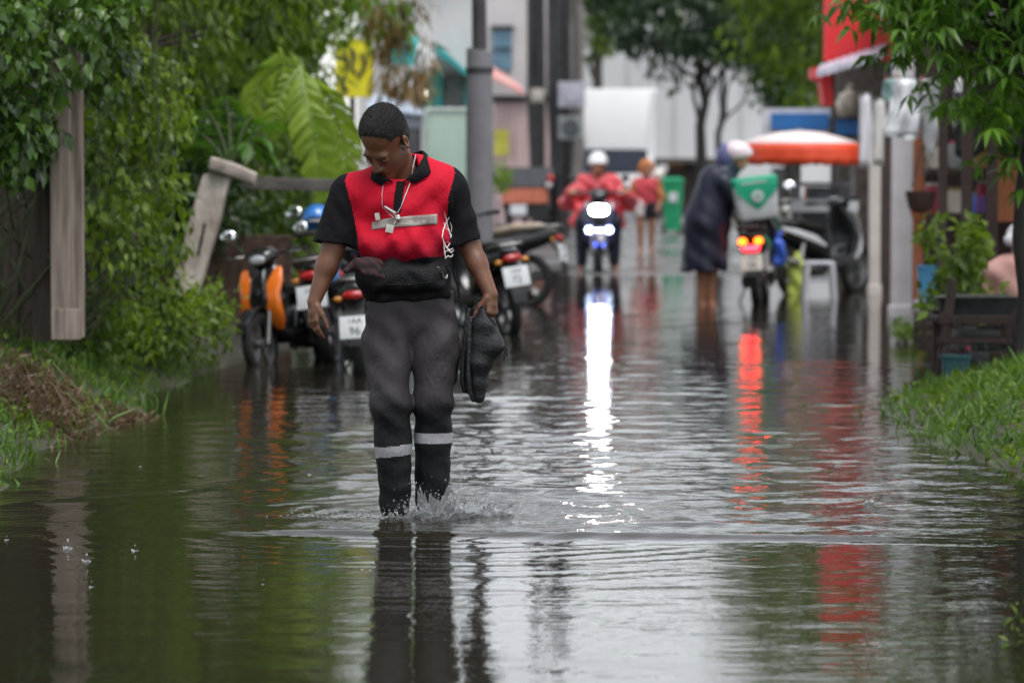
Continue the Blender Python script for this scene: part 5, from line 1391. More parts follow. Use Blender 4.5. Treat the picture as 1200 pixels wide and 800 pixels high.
# posts
for lab, x0, x1, ytop, Y, mm in (('pale beige square post in front of the parked black motorbike', 1018, 1031, 150, 35.8, mat('beige_post', (.55, .50, .46), .7, var=.12, scale=4)), ('thick white square post beside the orange brown door', 1045, 1069, 60, 31, mat('white_post', (.74, .71, .73), .6, var=.10, scale=4)), ('thin dark brown post between the beige and white posts', 1035, 1043, 150, 33, mat('brown_post', (.06, .035, .03), .7, var=.3))):
    t = thing('post', lab, 'post', (GX((x0 + x1) / 2, Y), Y, 0)); xw = (x1 - x0) / FPX * Y; mb = MB(); mb.box((GX((x0 + x1) / 2, Y), Y, P(0, ytop, Y).z / 2 - .1), (xw, xw, P(0, ytop, Y).z + .2), bev=.012); mb.build('shaft', mm, t, smooth=False, world=True); mb = MB(); mb.box((GX((x0 + x1) / 2, Y), Y, .03), (xw * 1.25, xw * 1.25, .14), bev=.012); mb.build('base', mm, t, smooth=False, world=True)
for i, (x0, x1, y0, y1, lab, Y) in enumerate(((1007, 1021, 110, 197, 'white hanging banner, the left of the pair by the beige post', 34.2), (1023, 1038, 116, 194, 'creamy hanging banner with a faint stripe, the right of the pair by the beige post', 34.4))):
    t = thing('banner', lab, 'banner', P((x0 + x1) / 2, y0, Y)); mb = MB(); vs = []; n = 8
    for j in range(n + 1):
        for k in range(5): vs.append(P(x0 + (x1 - x0) * k / 4 + .6 * math.sin(j + k), y0 + (y1 - y0) * j / n, Y) + Vector((0, .02 * math.sin(k * 2 + j * .6), 0)))
    fs = [[j * 5 + k, j * 5 + k + 1, j * 5 + k + 6, j * 5 + k + 5] for j in range(n) for k in range(4)]; mb.add(vs, fs); o = mb.build('cloth', mat('banner_white' if i == 0 else 'banner_cream', (.66, .64, .68) if i == 0 else (.60, .58, .55), .7, var=.1, scale=5, stretch=(4, 4, .6)), t, world=True); o.modifiers.new('thick', 'SOLIDIFY').thickness = .012
    mb = MB(); mb.tube([P(x0 - 1, y0, Y), P(x1 + 1, y0, Y)], .012, 6); mb.build('rod', dark_metal, t, world=True)

# ---- hut on the right with brown posts, orange door and goods
brown = mat('dark_brown_wood', (.035, .018, .014), .7, var=.4, scale=6, stretch=(6, 6, .6), bump=.3); orange_w = mat('orange_brown_wood', (.32, .10, .035), .6, var=.25, scale=4, stretch=(5, 5, .5))
hut = thing('hut', 'dark wooden stall hut with brown posts and an orange brown wall behind the right bank', 'hut', (4.6, 28, .1))
wpart('back_wall', mat('hut_back', (.035, .020, .018), .8, var=.4, scale=3), hut, span(3.75, 7.5, 30.6, 30.72, .05, 2.7)); wpart('side_wall', orange_w, hut, span(GX(1188, 28), GX(1188, 28) + 1.6, 29.4, 29.5, .9, 2.1)); wpart('roof', mat('hut_tin_roof', (.16, .15, .15), .5, var=.3), hut, span(4.05, 7.6, 25.4, 30.9, 2.62, 2.68)); wpart('floor_slab', mat('damp_slab', (.10, .095, .09), .7, var=.3), hut, span(3.7, 7.5, 25.6, 30.6, -.05, .14))
wpart('door', orange_w, hut, fbox(1070, 150, 1083, 372, 30.4, .10))
for x0, x1 in ((1100, 1111), (1127, 1141), (1157, 1171)): wpart('post', brown, hut, fbox(x0, 60, x1, 372, 26.4, .10))
wpart('shelf', brown, hut, span(GX(1085, 29.6), GX(1230, 29.6), 29.5, 29.9, .92, .97)); wpart('shelf', brown, hut, span(GX(1085, 29.6), GX(1230, 29.6), 29.5, 29.9, 1.32, 1.36))
gm = [mat('crimson_pack', (.36, .03, .06), .5), mat('blue_pack', (.10, .16, .55), .5), mat('cream_pack', (.55, .50, .42), .6), mat('grey_pack', (.22, .23, .24), .5), mat('ochre_pack', (.32, .24, .08), .6)]
rs = random.Random(14)
for i, (x, y, hh, mm, lab) in enumerate(((1092, 216, .18, 2, 'cream packet on the upper shelf of the hut'), (1119, 214, .22, 3, 'grey jar-like packet on the upper shelf of the hut'), (1148, 215, .20, 4, 'ochre packet on the upper shelf of the hut'), (1092, 268, .24, 0, 'crimson packet on the lower shelf of the hut, nearest the door'), (1118, 268, .20, 2, 'cream packet on the lower shelf of the hut between posts'), (1146, 266, .16, 1, 'bright blue packet on the lower shelf of the hut'), (1152, 268, .26, 0, 'crimson packet beside the blue one on the lower shelf of the hut'), (1180, 268, .30, 2, 'pale packet on the lower shelf of the hut, nearest the orange wall'))):
    z0 = 1.362 if i < 3 else .972; t = thing('packet', lab, 'packet', (GX(x, 29.7), 29.7, z0), group='packets on the hut shelves'); mb = MB(); mb.box((0, 0, hh / 2), (.12, .09, hh), (0, 0, rs.uniform(-.3, .3)), .015); mb.build('pouch', gm[mm], t); mb = MB(); mb.box((0, 0, hh + .012), (.11, .02, .03), bev=.005); mb.build('crimped_top', gm[(mm + 2) % 5], t)
bs = thing('basket', 'dark round hanging basket with orange lining beside the white post', 'basket', P(1079, 222, 29.6)); mb = MB(); mb.lathe([(.03, -.16), (.10, -.13), (.13, -.02), (.135, .03), (.12, .03), (.09, -.10)], 20, c=P(1079, 228, 29.6)); mb.build('bowl', mat('basket_brown', (.05, .025, .018), .8, var=.4, scale=30, bump=.5), bs, world=True)
mb = MB(); mb.ell(P(1080, 246, 29.62), (.10, .06, .13)); mb.build('lining', mat('orange_cloth', (.40, .13, .05), .8, var=.3), bs, world=True); mb = MB(); q = P(1079, 224, 29.6); [mb.tube([q + Vector((.13 * math.cos(a), .13 * math.sin(a), .03)), q + Vector((0, 0, .4))], .006, 5) for a in (0, 2.1, 4.2)]; mb.build('cord', dark_metal, bs, world=True)

# laundry on a line
ln = thing('washing_line', 'washing line strung beneath the right tree with white clothes on it', 'line', P(1036, 92, 29.8)); mb = MB(); mb.tube([P(1030, 88, 29.8), P(1065, 92, 29.6), P(1100, 92, 29.4), P(1180, 84, 29.0)], .006, 5); mb.build('cord', dark_metal, ln, world=True)
def garment(lab, outline, Y, mm, seed):
    t = thing('garment', lab, 'garment', P(outline[0][0], outline[0][1], Y), group='white clothes on the washing line')
    bm = bmesh.new(); vs = [bm.verts.new(P(x, y, Y)) for x, y in outline]; fc_ = bm.faces.new(vs); bmesh.ops.triangulate(bm, faces=[fc_]); 
    for _ in range(3): bmesh.ops.subdivide_edges(bm, edges=bm.edges[:], cuts=1, use_grid_fill=True)
    for q in bm.verts: q.co.y += .035 * math.sin(q.co.x * 38 + seed + 1.5 * math.sin(q.co.z * 9)) + .015 * math.sin(q.co.z * 23 + q.co.x * 11)
    inv = wmat(t).inverted(); bmesh.ops.transform(bm, matrix=inv, verts=bm.verts[:]); me = bpy.data.meshes.new('cloth'); bm.to_mesh(me); bm.free()
    for p in me.polygons: p.use_smooth = True
    o = mobj('cloth', me, mm, t); o.modifiers.new('thick', 'SOLIDIFY').thickness = .006
    mb = MB(); a = Vector(P(outline[0][0], outline[0][1], Y)); mb.box(a + Vector((.02, -.01, .0)), (.018, .03, .07), bev=.004); mb.build('peg', orange_w, t, world=True)
wc = mat('white_laundry', (.86, .87, .90), .8, var=.08, scale=6); wg = mat('grey_laundry', (.42, .42, .44), .8, var=.1, scale=6)
garment('white shirt bunched on the washing line above the white post', [(1048, 92), (1072, 92), (1078, 120), (1076, 162), (1062, 168), (1052, 150), (1036, 160), (1034, 148), (1044, 126)], 29.7, wc, 1)
garment('grey white cloth hanging to a point right of the white shirt', [(1077, 93), (1100, 93), (1104, 130), (1098, 170), (1090, 186), (1080, 160)], 29.5, wg, 2)
garment('pale cloth half hidden under the right tree leaves', [(1120, 92), (1142, 90), (1146, 150), (1132, 166), (1118, 150)], 29.2, wc, 3)
garment('teal edged small cloth at the left end of the washing line', [(1036, 94), (1047, 92), (1048, 112), (1040, 120), (1034, 112)], 29.75, mat('pale_teal_cloth', (.34, .52, .50), .8), 4)

# slatted bench with black trough, buckets
be = thing('bench', 'dark slatted wooden bench at the edge of the right bank grass', 'bench', P(1140, 470, 21.6)); Yb = 21.6
for y, h_ in ((352, 10), (378, 7), (394, 8)): wpart('slat', brown, be, fbox(1100, y + 18, 1192, y + 18 + h_, Yb - .05, .10))
wpart('seat', brown, be, span(GX(1098, Yb), GX(1194, Yb), Yb, Yb + .5, P(0, 372, Yb).z - .03, P(0, 372, Yb).z))
for x in (1104, 1186): wpart('leg', brown, be, span(GX(x, Yb), GX(x + 10, Yb), Yb - .04, Yb + .03, .03, P(0, 366, Yb).z)); wpart('leg', brown, be, span(GX(x, Yb), GX(x + 10, Yb), Yb + .42, Yb + .49, .03, P(0, 366, Yb).z))
mb = MB(); mb.prism([P(1094, 462, Yb - .06), P(1106, 468, Yb - .06), P(1122, 330, Yb + .1), P(1112, 326, Yb + .1)], (0, .05, 0)); mb.build('leaning_strut', brown, be, smooth=False, world=True)
tr_ = thing('trough', 'black plastic planting trough on the slatted bench', 'trough', P(1145, 366, 21.7)); mb = MB(); c_ = P(1145, 372, 21.85); mb.loft([(c_ + Vector((0, 0, .0)), (.23, 0, 0), (0, .11, 0), 6), (c_ + Vector((0, 0, .12)), (.26, 0, 0), (0, .13, 0), 6), (c_ + Vector((0, 0, .135)), (.275, 0, 0), (0, .145, 0), 6)], 24); mb.build('box', dark_metal, tr_, world=True); mb = MB(); mb.loft([(c_ + Vector((0, 0, .136)), (.25, 0, 0), (0, .12, 0), 6), (c_ + Vector((0, 0, .15)), (.2, 0, 0), (0, .09, 0), 4)], 20); mb.build('soil', soil, tr_, world=True)
def bucket(lab, base, r_, h_, mm, hm):
    t = thing('bucket', lab, 'bucket', base); mb = MB(); mb.lathe([(0, 0), (r_ * .8, 0), (r_ * .82, .01), (r_, h_), (r_ * 1.08, h_), (r_ * 1.08, h_ - .02), (r_ * 1.0, h_ - .03)], 24); mb.lathe([(r_ * .94, h_), (r_ * .78, .02), (0, .02)], 24); mb.build('tub', mm, t)
    mb = MB(); mb.tube([(r_ * 1.05 * math.cos(a), -.02, h_ - .02 + r_ * .9 * math.sin(a)) for a in [i * PI / 10 for i in range(11)]], .005, 6); mb.build('handle', hm, t)
cm_ = [mat('dark_green_crate', (.020, .030, .026), .5, var=.3), mat('black_crate', (.014, .013, .013), .5, var=.3), mat('brown_crate', (.050, .030, .022), .7, var=.4)]
for i, (px, Y, z0, wd, hh, lab) in enumerate(((1168, 22.0, .10, .24, .17, 'dark green crate on the ground under the right half of the slatted bench'), (1150, 22.9, .10, .34, .26, 'black crate standing behind the slatted bench, under the pot plant'), (1178, 23.2, .10, .36, .30, 'brown wooden crate behind the slatted bench near the dark trunk'), (1098, 24.4, .08, .26, .24, 'brown wooden crate between the white post and the slatted bench'))):
    t = thing('crate', lab, 'crate', (GX(px, Y), Y, z0), rs.uniform(-.3, .3), group='crates round the slatted bench'); mm = cm_[(0, 1, 2, 2)[i]]
    for zz in (0.02, hh * .36, hh * .68, hh): mb = MB(); [mb.box((sx_ * wd / 2, 0, zz), (.012, wd * .8, hh * .22), bev=.003) for sx_ in (-1, 1)]; [mb.box((0, sx_ * wd * .4, zz), (wd, .012, hh * .22), bev=.003) for sx_ in (-1, 1)]; mb.build('slat_ring', mm, t)
    mb = MB(); mb.box((0, 0, .01), (wd * .96, wd * .76, .014)); mb.build('base', mm, t); mb = MB(); [mb.box((a * wd * .47, b2 * wd * .37, hh / 2), (.03, .03, hh), bev=.004) for a in (-1, 1) for b2 in (-1, 1)]; mb.build('corner_posts', mm, t)
jc = thing('jerrycan', 'black jerrycan leaning beside the teal bucket under the slatted bench', 'jerrycan', (GX(1145, 21.5), 21.5, gz(GX(1145, 21.5), 21.5))); mb = MB(); mb.box((0, 0, .11), (.15, .10, .22), (0, .08, 0), .025); mb.build('can', cm_[1], jc); mb = MB(); mb.tube([(-.03, 0, .23), (-.02, 0, .27), (.05, 0, .27), (.06, 0, .225)], .011, 8); mb.build('handle', cm_[1], jc); mb = MB(); mb.tube([(-.05, 0, .215), (-.055, 0, .245)], .018, 10); mb.build('cap', gm[0], jc)
ts_ = thing('tarpaulin', 'dark tarpaulin hanging across the hut between its two right posts', 'tarpaulin', P(1165, 120, 26.6)); mb = MB(); vs = []; n = 12
for j in range(9):
    for k in range(n + 1): vs.append(P(1120 + 100 * k / n, 110 + (72 + 6 * math.sin(k)) * j / 8, 26.7) + Vector((0, .05 * math.sin(k * 1.3 + .3 * j), 0)))
mb.add(vs, [[j * (n + 1) + k, j * (n + 1) + k + 1, (j + 1) * (n + 1) + k + 1, (j + 1) * (n + 1) + k] for j in range(8) for k in range(n)]); o = mb.build('sheet', mat('dark_tarp', (.022, .020, .020), .55, var=.3), ts_, world=True); o.modifiers.new('thick', 'SOLIDIFY').thickness = .006
mb = MB(); mb.tube([P(1116, 109, 26.7), P(1224, 109, 26.7)], .014, 6); mb.build('rod', dark_metal, ts_, world=True)
gnd = gz(GX(1121, 21.3), 21.3)
bucket('teal bucket under the slatted bench', (GX(1121, 21.35), 21.35, gnd - .01), .095, .20, mat('teal_bucket', (.045, .13, .14), .4, var=.2), dark_metal)
bucket('sky blue bucket on a stool behind the pot plant', (GX(1087, 27), 27.0, P(0, 352, 27).z), .085, .28, mat('sky_blue_bucket', (.10, .36, .62), .4, var=.15), dark_metal)
st_ = thing('stool', 'grey stool carrying the sky blue bucket', 'stool', (GX(1087, 27), 27, .1)); mb = MB(); mb.box((0, 0, P(0, 352, 27).z - .1 - .015), (.22, .22, .028), bev=.008); mb.build('seat', mt, st_)
for a in (-1, 1):
    for b2 in (-1, 1): mb = MB(); mb.tube([(a * .10, b2 * .10, 0), (a * .085, b2 * .085, P(0, 352, 27).z - .13)], .014, 6); mb.build('leg', mt, st_)
# ================================================================== scooters and motorbikes
tyre_m = mat('black_tyre', (.012, .012, .012), .75, var=.3, scale=30, bump=.4, bscale=60)
rim_m = mat('grey_rim', (.22, .22, .23), .35, metal=.8, var=.2)
blk_gloss = mat('glossy_black_plastic', (.010, .010, .012), .18, var=.3, scale=6, coat=.5)
blk_matte = mat('matte_black_plastic', (.016, .016, .017), .55, var=.3, scale=12)
seat_m = mat('black_vinyl', (.015, .014, .014), .45, var=.3, scale=14, bump=.15, bscale=140)
orange_p = mat('orange_fairing', (.78, .17, .010), .25, var=.06, scale=4, coat=.6)
grey_p = mat('grey_fairing', (.10, .10, .11), .3, var=.1, coat=.5)
navy_p = mat('navy_fairing', (.012, .014, .060), .25, var=.15, coat=.6)
blue_p = mat('blue_fairing', (.02, .05, .26), .25, var=.15, coat=.6)
red_p = mat('red_fairing', (.42, .015, .02), .25, var=.1, coat=.6)
white_p = mat('white_fairing', (.55, .55, .56), .3, var=.05, coat=.4)
chrome = mat('mirror_chrome', (.85, .87, .9), .04, metal=1.0, var=.02)
steel = mat('exhaust_steel', (.28, .27, .26), .35, metal=.9, var=.25, scale=9)
tail_red = mat('red_tail_lens', (.45, .010, .012), .15, var=.1, coat=.8)
plate_w = mat('white_number_plate', (.66, .68, .70), .4, var=.05)
plate_ink = mat('plate_ink', (.03, .03, .035), .5)
clear_lens = mat('clear_lens', (.5, .52, .55), .08, var=.05, coat=.8)
amber = mat('amber_lens', (.62, .22, .01), .15, coat=.8)

def wheel(t, x, r, w_=.09, rimm=None):
    mb = MB(); prof = [(r - .07, -w_ * .42), (r - .03, -w_ * .5), (r - .008, -w_ * .34), (r, 0), (r - .008, w_ * .34), (r - .03, w_ * .5), (r - .07, w_ * .42), (r - .07, -w_ * .42)]
    mb.lathe(prof, 30, axis='y', c=(0, 0, 0)); o = bpy.data.objects.new('wheel', None); o.matrix_basis = Matrix.Translation((x, 0, r)); finish(o, t); mb.build('tyre', tyre_m, o)
    mb = MB(); mb.lathe([(r - .068, -w_ * .36), (r - .09, -w_ * .30), (r - .09, w_ * .30), (r - .068, w_ * .36)], 30, axis='y'); mb.lathe([(0, -.05), (.045, -.045), (.045, .045), (0, .05)], 16, axis='y')
    for i in range(5):
        a = i * 2 * PI / 5 + .3; mb.loft([((math.cos(a) * .03, 0, math.sin(a) * .03), (-math.sin(a) * .022, 0, math.cos(a) * .022), (0, .018, 0), 3), ((math.cos(a) * (r - .08), 0, math.sin(a) * (r - .08)), (-math.sin(a) * .016, 0, math.cos(a) * .016), (0, .014, 0), 3)], 8)
    mb.build('rim', rimm or rim_m, o)
    return o

def scooter(name, label, loc, fwd, body=blk_gloss, accent=grey_p, lean=0.0, plate='44', group=None, headlamp=None, tail=None, mirror_tilt=.16, mirrors=(1, 1), mirror_r=(.062, .05), mshell=None, rack=False, seat=seat_m, cat='scooter', plate_m=None, shield=None, pitch=0, plate_z=.55, front_extra=None, scale=1.0):
    rz = math.atan2(fwd[1], fwd[0])
    t = bpy.data.objects.new(name, None); t.matrix_basis = Matrix.Translation(Vector(loc)) @ Matrix.Rotation(rz, 4, 'Z') @ Matrix.Rotation(pitch, 4, 'Y') @ Matrix.Rotation(lean, 4, 'X') @ Matrix.Scale(scale, 4); finish(t); tag(t, label, cat, group)
    r = .27; wheel(t, -.60, r); wheel(t, .63, r, .08)
    shield = shield or accent
    # tail and side cowls
    mb = MB(); mb.loft([((-.93, 0, .745), (0, .035, 0), (0, 0, .022), 2.4), ((-.86, 0, .735), (0, .085, 0), (.01, 0, .055), 2.6), ((-.72, 0, .70), (0, .125, 0), (.01, 0, .085), 2.8), ((-.50, 0, .64), (0, .148, 0), (0, 0, .115), 2.8), ((-.25, 0, .58), (0, .150, 0), (0, 0, .145), 2.8), ((-.05, 0, .50), (0, .128, 0), (0, 0, .150), 2.6), ((.06, 0, .42), (0, .10, 0), (0, 0, .11), 2.4), ((.10, 0, .38), (0, .06, 0), (0, 0, .06), 2.2)], 22); mb.build('side_cowl', body, t)
    for sg in (-1, 1):
        mb = MB(); mb.loft([((-.84, sg * .092, .735), (0, .008, 0), (.0, 0, .018), 3), ((-.60, sg * .142, .675), (0, .010, 0), (0, 0, .034), 3), ((-.30, sg * .152, .60), (0, .010, 0), (0, 0, .042), 3), ((-.10, sg * .138, .53), (0, .008, 0), (0, 0, .02), 3)], 12); mb.build('side_trim', accent, t)
    # belly and floor
    mb = MB(); mb.loft([((-.15, 0, .34), (0, .10, 0), (0, 0, .07), 3), ((.10, 0, .315), (0, .125, 0), (0, 0, .055), 4), ((.34, 0, .33), (0, .135, 0), (0, 0, .055), 4), ((.44, 0, .40), (0, .12, 0), (0, 0, .05), 3)], 20); mb.build('footboard', blk_matte, t)
    # leg shield
    mb = MB(); mb.loft([((.40, 0, .34), (0, .11, 0), (.045, 0, .02), 3), ((.47, 0, .46), (0, .155, 0), (.05, 0, .02), 3), ((.49, 0, .60), (0, .185, 0), (.055, 0, .01), 3), ((.46, 0, .74), (0, .19, 0), (.06, 0, .0), 2.8), ((.42, 0, .86), (0, .15, 0), (.055, 0, 0), 2.6), ((.38, 0, .95), (0, .08, 0), (.04, 0, 0), 2.4)], 22); mb.build('leg_shield', body, t)
    for sg in (-1, 1):      # coloured wings of the leg shield
        mb = MB(); mb.loft([((.475, sg * .125, .38), (0, .030, 0), (.015, 0, 0), 4), ((.525, sg * .130, .46), (0, .058, 0), (.018, -sg * .02, 0), 4), ((.550, sg * .125, .57), (0, .060, 0), (.020, -sg * .02, 0), 4), ((.548, sg * .120, .67), (0, .052, 0), (.020, -sg * .02, 0), 4), ((.515, sg * .140, .77), (0, .058, 0), (.018, -sg * .02, 0), 4), ((.465, sg * .150, .86), (0, .040, 0), (.014, 0, 0), 4), ((.44, sg * .155, .89), (0, .015, 0), (.01, 0, 0), 4)], 16); mb.build('shield_wing', shield, t)
    mb = MB(); mb.loft([((.50, 0, .48), (0, .07, 0), (.03, 0, 0), 3), ((.565, 0, .62), (0, .085, 0), (.035, 0, 0), 3), ((.54, 0, .78), (0, .07, 0), (.035, 0, 0), 3), ((.46, 0, .90), (0, .04, 0), (.02, 0, 0), 3)], 16); mb.build('nose_panel', blk_gloss, t)
    # front mudguard and fork
    mb = MB(); pr = []
    for i in range(13):
        a = R(20 + 135 * i / 12); pr.append(((.63 + (r + .035) * math.cos(a), 0, r + (r + .035) * math.sin(a)), (0, .062 - .012 * abs(i - 6) / 6, 0), (math.cos(a) * .010, 0, math.sin(a) * .010), 3))
    mb.loft(pr, 14); mb.build('mudguard', body, t)
    for sg in (-1, 1):
        mb = MB(); mb.tube([(.63, sg * .075, r), (.57, sg * .075, .46), (.49, sg * .07, .70)], [.022, .022, .024], 10); mb.build('fork_leg', steel, t)
    mb = MB(); mb.tube([(.49, 0, .66), (.37, 0, 1.0)], [.03, .028], 10); mb.build('steering_column', blk_matte, t)
    # handlebar, cowl, grips, levers
    mb = MB(); mb.loft([((.30, 0, .985), (0, .05, 0), (0, 0, .03), 2.6), ((.36, 0, 1.0), (0, .125, 0), (0, 0, .05), 2.8), ((.43, 0, .99), (0, .13, 0), (0, 0, .065), 2.8), ((.49, 0, .965), (0, .09, 0), (0, 0, .06), 2.6), ((.525, 0, .95), (0, .045, 0), (0, 0, .035), 2.4)], 20); hc = mb.build('handlebar_cowl', blk_gloss if body is not white_p else body, t)
    mb = MB(); mb.ell((.335, 0, 1.035), (.035, .065, .018), (0, .5, 0)); mb.build('dashboard', clear_lens, hc)
    mb = MB(); mb.tube([(.30, -.33, 1.015), (.345, -.20, 1.01), (.36, -.08, 1.0), (.36, .08, 1.0), (.345, .20, 1.01), (.30, .33, 1.015)], .013, 10); hb = mb.build('handlebar', blk_matte, t)
    for sg in (-1, 1):
        mb = MB(); mb.tube([(.296, sg * .345, 1.015), (.325, sg * .23, 1.012)], [.021, .019], 10); mb.build('grip', tyre_m, hb); mb = MB(); mb.tube([(.36, sg * .20, 1.0), (.40, sg * .25, .998), (.375, sg * .345, 1.0)], [.008, .007, .006], 6); mb.build('brake_lever', steel, hb)
    for sg, on in zip((1, -1), mirrors):
        if not on: continue
        mb = MB(); mb.tube([(.35, sg * .21, 1.02), (.37, sg * .26, 1.10), (.345, sg * .33, 1.165)], [.007, .006, .006], 8); mi = mb.build('mirror', blk_matte, t); mb = MB(); mb.ell((.345, sg * .335, 1.185), (.022, mirror_r[0] * 1.08, mirror_r[1] * 1.1), (0, mirror_tilt, sg * -.1)); mb.build('mirror_shell', mshell or blk_matte, mi)
        mb = MB(); mb.ell((.334, sg * .335, 1.187), (.014, mirror_r[0], mirror_r[1]), (0, mirror_tilt, sg * -.1), 18, 11); mb.build('mirror_glass', chrome, mi)
    # seat, rail
    mb = MB(); mb.loft([((-.80, 0, .80), (0, .07, 0), (0, 0, .025), 2.4), ((-.70, 0, .805), (0, .115, 0), (0, 0, .045), 2.8), ((-.45, 0, .785), (0, .135, 0), (0, 0, .05), 2.8), ((-.34, 0, .75), (0, .135, 0), (0, 0, .05), 2.8), ((-.10, 0, .725), (0, .115, 0), (0, 0, .05), 2.6), ((.04, 0, .69), (0, .07, 0), (0, 0, .035), 2.4)], 20); mb.build('seat', seat, t)
    mb = MB(); mb.tube([(-.62, -.13, .76), (-.78, -.14, .80), (-.93, -.09, .815), (-.955, 0, .815), (-.93, .09, .815), (-.78, .14, .80), (-.62, .13, .76)], .013, 8); mb.build('grab_rail', steel, t)
    # tail light, indicators, rear mudguard, plate
    mb = MB(); mb.ell((-.925, 0, .70), (.035, .085, .036)); mb.build('tail_light', tail or tail_red, t)
    for sg in (-1, 1): mb = MB(); mb.ell((-.895, sg * .115, .675), (.022, .036, .022)); mb.build('indicator', amber if tail is None else tail, t)
    mb = MB(); mb.loft([((-.82, 0, .67), (0, .075, 0), (.015, 0, .02), 3), ((-.93, 0, .56), (0, .070, 0), (.012, 0, .012), 3), ((-.985, 0, .44), (0, .075, 0), (.010, 0, .008), 3), ((-1.0, 0, .34), (0, .06, 0), (.008, 0, .006), 3)], 14); mb.build('rear_mudguard', blk_matte, t)
    mb = MB(); pz = plate_z; px_ = -.945 - (.60 - pz) * .22; mb.box((px_ - .012, 0, pz), (.004, .22, .165), (0, R(12), 0), .0015); pl_ = mb.build('number_plate', plate_m or plate_w, t)
    if plate:
        for j, (tx, sz, dz) in enumerate(((plate, .085, -.028), ('1AA', .058, .045))):
            tv, tf = text_mesh(tx, sz); M = Matrix.Translation((px_ - .0155 - dz * -.2126, 0, pz + dz)) @ Matrix.Rotation(R(12), 4, 'Y') @ Matrix(((0, 0, -1, 0), (-1, 0, 0, 0), (0, 1, 0, 0), (0, 0, 0, 1)))
            mb = MB(); mb.add([M @ q for q in tv], tf); mb.build('plate_lettering', plate_ink, pl_, smooth=False)
    # engine, swing arm, shock, exhaust, stand
    mb = MB(); mb.loft([((-.05, 0, .30), (0, .09, 0), (0, 0, .08), 3), ((-.25, .02, .30), (0, .13, 0), (0, 0, .10), 3), ((-.45, .08, .28), (0, .07, 0), (0, 0, .08), 3), ((-.66, .10, .27), (0, .035, 0), (0, 0, .06), 2.6)], 18); mb.build('engine', blk_matte, t)
    for sg in (-1, 1): mb = MB(); mb.tube([(-.60, sg * .10, .30), (-.54, sg * .105, .44), (-.48, sg * .11, .58)], [.026, .03, .024], 10); mb.build('shock_absorber', steel, t)
    mb = MB(); mb.tube([(-.05, -.08, .24), (-.22, -.13, .21), (-.36, -.15, .24), (-.46, -.155, .29), (-.62, -.16, .33), (-.84, -.165, .38), (-.90, -.165, .395)], [.016, .016, .018, .046, .054, .048, .03], 14); mb.build('exhaust', steel, t)
    mb = MB(); mb.tube([(-.12, .10, .26), (-.16, .22, .03), (-.22, .24, .02)], .010, 8); mb.build('side_stand', blk_matte, t)
    # head lamp
    mb = MB(); mb.ell((.515, 0, .955), (.022, .072, .040)) if headlamp is None else None
    if headlamp is None: mb.build('headlight', clear_lens, t)
    if rack:
        mb = MB()
        for y in (-.13, 0, .13): mb.tube([(-.50, y, .855), (-1.02, y, .875)], .011, 6)
        mb.tube([(-.60, -.14, .865), (-.60, .14, .865)], .011, 6); mb.tube([(-.98, -.14, .875), (-.98, .14, .875)], .011, 6); mb.tube([(-.9, -.11, .87), (-.85, -.11, .72)], .011, 6); mb.tube([(-.9, .11, .87), (-.85, .11, .72)], .011, 6); mb.build('rack', blk_matte, t)
    return t

GSC = 'scooters parked along the left bank'
scooter('scooter', 'orange and black scooter parked nose to the camera beside the leaning concrete post', (-1.55, 24.5, -.10), (-.40, -.92), body=blk_gloss, accent=orange_p, shield=orange_p, lean=R(7), group=GSC, plate='44', mirror_tilt=-.25, mshell=chrome, scale=.88)
scooter('scooter', 'black and red scooter with a tilted white number plate, just right of the orange one', (-1.18, 24.85, -.06), (.16, .98), body=blk_gloss, accent=red_p, lean=R(-9), group=GSC, plate='44', mirror_tilt=.32, mirrors=(1, 1))
scooter('scooter', 'low black scooter with its white plate half hidden by the trousers of the wading man', (-.98, 23.5, -.10), (.05, 1), body=blk_gloss, accent=blk_matte, lean=R(-4), group=GSC, plate='96', mirror_tilt=.22, plate_z=.47, mirrors=(0, 0), scale=.93)
scooter('scooter', 'dark scooter with red and grey tail and a white plate, right of the wading man', (-.20, 28.5, -.05), (-.32, .95), body=blk_gloss, accent=grey_p, lean=R(-8), group='scooters parked past the grey pole', plate='72', mirrors=(0, 0), tail=None)
scooter('scooter', 'scooter with a beige seat standing crosswise behind the grey-tailed one', (-.42, 33.4, -.03), (-.93, .36), body=blk_matte, accent=grey_p, lean=R(6), group='scooters parked past the grey pole', plate='18', seat=mat('beige_vinyl', (.36, .29, .22), .5, var=.2), mirrors=(0, 0))

# the high round mirror and helmet among the left scooters
s4 = scooter('scooter', 'silver grey scooter farthest back in the left row, its round mirror by the man\'s shoulder', (-1.17, 26.75, .12), (.05, 1), body=grey_p, accent=blk_matte, lean=R(-5), group=GSC, plate='63', mirror_tilt=.32, mirrors=(1, 1), mirror_r=(.07, .07))
hm = thing('helmet', 'bright blue helmet hung on the handlebar of the red-trimmed scooter', 'helmet', P(372, 258, 24.6)); hS = SDF((-.2, -.2, -.2), (.2, .2, .2), .008); hS.ell((0, 0, 0), (.115, .135, .12), k=0); hS.cut((0, 0, -.075), (0, 0, -1)); hS.ell((0, -.02, -.08), (.085, .10, .10), k=.01, mode='sub'); hS.ell((0, -.12, -.03), (.08, .06, .05), k=.01, mode='sub')
sdf_obj('shell', hS, mat('blue_helmet_shell', (.02, .16, .50), .2, var=.1, coat=.7), hm); mb = MB(); mb.lathe([(.118, -.01), (.121, .0), (.118, .012)], 24); mb.build('stripe', white_p, hm)
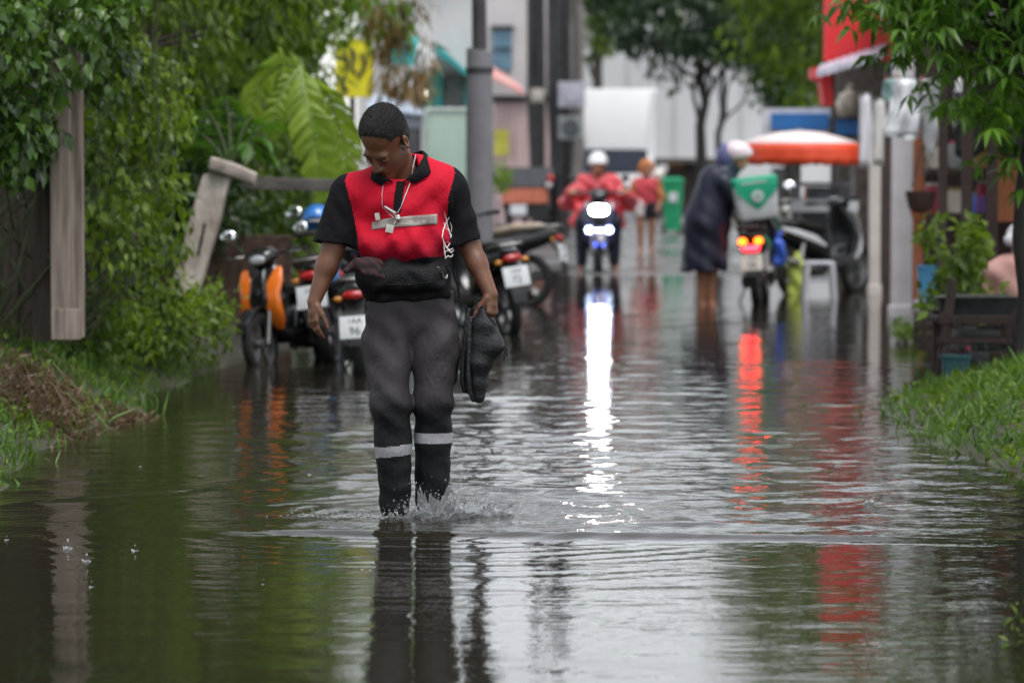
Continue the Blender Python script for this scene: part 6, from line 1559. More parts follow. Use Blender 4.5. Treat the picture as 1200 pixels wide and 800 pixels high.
bb = thing('bag', 'small blue and white bag hanging under the blue helmet', 'bag', P(388, 312, 24.0)); bS = SDF((-.12, -.1, -.16), (.12, .1, .12), .009); bS.rbox((0, 0, -.04), (.06, .035, .09), .03); bS.cone((-.04, 0, .04), (0, 0, .09), .01, .008, .01); bS.cone((.04, 0, .04), (0, 0, .09), .01, .008, .01); bS.warp(lambda X, Y, Z: (.005 * np.sin(60 * X + 40 * Z)).astype(np.float32)); sdf_obj('bag_body', bS, mat('blue_plastic_bag', (.06, .22, .55), .4, var=.3, scale=12), bb)

# ---- the rider's bike with its lamps on
RB = scooter('motorbike', 'dark blue motorbike with a dazzling white headlight coming up the flooded lane', (GX(702, 42), 42.6, -.005), (0, -1), body=navy_p, accent=blue_p, shield=navy_p, plate=None, headlamp=True, cat='motorbike', group=None, mirror_r=(.05, .04), mirror_tilt=-.1)
lamp_w = emit_mat('headlight_glow', (1, .97, .94), 80); lamp_b = emit_mat('white_blue_lamp', (.55, .68, 1), 6); lamp_bb = emit_mat('blue_lamp', (.08, .15, 1), 5)
hlz = P(0, 246, 42).z + .005
mb = MB(); mb.loft([((.58, 0, hlz), (0, .13, 0), (0, 0, .085), 2.6), ((.63, 0, hlz - .005), (0, .12, 0), (0, 0, .075), 2.6)], 20); mb.build('headlight_housing', blk_gloss, RB)
mb = MB(); mb.loft([((.622, 0, hlz), (0, .112, 0), (0, 0, .058), 3.4), ((.645, 0, hlz), (0, .108, 0), (0, 0, .054), 3.4), ((.655, 0, hlz), (0, .08, 0), (0, 0, .035), 3)], 24); mb.build('headlight', lamp_w, RB)
for sg in (-1, 1): mb = MB(); mb.ell((.60, sg * .125, P(0, 269, 42).z), (.03, .042, .040)); mb.build('running_light', lamp_b, RB)
mb = MB(); mb.ell((.60, .01, P(0, 287, 42).z + .02), (.03, .062, .042)); mb.build('fog_light', lamp_bb, RB)

# ---- the delivery bike with its lit tail lamps and box
tail_on = emit_mat('lit_tail_lamp', (1, .16, .02), 16); 
DB = scooter('motorbike', 'delivery motorbike with lit orange tail lamps and an insulated box on its rack', (2.52, 34.0, -.04), (.14, .99), body=blk_gloss, accent=mat('green_trim', (.03, .22, .10), .4), plate='58', cat='motorbike', tail=None, rack=True, mirrors=(0, 1), lean=R(-4), mirror_tilt=.25, plate_m=mat('cream_plate', (.60, .54, .48), .5, var=.1), plate_z=.47)
for o in list(DB.children):
    if o.name.startswith(('tail_light', 'indicator')): bpy.data.objects.remove(o)
lamp_r = emit_mat('red_tail_glow', (1, .010, .016), 12)
for sg in (-1, 1): mb = MB(); mb.ell((-.955, sg * .078, .675), (.024, .044, .036)); o = mb.build('tail_lamp', emit_mat('amber_tail_glow', (1, .13, .006), 3.2), DB)
mb = MB(); mb.loft([((-.935, 0, .61), (0, .085, 0), (0, 0, .024), 4), ((-.95, 0, .61), (0, .085, 0), (0, 0, .024), 4)], 20); mb.build('brake_light', lamp_r, DB)
mb = MB(); [mb.box((-.965, sg * .095, .61), (.075, .008, .066), bev=.002) for sg in (-1, 1)]; mb.box((-.965, 0, .642), (.075, .19, .006), bev=.002); mb.build('added_lamp_shroud', blk_matte, DB)  # plates added to keep the brake light's red glow off the poncho
# insulated box: white with a green top band and pointed green flap, round white emblem
bx = thing('delivery_box', 'white insulated delivery box with a green pointed flap and round emblem, on the motorbike rack', 'box', (2.52 - .125, 34.0 - .80, .855), 0, rot=(0, R(-7), R(8)))
bw = mat('insulated_white', (.60, .61, .63), .5, var=.08, scale=5); bgn = mat('delivery_green', (.015, .36, .20), .5, var=.08)
mb = MB(); mb.loft([((0, 0, 0), (.185, 0, 0), (0, .19, 0), 9), ((0, 0, .05), (.205, 0, 0), (0, .21, 0), 9), ((0, 0, .36), (.225, 0, 0), (0, .225, 0), 9), ((0, 0, .385), (.222, 0, 0), (0, .222, 0), 9)], 32); mb.build('box_body', bw, bx)
mb = MB(); mb.loft([((0, 0, .33), (.2285, 0, 0), (0, .2285, 0), 9), ((0, 0, .395), (.232, 0, 0), (0, .232, 0), 9), ((0, 0, .41), (.222, 0, 0), (0, .222, 0), 9)], 32); lid = mb.build('lid', bgn, bx)
fl = MB(); fl.prism([(-.215, -.236, .335), (.215, -.236, .335), (.20, -.234, .27), (.015, -.220, .10), (-.015, -.220, .10), (-.20, -.234, .27)], (0, .01, 0)); fp = fl.build('flap', bgn, bx, smooth=False)
fl = MB(); fl.lathe([(0, 0), (.058, 0), (.058, .006), (0, .006)], 22, axis='y', c=(0, -.244, .225)); fl.build('emblem', white_p, fp)
fl = MB(); fl.tube([(-.03, -.248, .21), (-.012, -.249, .245), (.0, -.249, .215), (.014, -.249, .245), (.03, -.248, .21)], .006, 6); fl.build('emblem_mark', bgn, fp)
fl = MB(); [fl.box((x, -.2345, .362), (.035, .004, .022)) for x in (-.12, -.07, -.02, .03, .08)]; fl.build('lettering_band', white_p, lid)

# parked black motorbike behind the stool
scooter('motorbike', 'black motorbike with white side panels parked behind the white stool', (3.36, 36.2, -.03), (.62, .78), body=blk_gloss, accent=white_p, plate='31', cat='motorbike', lean=R(-6), mirrors=(0, 0), group=None)
# ================================================================== other people, carts, trucks
def person(label, loc, group=None, rotz=0):
    return thing('person', label, 'person', loc, rotz, group)
def face(S, c, rz, s=1.0, k=.01, tilt=0):
    M = Matrix.Rotation(rz, 3, 'Z') @ Matrix.Rotation(tilt, 3, 'X')
    def h(x, y, z): return np.array(c) + np.array(M @ Vector((x * s, y * s, z * s)))
    S.ell(h(0, .015, .04), (.077 * s, .095 * s, .088 * s), rot=M, k=.02); S.ell(h(0, -.028, -.035), (.063 * s, .064 * s, .085 * s), rot=M, k=.03); S.cone(h(0, -.085, .005), h(0, -.108, -.028), .010 * s, .014 * s, .01); S.cone(h(-.034, -.078, .02), h(.034, -.078, .02), .013, .013, .012)
    for g in (-1, 1): S.ell(h(g * .031, -.096, 0), (.017, .012, .011), rot=M, k=.008, mode='sub'); S.ell(h(g * .082, .012, -.004), (.010, .022, .034), rot=M, k=.008)
    S.cone(h(-.018, -.088, -.063), h(.018, -.088, -.063), .009, .009, .008)
    return h, M
skin2 = mat('tan_skin', (.28, .14, .09), .5, var=.1, scale=12); skin3 = mat('warm_skin', (.38, .17, .10), .5, var=.1, scale=12)
red_rain = mat('red_rain_jacket', (.62, .060, .075), .4, var=.12, scale=5, bump=.35, bscale=14); dark_tr = mat('dark_navy_trousers', (.014, .014, .026), .7, var=.3, scale=8)

# ---- rider
rd = person('motorbike rider in a red rain jacket and white helmet riding towards the camera', (GX(702, 42), 42.6, 0))
S = SDF((-.62, -.75, -.05), (.62, .5, 1.62), .013)
h_, M_ = face(S, (0, -.02, 1.33), 0, 1.05); S.cone((0, .04, 1.08), (0, .0, 1.28), .07, .06, .03); S.cone((-.15, .1, 1.12), (.15, .1, 1.12), .06, .06, .03); S.cone((0, .12, .80), (0, .08, 1.08), .12, .13, .05)
for g in (-1, 1):
    S.cone((g * .19, .08, 1.12), (g * .38, .0, .86), .05, .042, .02); S.cone((g * .38, .0, .86), (g * .35, -.30, 1.0), .042, .032, .02); S.ell((g * .33, -.33, 1.02), (.045, .05, .035), k=.02)
    for i in range(4): S.cone((g * (.30 + .018 * i), -.35, 1.035), (g * (.30 + .018 * i), -.385, .995), .011, .010, .006)
    S.cone((g * .30, -.31, 1.03), (g * .27, -.33, .995), .013, .010, .006)
    S.cone((g * .10, .12, .78), (g * .21, -.30, .62), .085, .062, .03); S.cone((g * .21, -.30, .62), (g * .20, -.16, .10), .060, .042, .03); S.cone((g * .20, -.14, .05), (g * .23, -.32, .03), .045, .035, .02)
sdf_obj('body', S, skin3, rd)
J = SDF((-.66, -.55, .55), (.66, .5, 1.36), .013); J.cone((0, .12, .78), (0, .09, 1.08), .165, .165, .06, flat=((1, 0, 0), 1.35)); J.cone((-.17, .1, 1.12), (.17, .1, 1.12), .095, .095, .05); J.cone((0, .07, 1.16), (0, .04, 1.22), .09, .08, .03)
for g in (-1, 1): J.cone((g * .17, .08, 1.11), (g * .39, .01, .87), .105, .105, .05); J.cone((g * .39, .01, .87), (g * .36, -.24, .97), .105, .075, .03); J.cone((g * .14, .05, .80), (g * .25, -.08, .62), .13, .11, .05)
J.warp(lambda X, Y, Z: (.012 * np.sin(30 * Z + 22 * X + 2 * np.sin(9 * X)) + .006 * np.sin(40 * X - 25 * Z + 2 * np.sin(15 * Y))).astype(np.float32)); sdf_obj('jacket', J, red_rain, rd)
Tt = SDF((-.40, -.5, .02), (.40, .35, .92), .013)
for g in (-1, 1): Tt.cone((g * .10, .12, .80), (g * .21, -.29, .63), .115, .09, .04); Tt.cone((g * .21, -.29, .63), (g * .205, -.15, .12), .088, .068, .04)
sdf_obj('trousers', Tt, dark_tr, rd)
for g in (-1, 1): mb = MB(); mb.loft([((g * .20, -.08, .04), (.045, 0, 0), (0, 0, .05), 3), ((g * .215, -.2, .04), (.05, 0, 0), (0, 0, .05), 3), ((g * .23, -.33, .02), (.04, 0, 0), (0, 0, .03), 3)], 16); mb.build('boot', blk_matte, rd)
H = SDF((-.2, -.25, 1.2), (.2, .25, 1.6), .010); H.ell((0, .005, 1.385), (.125, .145, .13), k=0); H.cut((0, 0, 1.335), (0, -.15, -1), k=.01); H.ell((0, -.02, 1.30), (.10, .12, .11), k=.01, mode='sub'); H.cone((-.07, -.13, 1.375), (.07, -.13, 1.375), .018, .018, .02); hlm = sdf_obj('helmet', H, mat('white_helmet', (.75, .75, .76), .25, var=.04, coat=.5), rd)
mb = MB(); mb.tube([(-.10, .0, 1.32), (-.06, -.06, 1.24), (0, -.08, 1.22), (.06, -.06, 1.24), (.10, 0, 1.32)], .008, 6); mb.build('chin_strap', blk_matte, hlm)
mb = MB(); mb.tube([(0, -.115, 1.12), (0, -.12, .95), (0, -.10, .78)], .010, 6); mb.build('jacket_zip', mat('pale_zip', (.6, .3, .3), .5), rd)
for g in (-1, 1): mb = MB(); mb.loft([((g * .31, .02, 1.05), (.0, .095, .02), (.03, 0, .05), 3), ((g * .36, .0, 1.0), (.0, .098, .02), (.03, 0, .05), 3)], 14); mb.build('arm_band', dark_tr, rd)

# ---- woman walking behind the rider
wk = person('person in an orange hood and red top with bare legs walking behind the motorbike rider', (GX(757, 50), 50, .02)); zz = 1.36
S = SDF((-.35, -.3, -.05), (.35, .35, 1.45), .013); face(S, (0, -.02, 1.22), R(25), .95); S.cone((0, .02, 1.0), (0, .0, 1.16), .055, .05, .03); S.cone((0, .03, .72), (0, .02, .98), .10, .11, .04)
for g in (-1, 1):
    S.cone((g * .15, .03, 1.02), (g * .22, .02, .80), .045, .038, .02); S.cone((g * .22, .02, .80), (g * .17, -.12, .66), .036, .028, .02); S.ell((g * .16, -.14, .64), (.03, .035, .04), k=.015)
    for i in range(4): S.cone((g * (.145 + .012 * i), -.16, .63), (g * (.14 + .012 * i), -.18, .59), .008, .007, .004)
    S.cone((g * .085, .03, .70), (g * .085, .0 + .04 * g, .38), .085, .055, .03); S.cone((g * .085, .04 * g, .38), (g * .08, .05 * g + .03, .06), .056, .036, .02); S.cone((g * .08, .05 * g + .03, .04), (g * .09, .05 * g - .12, .015), .035, .028, .02)
sdf_obj('body', S, skin3, wk); S = SDF((-.35, -.3, .55), (.35, .35, 1.2), .012); S.cone((0, .03, .74), (0, .02, .98), .13, .14, .04, flat=((1, 0, 0), 1.2)); S.cone((-.13, .03, 1.03), (.13, .03, 1.03), .075, .075, .03)
for g in (-1, 1): S.cone((g * .15, .03, 1.03), (g * .225, .02, .80), .07, .062, .03)
S.warp(lambda X, Y, Z: (.007 * np.sin(35 * Z + 28 * X)).astype(np.float32)); v, f = S.mesh(1); fc = v[f].mean(1); key = (fc[:, 0] > .165).astype(int) + 2 * (fc[:, 0] < -.165)
for k, (pv, pf) in split_faces(v, f, key).items(): mobj('top' if k == 0 else 'sleeve', np_mesh('top', pv, pf), (mat('crimson_top', (.60, .06, .08), .6, var=.15, scale=5) if k == 0 else mat('orange_sleeve', (.52, .16, .05), .6, var=.1)), wk)
S = SDF((-.3, -.3, .50), (.3, .3, .85), .012); S.cone((0, .03, .70), (0, .03, .78), .13, .12, .03, flat=((1, 0, 0), 1.2)); [S.cone((g * .09, .03, .70), (g * .09, .02, .58), .10, .10, .03) for g in (-1, 1)]; sdf_obj('shorts', S, dark_tr, wk)
S = SDF((-.2, -.25, 1.1), (.2, .25, 1.5), .010); S.ell((0, .01, 1.25), (.115, .13, .135), k=0); S.ell((0, -.11, 1.22), (.08, .09, .10), k=.02, mode='sub'); S.cut((0, 0, 1.12), (0, 0, -1)); sdf_obj('hood', S, mat('orange_hood', (.62, .20, .04), .55, var=.1), wk)
pb = thing('bag', 'pale carrier bag held in front by the person in the orange hood', 'bag', (GX(757, 50) - .10, 49.82, .66)); S = SDF((-.12, -.1, -.2), (.12, .1, .2), .010); S.rbox((0, 0, .0), (.07, .045, .11), .035); S.cone((-.03, 0, .10), (0, 0, .15), .012, .01, .02); S.cone((.03, 0, .10), (0, 0, .15), .012, .01, .02); S.warp(lambda X, Y, Z: (.006 * np.sin(50 * X + 40 * Z)).astype(np.float32)); sdf_obj('bag_body', S, mat('pale_pink_bag', (.60, .50, .50), .5, var=.2), pb)

# ---- person in the navy poncho at the delivery bike
navy = mat('navy_poncho', (.012, .015, .034), .5, var=.2, scale=4, bump=.25, bscale=7)
pc = person('barelegged person in a long navy rain poncho and pale helmet stooping over the delivery bike', (1.93, 33.3, -.03))
S = SDF((-.35, -.4, -.08), (.75, .4, 1.75), .013); face(S, (.30, -.02, 1.47), R(70), 1.0, tilt=R(12)); S.cone((.14, .02, 1.25), (.28, .0, 1.42), .06, .055, .03); S.cone((.02, .02, .78), (.12, .02, 1.22), .12, .13, .05)
for g in (-1, 1):
    S.cone((.02 + g * .06, .02, .78), (.0 + g * .05, .0, .40), .085, .06, .03); S.cone((g * .05, 0, .40), (g * .05 - .01, .02, .05), .058, .042, .02); S.cone((g * .05 - .01, .02, .03), (g * .07 + .06, -.10, -.04), .04, .032, .02)
    S.cone((.13, .02 + g * .16, 1.25), (.30, g * .16 - .02, 1.02), .045, .04, .02); S.cone((.30, g * .16 - .02, 1.02), (.44, g * .10 - .04, .93), .038, .03, .02); S.ell((.47, g * .10 - .05, .92), (.045, .03, .03), k=.015)
    for i in range(4): S.cone((.48, g * .10 - .05 + .016 * (i - 1.5), .925), (.53, g * .10 - .05 + .016 * (i - 1.5), .895), .009, .008, .005)
    S.cone((.46, g * .08 - .04, .92), (.49, g * .05 - .04, .89), .011, .009, .005)
sdf_obj('body', S, skin3, pc)
S = SDF((-.42, -.42, .25), (.62, .45, 1.52), .014); S.cone((-.03, .02, .40), (.0, .02, .85), .235, .225, .05, flat=((0, 1, 0), .95)); S.cone((.0, .02, .85), (.09, .02, 1.24), .225, .185, .06, flat=((0, 1, 0), 1.1)); S.cone((.14, .0, 1.27), (.24, .0, 1.40), .12, .10, .05)
for g in (-1, 1): S.cone((.15, g * .16, 1.24), (.33, g * .15 - .02, 1.02), .09, .09, .05); S.cone((.33, g * .15 - .02, 1.02), (.42, g * .11 - .04, .945), .085, .06, .03)
S.cut((-.02, .02, .36), (.0, 0, -1)); S.cone((-.02, .02, .30), (-.02, .02, .46), .20, .19, .01, mode='sub'); S.warp(lambda X, Y, Z: ((.007 * np.sin(6 * np.arctan2(Y, X + .02) + 3 * Z) + .006 * np.sin(30 * Z + 24 * X)) * np.clip(1.5 - Z, .3, 1)).astype(np.float32)); sdf_obj('poncho', S, navy, pc)
S = SDF((.05, -.25, 1.3), (.60, .25, 1.8), .011); S.ell((.30, .0, 1.525), (.15, .125, .125), rot=(0, R(14), 0), k=0); S.cut((.3, 0, 1.47), (.25, 0, -1), k=.01); S.ell((.31, 0, 1.44), (.115, .10, .11), k=.01, mode='sub'); v, f = S.mesh(1); sdf_h = mobj('helmet', np_mesh('helmet', v, f), mat('pale_pink_helmet', (.70, .52, .55), .3, var=.25, scale=6, coat=.4, col2=(.74, .72, .76)), pc)
S = SDF((-.05, -.25, 1.3), (.40, .25, 1.75), .012); S.ell((.19, .02, 1.48), (.11, .125, .15), k=0); S.ell((.31, 0, 1.50), (.125, .11, .15), k=.01, mode='sub'); sdf_obj('hood', S, mat('lilac_lining', (.10, .11, .24), .5, var=.3), pc)

# ---- seated person in pink at the far right
pk_ = person('person in a pink shirt and white cap sitting with back turned at the right edge', (GX(1196, 24.8), 24.8, .1)); b0 = pk_.matrix_basis.translation
S = SDF((-.4, -.5, -.12), (.4, .4, 1.05), .013); zs = P(0, 262, 24.8).z - .1; face(S, (0, .03, zs - .14), R(165), 1.0); S.cone((0, .0, .55), (0, .02, zs - .22), .06, .055, .03); S.cone((0, -.02, .28), (0, 0, .54), .12, .12, .05); S.cone((-.14, 0, .54), (.14, 0, .54), .06, .06, .03)
for g in (-1, 1): S.cone((g * .18, .0, .54), (g * .24, .06, .30), .05, .04, .02); S.cone((g * .24, .06, .30), (g * .12, .26, .28), .038, .03, .02); S.ell((g * .10, .29, .28), (.03, .05, .03), k=.01); S.cone((g * .10, .0, .24), (g * .12, .34, .26), .08, .06, .03); S.cone((g * .12, .34, .26), (g * .12, .32, .02), .055, .04, .02); [S.cone((g * (.09 + .012 * i), .31, .28), (g * (.085 + .012 * i), .36, .27), .008, .007, .004) for i in range(4)]
sdf_obj('body', S, skin3, pk_); S = SDF((-.4, -.4, .10), (.4, .4, .75), .013); S.cone((0, -.02, .24), (0, 0, .50), .165, .17, .06, flat=((1, 0, 0), 1.2)); S.cone((-.15, 0, .54), (.15, 0, .54), .095, .095, .05); [S.cone((g * .19, 0, .54), (g * .25, .05, .34), .075, .07, .03) for g in (-1, 1)]; S.warp(lambda X, Y, Z: (.007 * np.sin(30 * Z + 20 * X)).astype(np.float32)); sdf_obj('shirt', S, mat('pale_pink_shirt', (.55, .30, .27), .8, var=.1, scale=5), pk_)
S = SDF((-.4, -.3, .05), (.4, .55, .40), .013); [S.cone((g * .10, 0, .24), (g * .12, .33, .26), .10, .075, .03) for g in (-1, 1)]; sdf_obj('shorts', S, dark_tr, pk_)
S = SDF((-.2, -.25, zs - .25), (.2, .3, zs + .1), .010); S.ell((0, .015, zs - .09), (.105, .125, .10), k=0); S.cut((0, 0, zs - .12), (0, 0, -1)); S.rbox((0, .15, zs - .115), (.07, .07, .012), .01, k=.02); S.cone((-.09, -.06, zs - .12), (.09, -.06, zs - .14), .045, .04, .03); sdf_obj('cap', S, mat('white_cap', (.58, .57, .60), .7, var=.06), pk_)
ps = thing('stool', 'low dark stool under the person in the pink shirt', 'stool', (b0.x, b0.y - .02, .13)); mb = MB(); mb.box((0, 0, .165), (.30, .28, .03), bev=.01); mb.build('seat', brown, ps)
for a in (-1, 1):
    for b2 in (-1, 1): mb = MB(); mb.tube([(a * .12, b2 * .11, 0), (a * .11, b2 * .10, .15)], .016, 6); mb.build('leg', brown, ps)

# ---- white box truck
tw = mat('truck_white', (.80, .80, .81), .35, var=.03, scale=2, coat=.2); YT = 71.0; xt = GX(722, YT)
tk = thing('box_truck', 'small white box truck facing down the lane under the street tree', 'truck', (xt, YT, .06))
def T_(x, y, z): return (xt + x, YT + y, .06 + z)
mb = MB(); zc0, zc1 = P(0, 176, YT).z, P(0, 104, YT).z; w0, w1 = 75 / 2 / FPX * YT, 97 / 2 / FPX * YT
mb.loft([((xt, YT + .9, zc0), (w0, 0, 0), (0, .02, 0), 12), ((xt, YT + .85, zc0 + .02), (w0, 0, 0), (0, .5, 0), 12), ((xt, YT + 1.0, zc1 - .03), (w1, 0, 0), (0, .75, 0), 12), ((xt, YT + 1.0, zc1), (w1 * .98, 0, 0), (0, .73, 0), 12)], 40); mb.build('wind_deflector', tw, tk, world=True)
wpart('cargo_box', tw, tk, (Vector((xt, YT + 3.3, (zc1 + .75) / 2 + .02)), (w1 * 2, 3.2, zc1 - .75)), bev=.03)
mb = MB(); cw = .80
mb.loft([(T_(0, -.05, .38), (cw * .95, 0, 0), (0, 0, .20), 7), (T_(0, .03, .62), (cw, 0, 0), (0, 0, .36), 7), (T_(0, .42, .64), (cw, 0, 0), (0, 0, .36), 7), (T_(0, .7, .92), (cw * .96, 0, 0), (0, 0, .58), 6), (T_(0, 1.65, .92), (cw * .96, 0, 0), (0, 0, .58), 6)], 32); mb.build('cab', tw, tk, world=True)
mb = MB(); mb.prism([T_(-.70, .22, 1.01), T_(.70, .22, 1.01), T_(.66, .42, 1.47), T_(-.66, .42, 1.47)], (0, -.08, .03)); mb.build('windscreen', mat('truck_glass', (.025, .03, .045), .12, var=.2, spec=.15), tk, smooth=False, world=True)
wpart('bumper', mat('truck_bumper', (.35, .35, .36), .5), tk, (Vector(T_(0, -.18, .38)), (1.56, .16, .24)), bev=.03); wpart('grille', blk_matte, tk, (Vector(T_(0, -.20, .62)), (.80, .06, .14)), bev=.01)
for g in (-1, 1):
    mb = MB(); mb.ell(T_(g * .58, -.17, .66), (.13, .06, .085)); mb.build('headlight', clear_lens, tk, world=True); mb = MB(); mb.tube([T_(g * .80, .3, 1.06), T_(g * .92, .22, 1.10)], .015, 6); mb.box(T_(g * .98, .2, 1.10), (.20, .06, .16), bev=.02); mb.build('wing_mirror', white_p, tk, world=True)
    for y in (.55, 4.2): mb = MB(); mb.lathe([(0, -.1), (.22, -.1), (.32, -.08), (.33, 0), (.32, .08), (.22, .1), (0, .1)], 22, axis='x', c=T_(g * .68, y, .33)); mb.build('wheel', tyre_m, tk, world=True)
wpart('chassis', blk_matte, tk, (Vector(T_(0, 2.6, .52)), (.9, 5.0, .18)))

# ---- three-wheeled cart seen from behind
YC = 57.0; xc_ = GX(616, YC); ct = thing('three_wheeled_cart', 'grey motor tricycle cart with an orange rear band and red lamp, seen from behind', 'cart', (xc_, YC, .04))
wpart('tailgate', mat('tailgate_grey', (.10, .105, .115), .55, var=.2), ct, fbox(587, 196, 648, 219, YC, .05)); wpart('rear_band', mat('faded_orange', (.50, .15, .09), .55, var=.25, scale=6), ct, fbox(588, 221, 642, 238, YC - .02, .06)); wpart('bed', mat('cart_bed', (.05, .05, .055), .6, var=.3), ct, (lambda q: (q[0] + Vector((0, .06, 0)), q[1]))(fbox(589, 200, 646, 246, YC, 1.5)))
wpart('lower_guard', blk_matte, ct, fbox(592, 239, 642, 256, YC + .02, .06)); wpart('number_plate', plate_w, ct, fbox(598, 240, 617, 252, YC - .03, .02))
mb = MB(); mb.ell(P(645, 209, YC - .06), (.06, .04, .075)); mb.build('rear_lamp', tail_red, ct, world=True); mb = MB(); mb.ell(P(643, 217, YC - .06), (.055, .04, .05)); mb.build('reversing_lamp', white_p, ct, world=True); mb = MB(); mb.ell(P(591, 209, YC - .06), (.05, .04, .06)); mb.build('rear_lamp', tail_red, ct, world=True)
for x in (597, 640): mb = MB(); mb.lathe([(0, -.06), (.16, -.06), (.25, -.05), (.26, 0), (.25, .05), (.16, .06), (0, .06)], 22, axis='x', c=(GX(x, YC), YC + .5, .28)); mb.build('wheel', tyre_m, ct, world=True)
mb = MB(); mb.lathe([(0, -.05), (.16, -.05), (.25, -.04), (.26, 0), (.25, .04), (.16, .05), (0, .05)], 22, axis='x', c=(xc_, YC + 2.1, .28)); mb.build('wheel', tyre_m, ct, world=True); mb = MB(); mb.tube([(xc_, YC + 1.4, .5), (xc_, YC + 1.8, .7), (xc_, YC + 2.1, .3)], .05, 8); mb.tube([(xc_ - .35, YC + 1.7, .98), (xc_, YC + 1.85, .9), (xc_ + .35, YC + 1.7, .98)], .02, 8); mb.build('front_fork', blk_matte, ct, world=True)
yp = thing('plant', 'yellow green weed growing left of the tricycle cart', 'plant', (GX(584, 50), 50, .05)); RNG = np.random.default_rng(7); lv = Leaves(); clump_leaves(lv, scatter_px(9, 575, 592, 196, 232, 50, 50, 3), [.10] * 9, 14, .14, .06, hang=.2); lv.build('foliage', L_lime, yp, world=True); mb = MB(); mb.tube([(GX(584, 50), 50, 0), (GX(583, 50), 50, .8)], .012, 6); mb.build('stem', stem_m, yp, world=True)

# ---- green wheelie bin
YB = 60; bn = thing('wheelie_bin', 'bright green wheelie bin with a white patch behind the walking person', 'bin', (GX(788, YB), YB, .05)); zb = P(0, 208, YB).z - .05; mb = MB(); mb.loft([((0, 0, .06), (.13, 0, 0), (0, .16, 0), 8), ((0, 0, zb - .08), (.185, 0, 0), (0, .22, 0), 8)], 28); gb_ = mat('bin_green', (.01, .30, .13), .5, var=.12); mb.build('tub', gb_, bn)
mb = MB(); mb.loft([((0, 0, zb - .08), (.20, 0, 0), (0, .24, 0), 8), ((0, .0, zb - .04), (.20, 0, 0), (0, .24, 0), 8), ((0, .03, zb), (.14, 0, 0), (0, .17, 0), 6)], 28); mb.build('lid', gb_, bn); mb = MB(); mb.box((.0, -.218, zb - .35), (.15, .012, .17), (R(-5), 0, 0), .004); mb.build('label_patch', white_p, bn)
for g in (-1, 1): mb = MB(); mb.lathe([(0, -.03), (.09, -.03), (.10, 0), (.09, .03), (0, .03)], 16, axis='x', c=(g * .15, .17, .10)); mb.build('wheel', tyre_m, bn)
lp_ = thing('street_lamp', 'dim pale globe lamp on a short stalk beside the shed', 'lamp', P(774, 240, 70)); mb = MB(); mb.ell(P(771, 204, 70), (.13, .13, .11)); mb.build('globe', mat('pale_globe', (.72, .68, .62), .4), lp_, world=True); mb = MB(); mb.tube([P(774, 275, 70), P(773, 208, 70)], .03, 8); mb.build('stalk', dark_metal, lp_, world=True)

# ---- food cart with scalloped parasol, signs, stool, sacks
YF = 37.2; xf = GX(965, YF); fc_ = thing('food_cart', 'street food cart with a white counter top under the orange and white parasol', 'cart', (xf, YF, 0)); stl = mat('brushed_cart_steel', (.22, .22, .23), .4, metal=.5, var=.2, scale=8)
wpart('body', mat('cart_dark_panel', (.022, .022, .024), .5, var=.3), fc_, (lambda q: q)(fbox(928, 250, 1004, 318, YF, .7))); wpart('counter', mat('cart_counter', (.58, .58, .60), .4, var=.08), fc_, fbox(924, 234, 1006, 248, YF - .05, .8)); wpart('shelf', stl, fc_, fbox(930, 214, 1000, 218, YF + .3, .3))
for x in (930, 1000): wpart('upright', stl, fc_, fbox(x - 2, 190, x + 2, 236, YF + .35, .04))
for x in (938, 994): mb = MB(); mb.lathe([(0, -.03), (.14, -.03), (.18, 0), (.14, .03), (0, .03)], 18, axis='x', c=(GX(x, YF), YF + .35, .17)); mb.build('wheel', tyre_m, fc_, world=True)
wpart('display_glass', mat('cart_glass', (.10, .11, .12), .08, var=.2), fc_, fbox(945, 219, 995, 233, YF + .1, .3))
pr_ = thing('parasol', 'wide parasol with a pale pink top and bright orange scalloped valance over the food cart', 'parasol', (GX(937, YF), YF, 0)); xq = GX(936, YF); rp = 70 / FPX * YF; z1_, z0_ = P(0, 168, YF).z, P(0, 156, YF).z
par_w = mat('parasol_white', (.66, .52, .50), .6, var=.25, scale=3, col2=(.72, .68, .68)); par_o = mat('parasol_orange', (.70, .065, .018), .55, var=.12, scale=5)
mb = MB(); n = 48; vs = []; fs = []
for i, (q, zz) in enumerate(((.02, z0_ + .03), (.35, z0_ + .01), (.7, z0_ - .045), (1.0, z1_))):
    for k in range(n): a = 2 * PI * k / n; s_ = 1 - .03 * (1 - math.cos(8 * a)) / 2 * q; vs.append((xq + rp * q * s_ * math.cos(a), YF + rp * q * s_ * math.sin(a), zz))
for i in range(3):
    for k in range(n): k2 = (k + 1) % n; fs.append([i * n + k, i * n + k2, i * n + n + k2, i * n + n + k])
mb.add(vs, fs); o = mb.build('canopy', par_w, pr_, world=True); o.modifiers.new('thick', 'SOLIDIFY').thickness = .006
mb = MB(); vs = []; fs = []; zv = P(0, 194, YF).z; n = 128
for j in range(4):
    for k in range(n): a = 2 * PI * k / n; q = j / 3; zz = z1_ + (zv + .025 * abs(math.sin(8 * a)) - z1_) * q; rr2 = rp * (1.0 + .02 * q + .015 * math.sin(16 * a) * q - .03 * (1 - math.cos(8 * a)) / 2); vs.append((xq + rr2 * math.cos(a), YF + rr2 * math.sin(a), zz))
for j in range(3):
    for k in range(n): k2 = (k + 1) % n; fs.append([j * n + k, j * n + k2, j * n + n + k2, j * n + n + k])
mb.add(vs, fs); o = mb.build('valance', par_o, pr_, world=True); o.modifiers.new('thick', 'SOLIDIFY').thickness = .006
mb = MB(); mb.tube([(xq, YF, -.05), (xq, YF, z0_ + .06)], .022, 8); mb.build('pole', stl, pr_, world=True)
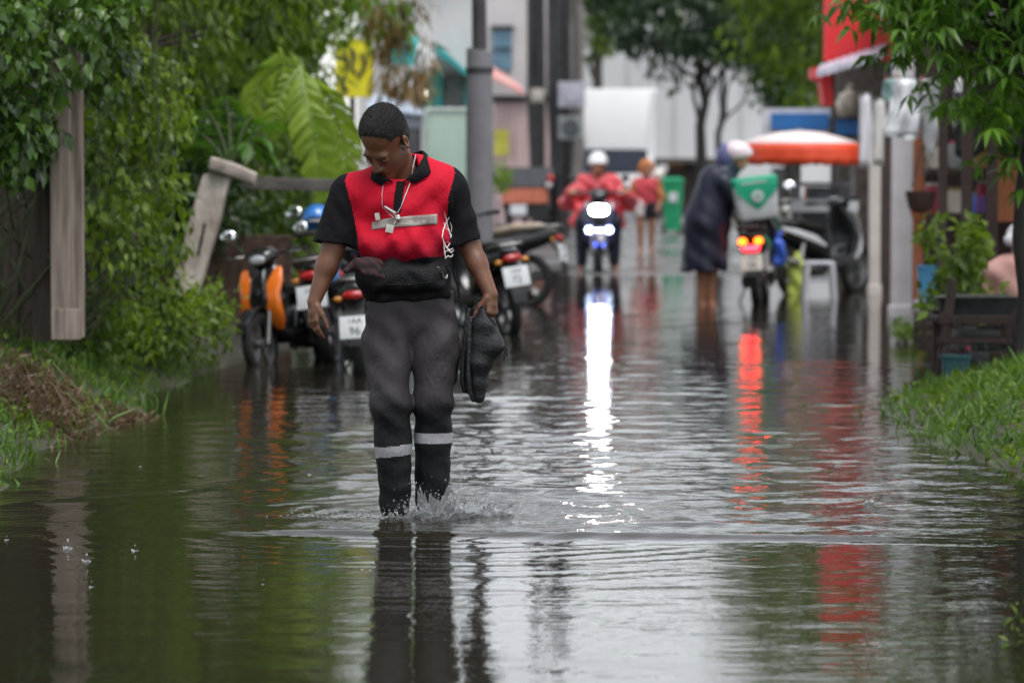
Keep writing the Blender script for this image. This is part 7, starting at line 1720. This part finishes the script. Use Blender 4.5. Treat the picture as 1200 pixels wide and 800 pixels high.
mb = MB(); [mb.tube([(xq, YF, z0_ - .02), (xq + rp * .98 * math.cos(a), YF + rp * .98 * math.sin(a), z1_ - .01)], .007, 5) for a in [i * PI / 4 for i in range(8)]]; mb.build('ribs', stl, pr_, world=True)
b1_ = thing('signboard', 'blue signboard in a pale frame above the parasol', 'sign', P(930, 140, 43)); blu = mat('blue_sign_face', (.03, .17, .48), .5, var=.15, scale=3); wpart('face', blu, b1_, fbox(904, 133, 972, 152, 42.96, .06)); wpart('frame', mat('pale_sign_frame', (.58, .58, .62), .5), b1_, fbox(893, 127, 975, 160, 43.03, .08)); wpart('post', dark_metal, b1_, fbox(930, 155, 934, 300, 43.13, .05))
b2_ = thing('signboard', 'smaller bright blue signboard half behind the white banners', 'sign', P(988, 148, 41)); wpart('face', blu, b2_, fbox(974, 141, 1006, 158, 41, .05)); wpart('frame', dark_metal, b2_, fbox(971, 138, 1008, 161, 41.06, .04)); wpart('post', dark_metal, b2_, fbox(988, 158, 991, 300, 41.1, .04))
cr_ = thing('sack', 'cream sack sitting on top of the smaller blue signboard', 'sack', P(992, 137, 41)); S = SDF((-.3, -.2, -.1), (.3, .2, .4), .012); S.ell((0, 0, .13), (.14, .11, .15), k=0); S.ell((.03, 0, .26), (.09, .07, .07), k=.05); S.warp(lambda X, Y, Z: (.012 * np.sin(40 * X + 30 * Z)).astype(np.float32)); sdf_obj('sack_body', S, mat('cream_sack', (.48, .44, .38), .8, var=.2), cr_); mb = MB(); mb.tube([(.02, 0, .30), (.04, 0, .36), (.08, 0, .38)], [.03, .045, .03], 8); mb.build('tied_neck', mat('sack_neck', (.30, .27, .23), .8), cr_)
YS = 34.6; sl_ = thing('stool', 'white plastic stool standing in the water beside the delivery bike', 'stool', (GX(960, YS), YS, -.04)); zs_ = P(0, 306, YS).z + .04; wst = mat('white_plastic_stool', (.46, .46, .50), .45, var=.05); mb = MB(); mb.loft([((0, 0, zs_ - .03), (.155, 0, 0), (0, .15, 0), 7), ((0, 0, zs_ - .01), (.155, 0, 0), (0, .15, 0), 7), ((0, 0, zs_), (.14, 0, 0), (0, .135, 0), 7)], 28); mb.build('seat', wst, sl_)
for a in (-1, 1):
    for b2 in (-1, 1): mb = MB(); mb.loft([((a * .155, b2 * .15, 0), (.022, 0, 0), (0, .022, 0), 5), ((a * .125, b2 * .12, zs_ - .03), (.03, 0, 0), (0, .03, 0), 5)], 12); mb.build('leg', wst, sl_)
for a in (-1, 1): mb = MB(); mb.box((0, a * .135, zs_ * .55), (.26, .012, .03), bev=.004); mb.build('crossbar', wst, sl_)
def sack(lab, loc, r_, h_, mm, col_n):
    t = thing('sack', lab, 'sack', loc); S = SDF((-.25, -.25, -.05), (.25, .25, h_ + .15), .012); S.rbox((0, 0, h_ * .48), (r_, r_ * .8, h_ * .48), r_ * .5); S.ell((0, 0, h_ * .98), (r_ * .5, r_ * .4, .05), k=.05); S.warp(lambda X, Y, Z: (.010 * np.sin(35 * X + 26 * Z)).astype(np.float32)); sdf_obj('sack_body', S, mm, t); mb = MB(); mb.tube([(-.02, 0, h_ + .0), (0, 0, h_ + .06), (.03, 0, h_ + .08)], [.025, .03, .02], 8); mb.build('tied_neck', mm, t)
sack('yellow green plastic sack beside the rear wheel of the delivery bike', (GX(934, 35.6), 35.6, -.03), .10, .40, mat('lime_sack', (.40, .46, .08), .45, var=.2, scale=8), 0)
sack('bright blue plastic bag hung on the right side of the delivery bike', (GX(916, 34.0) + .0, 34.25, .36), .055, .26, mat('blue_sack', (.03, .10, .50), .45, var=.2, scale=8), 0)
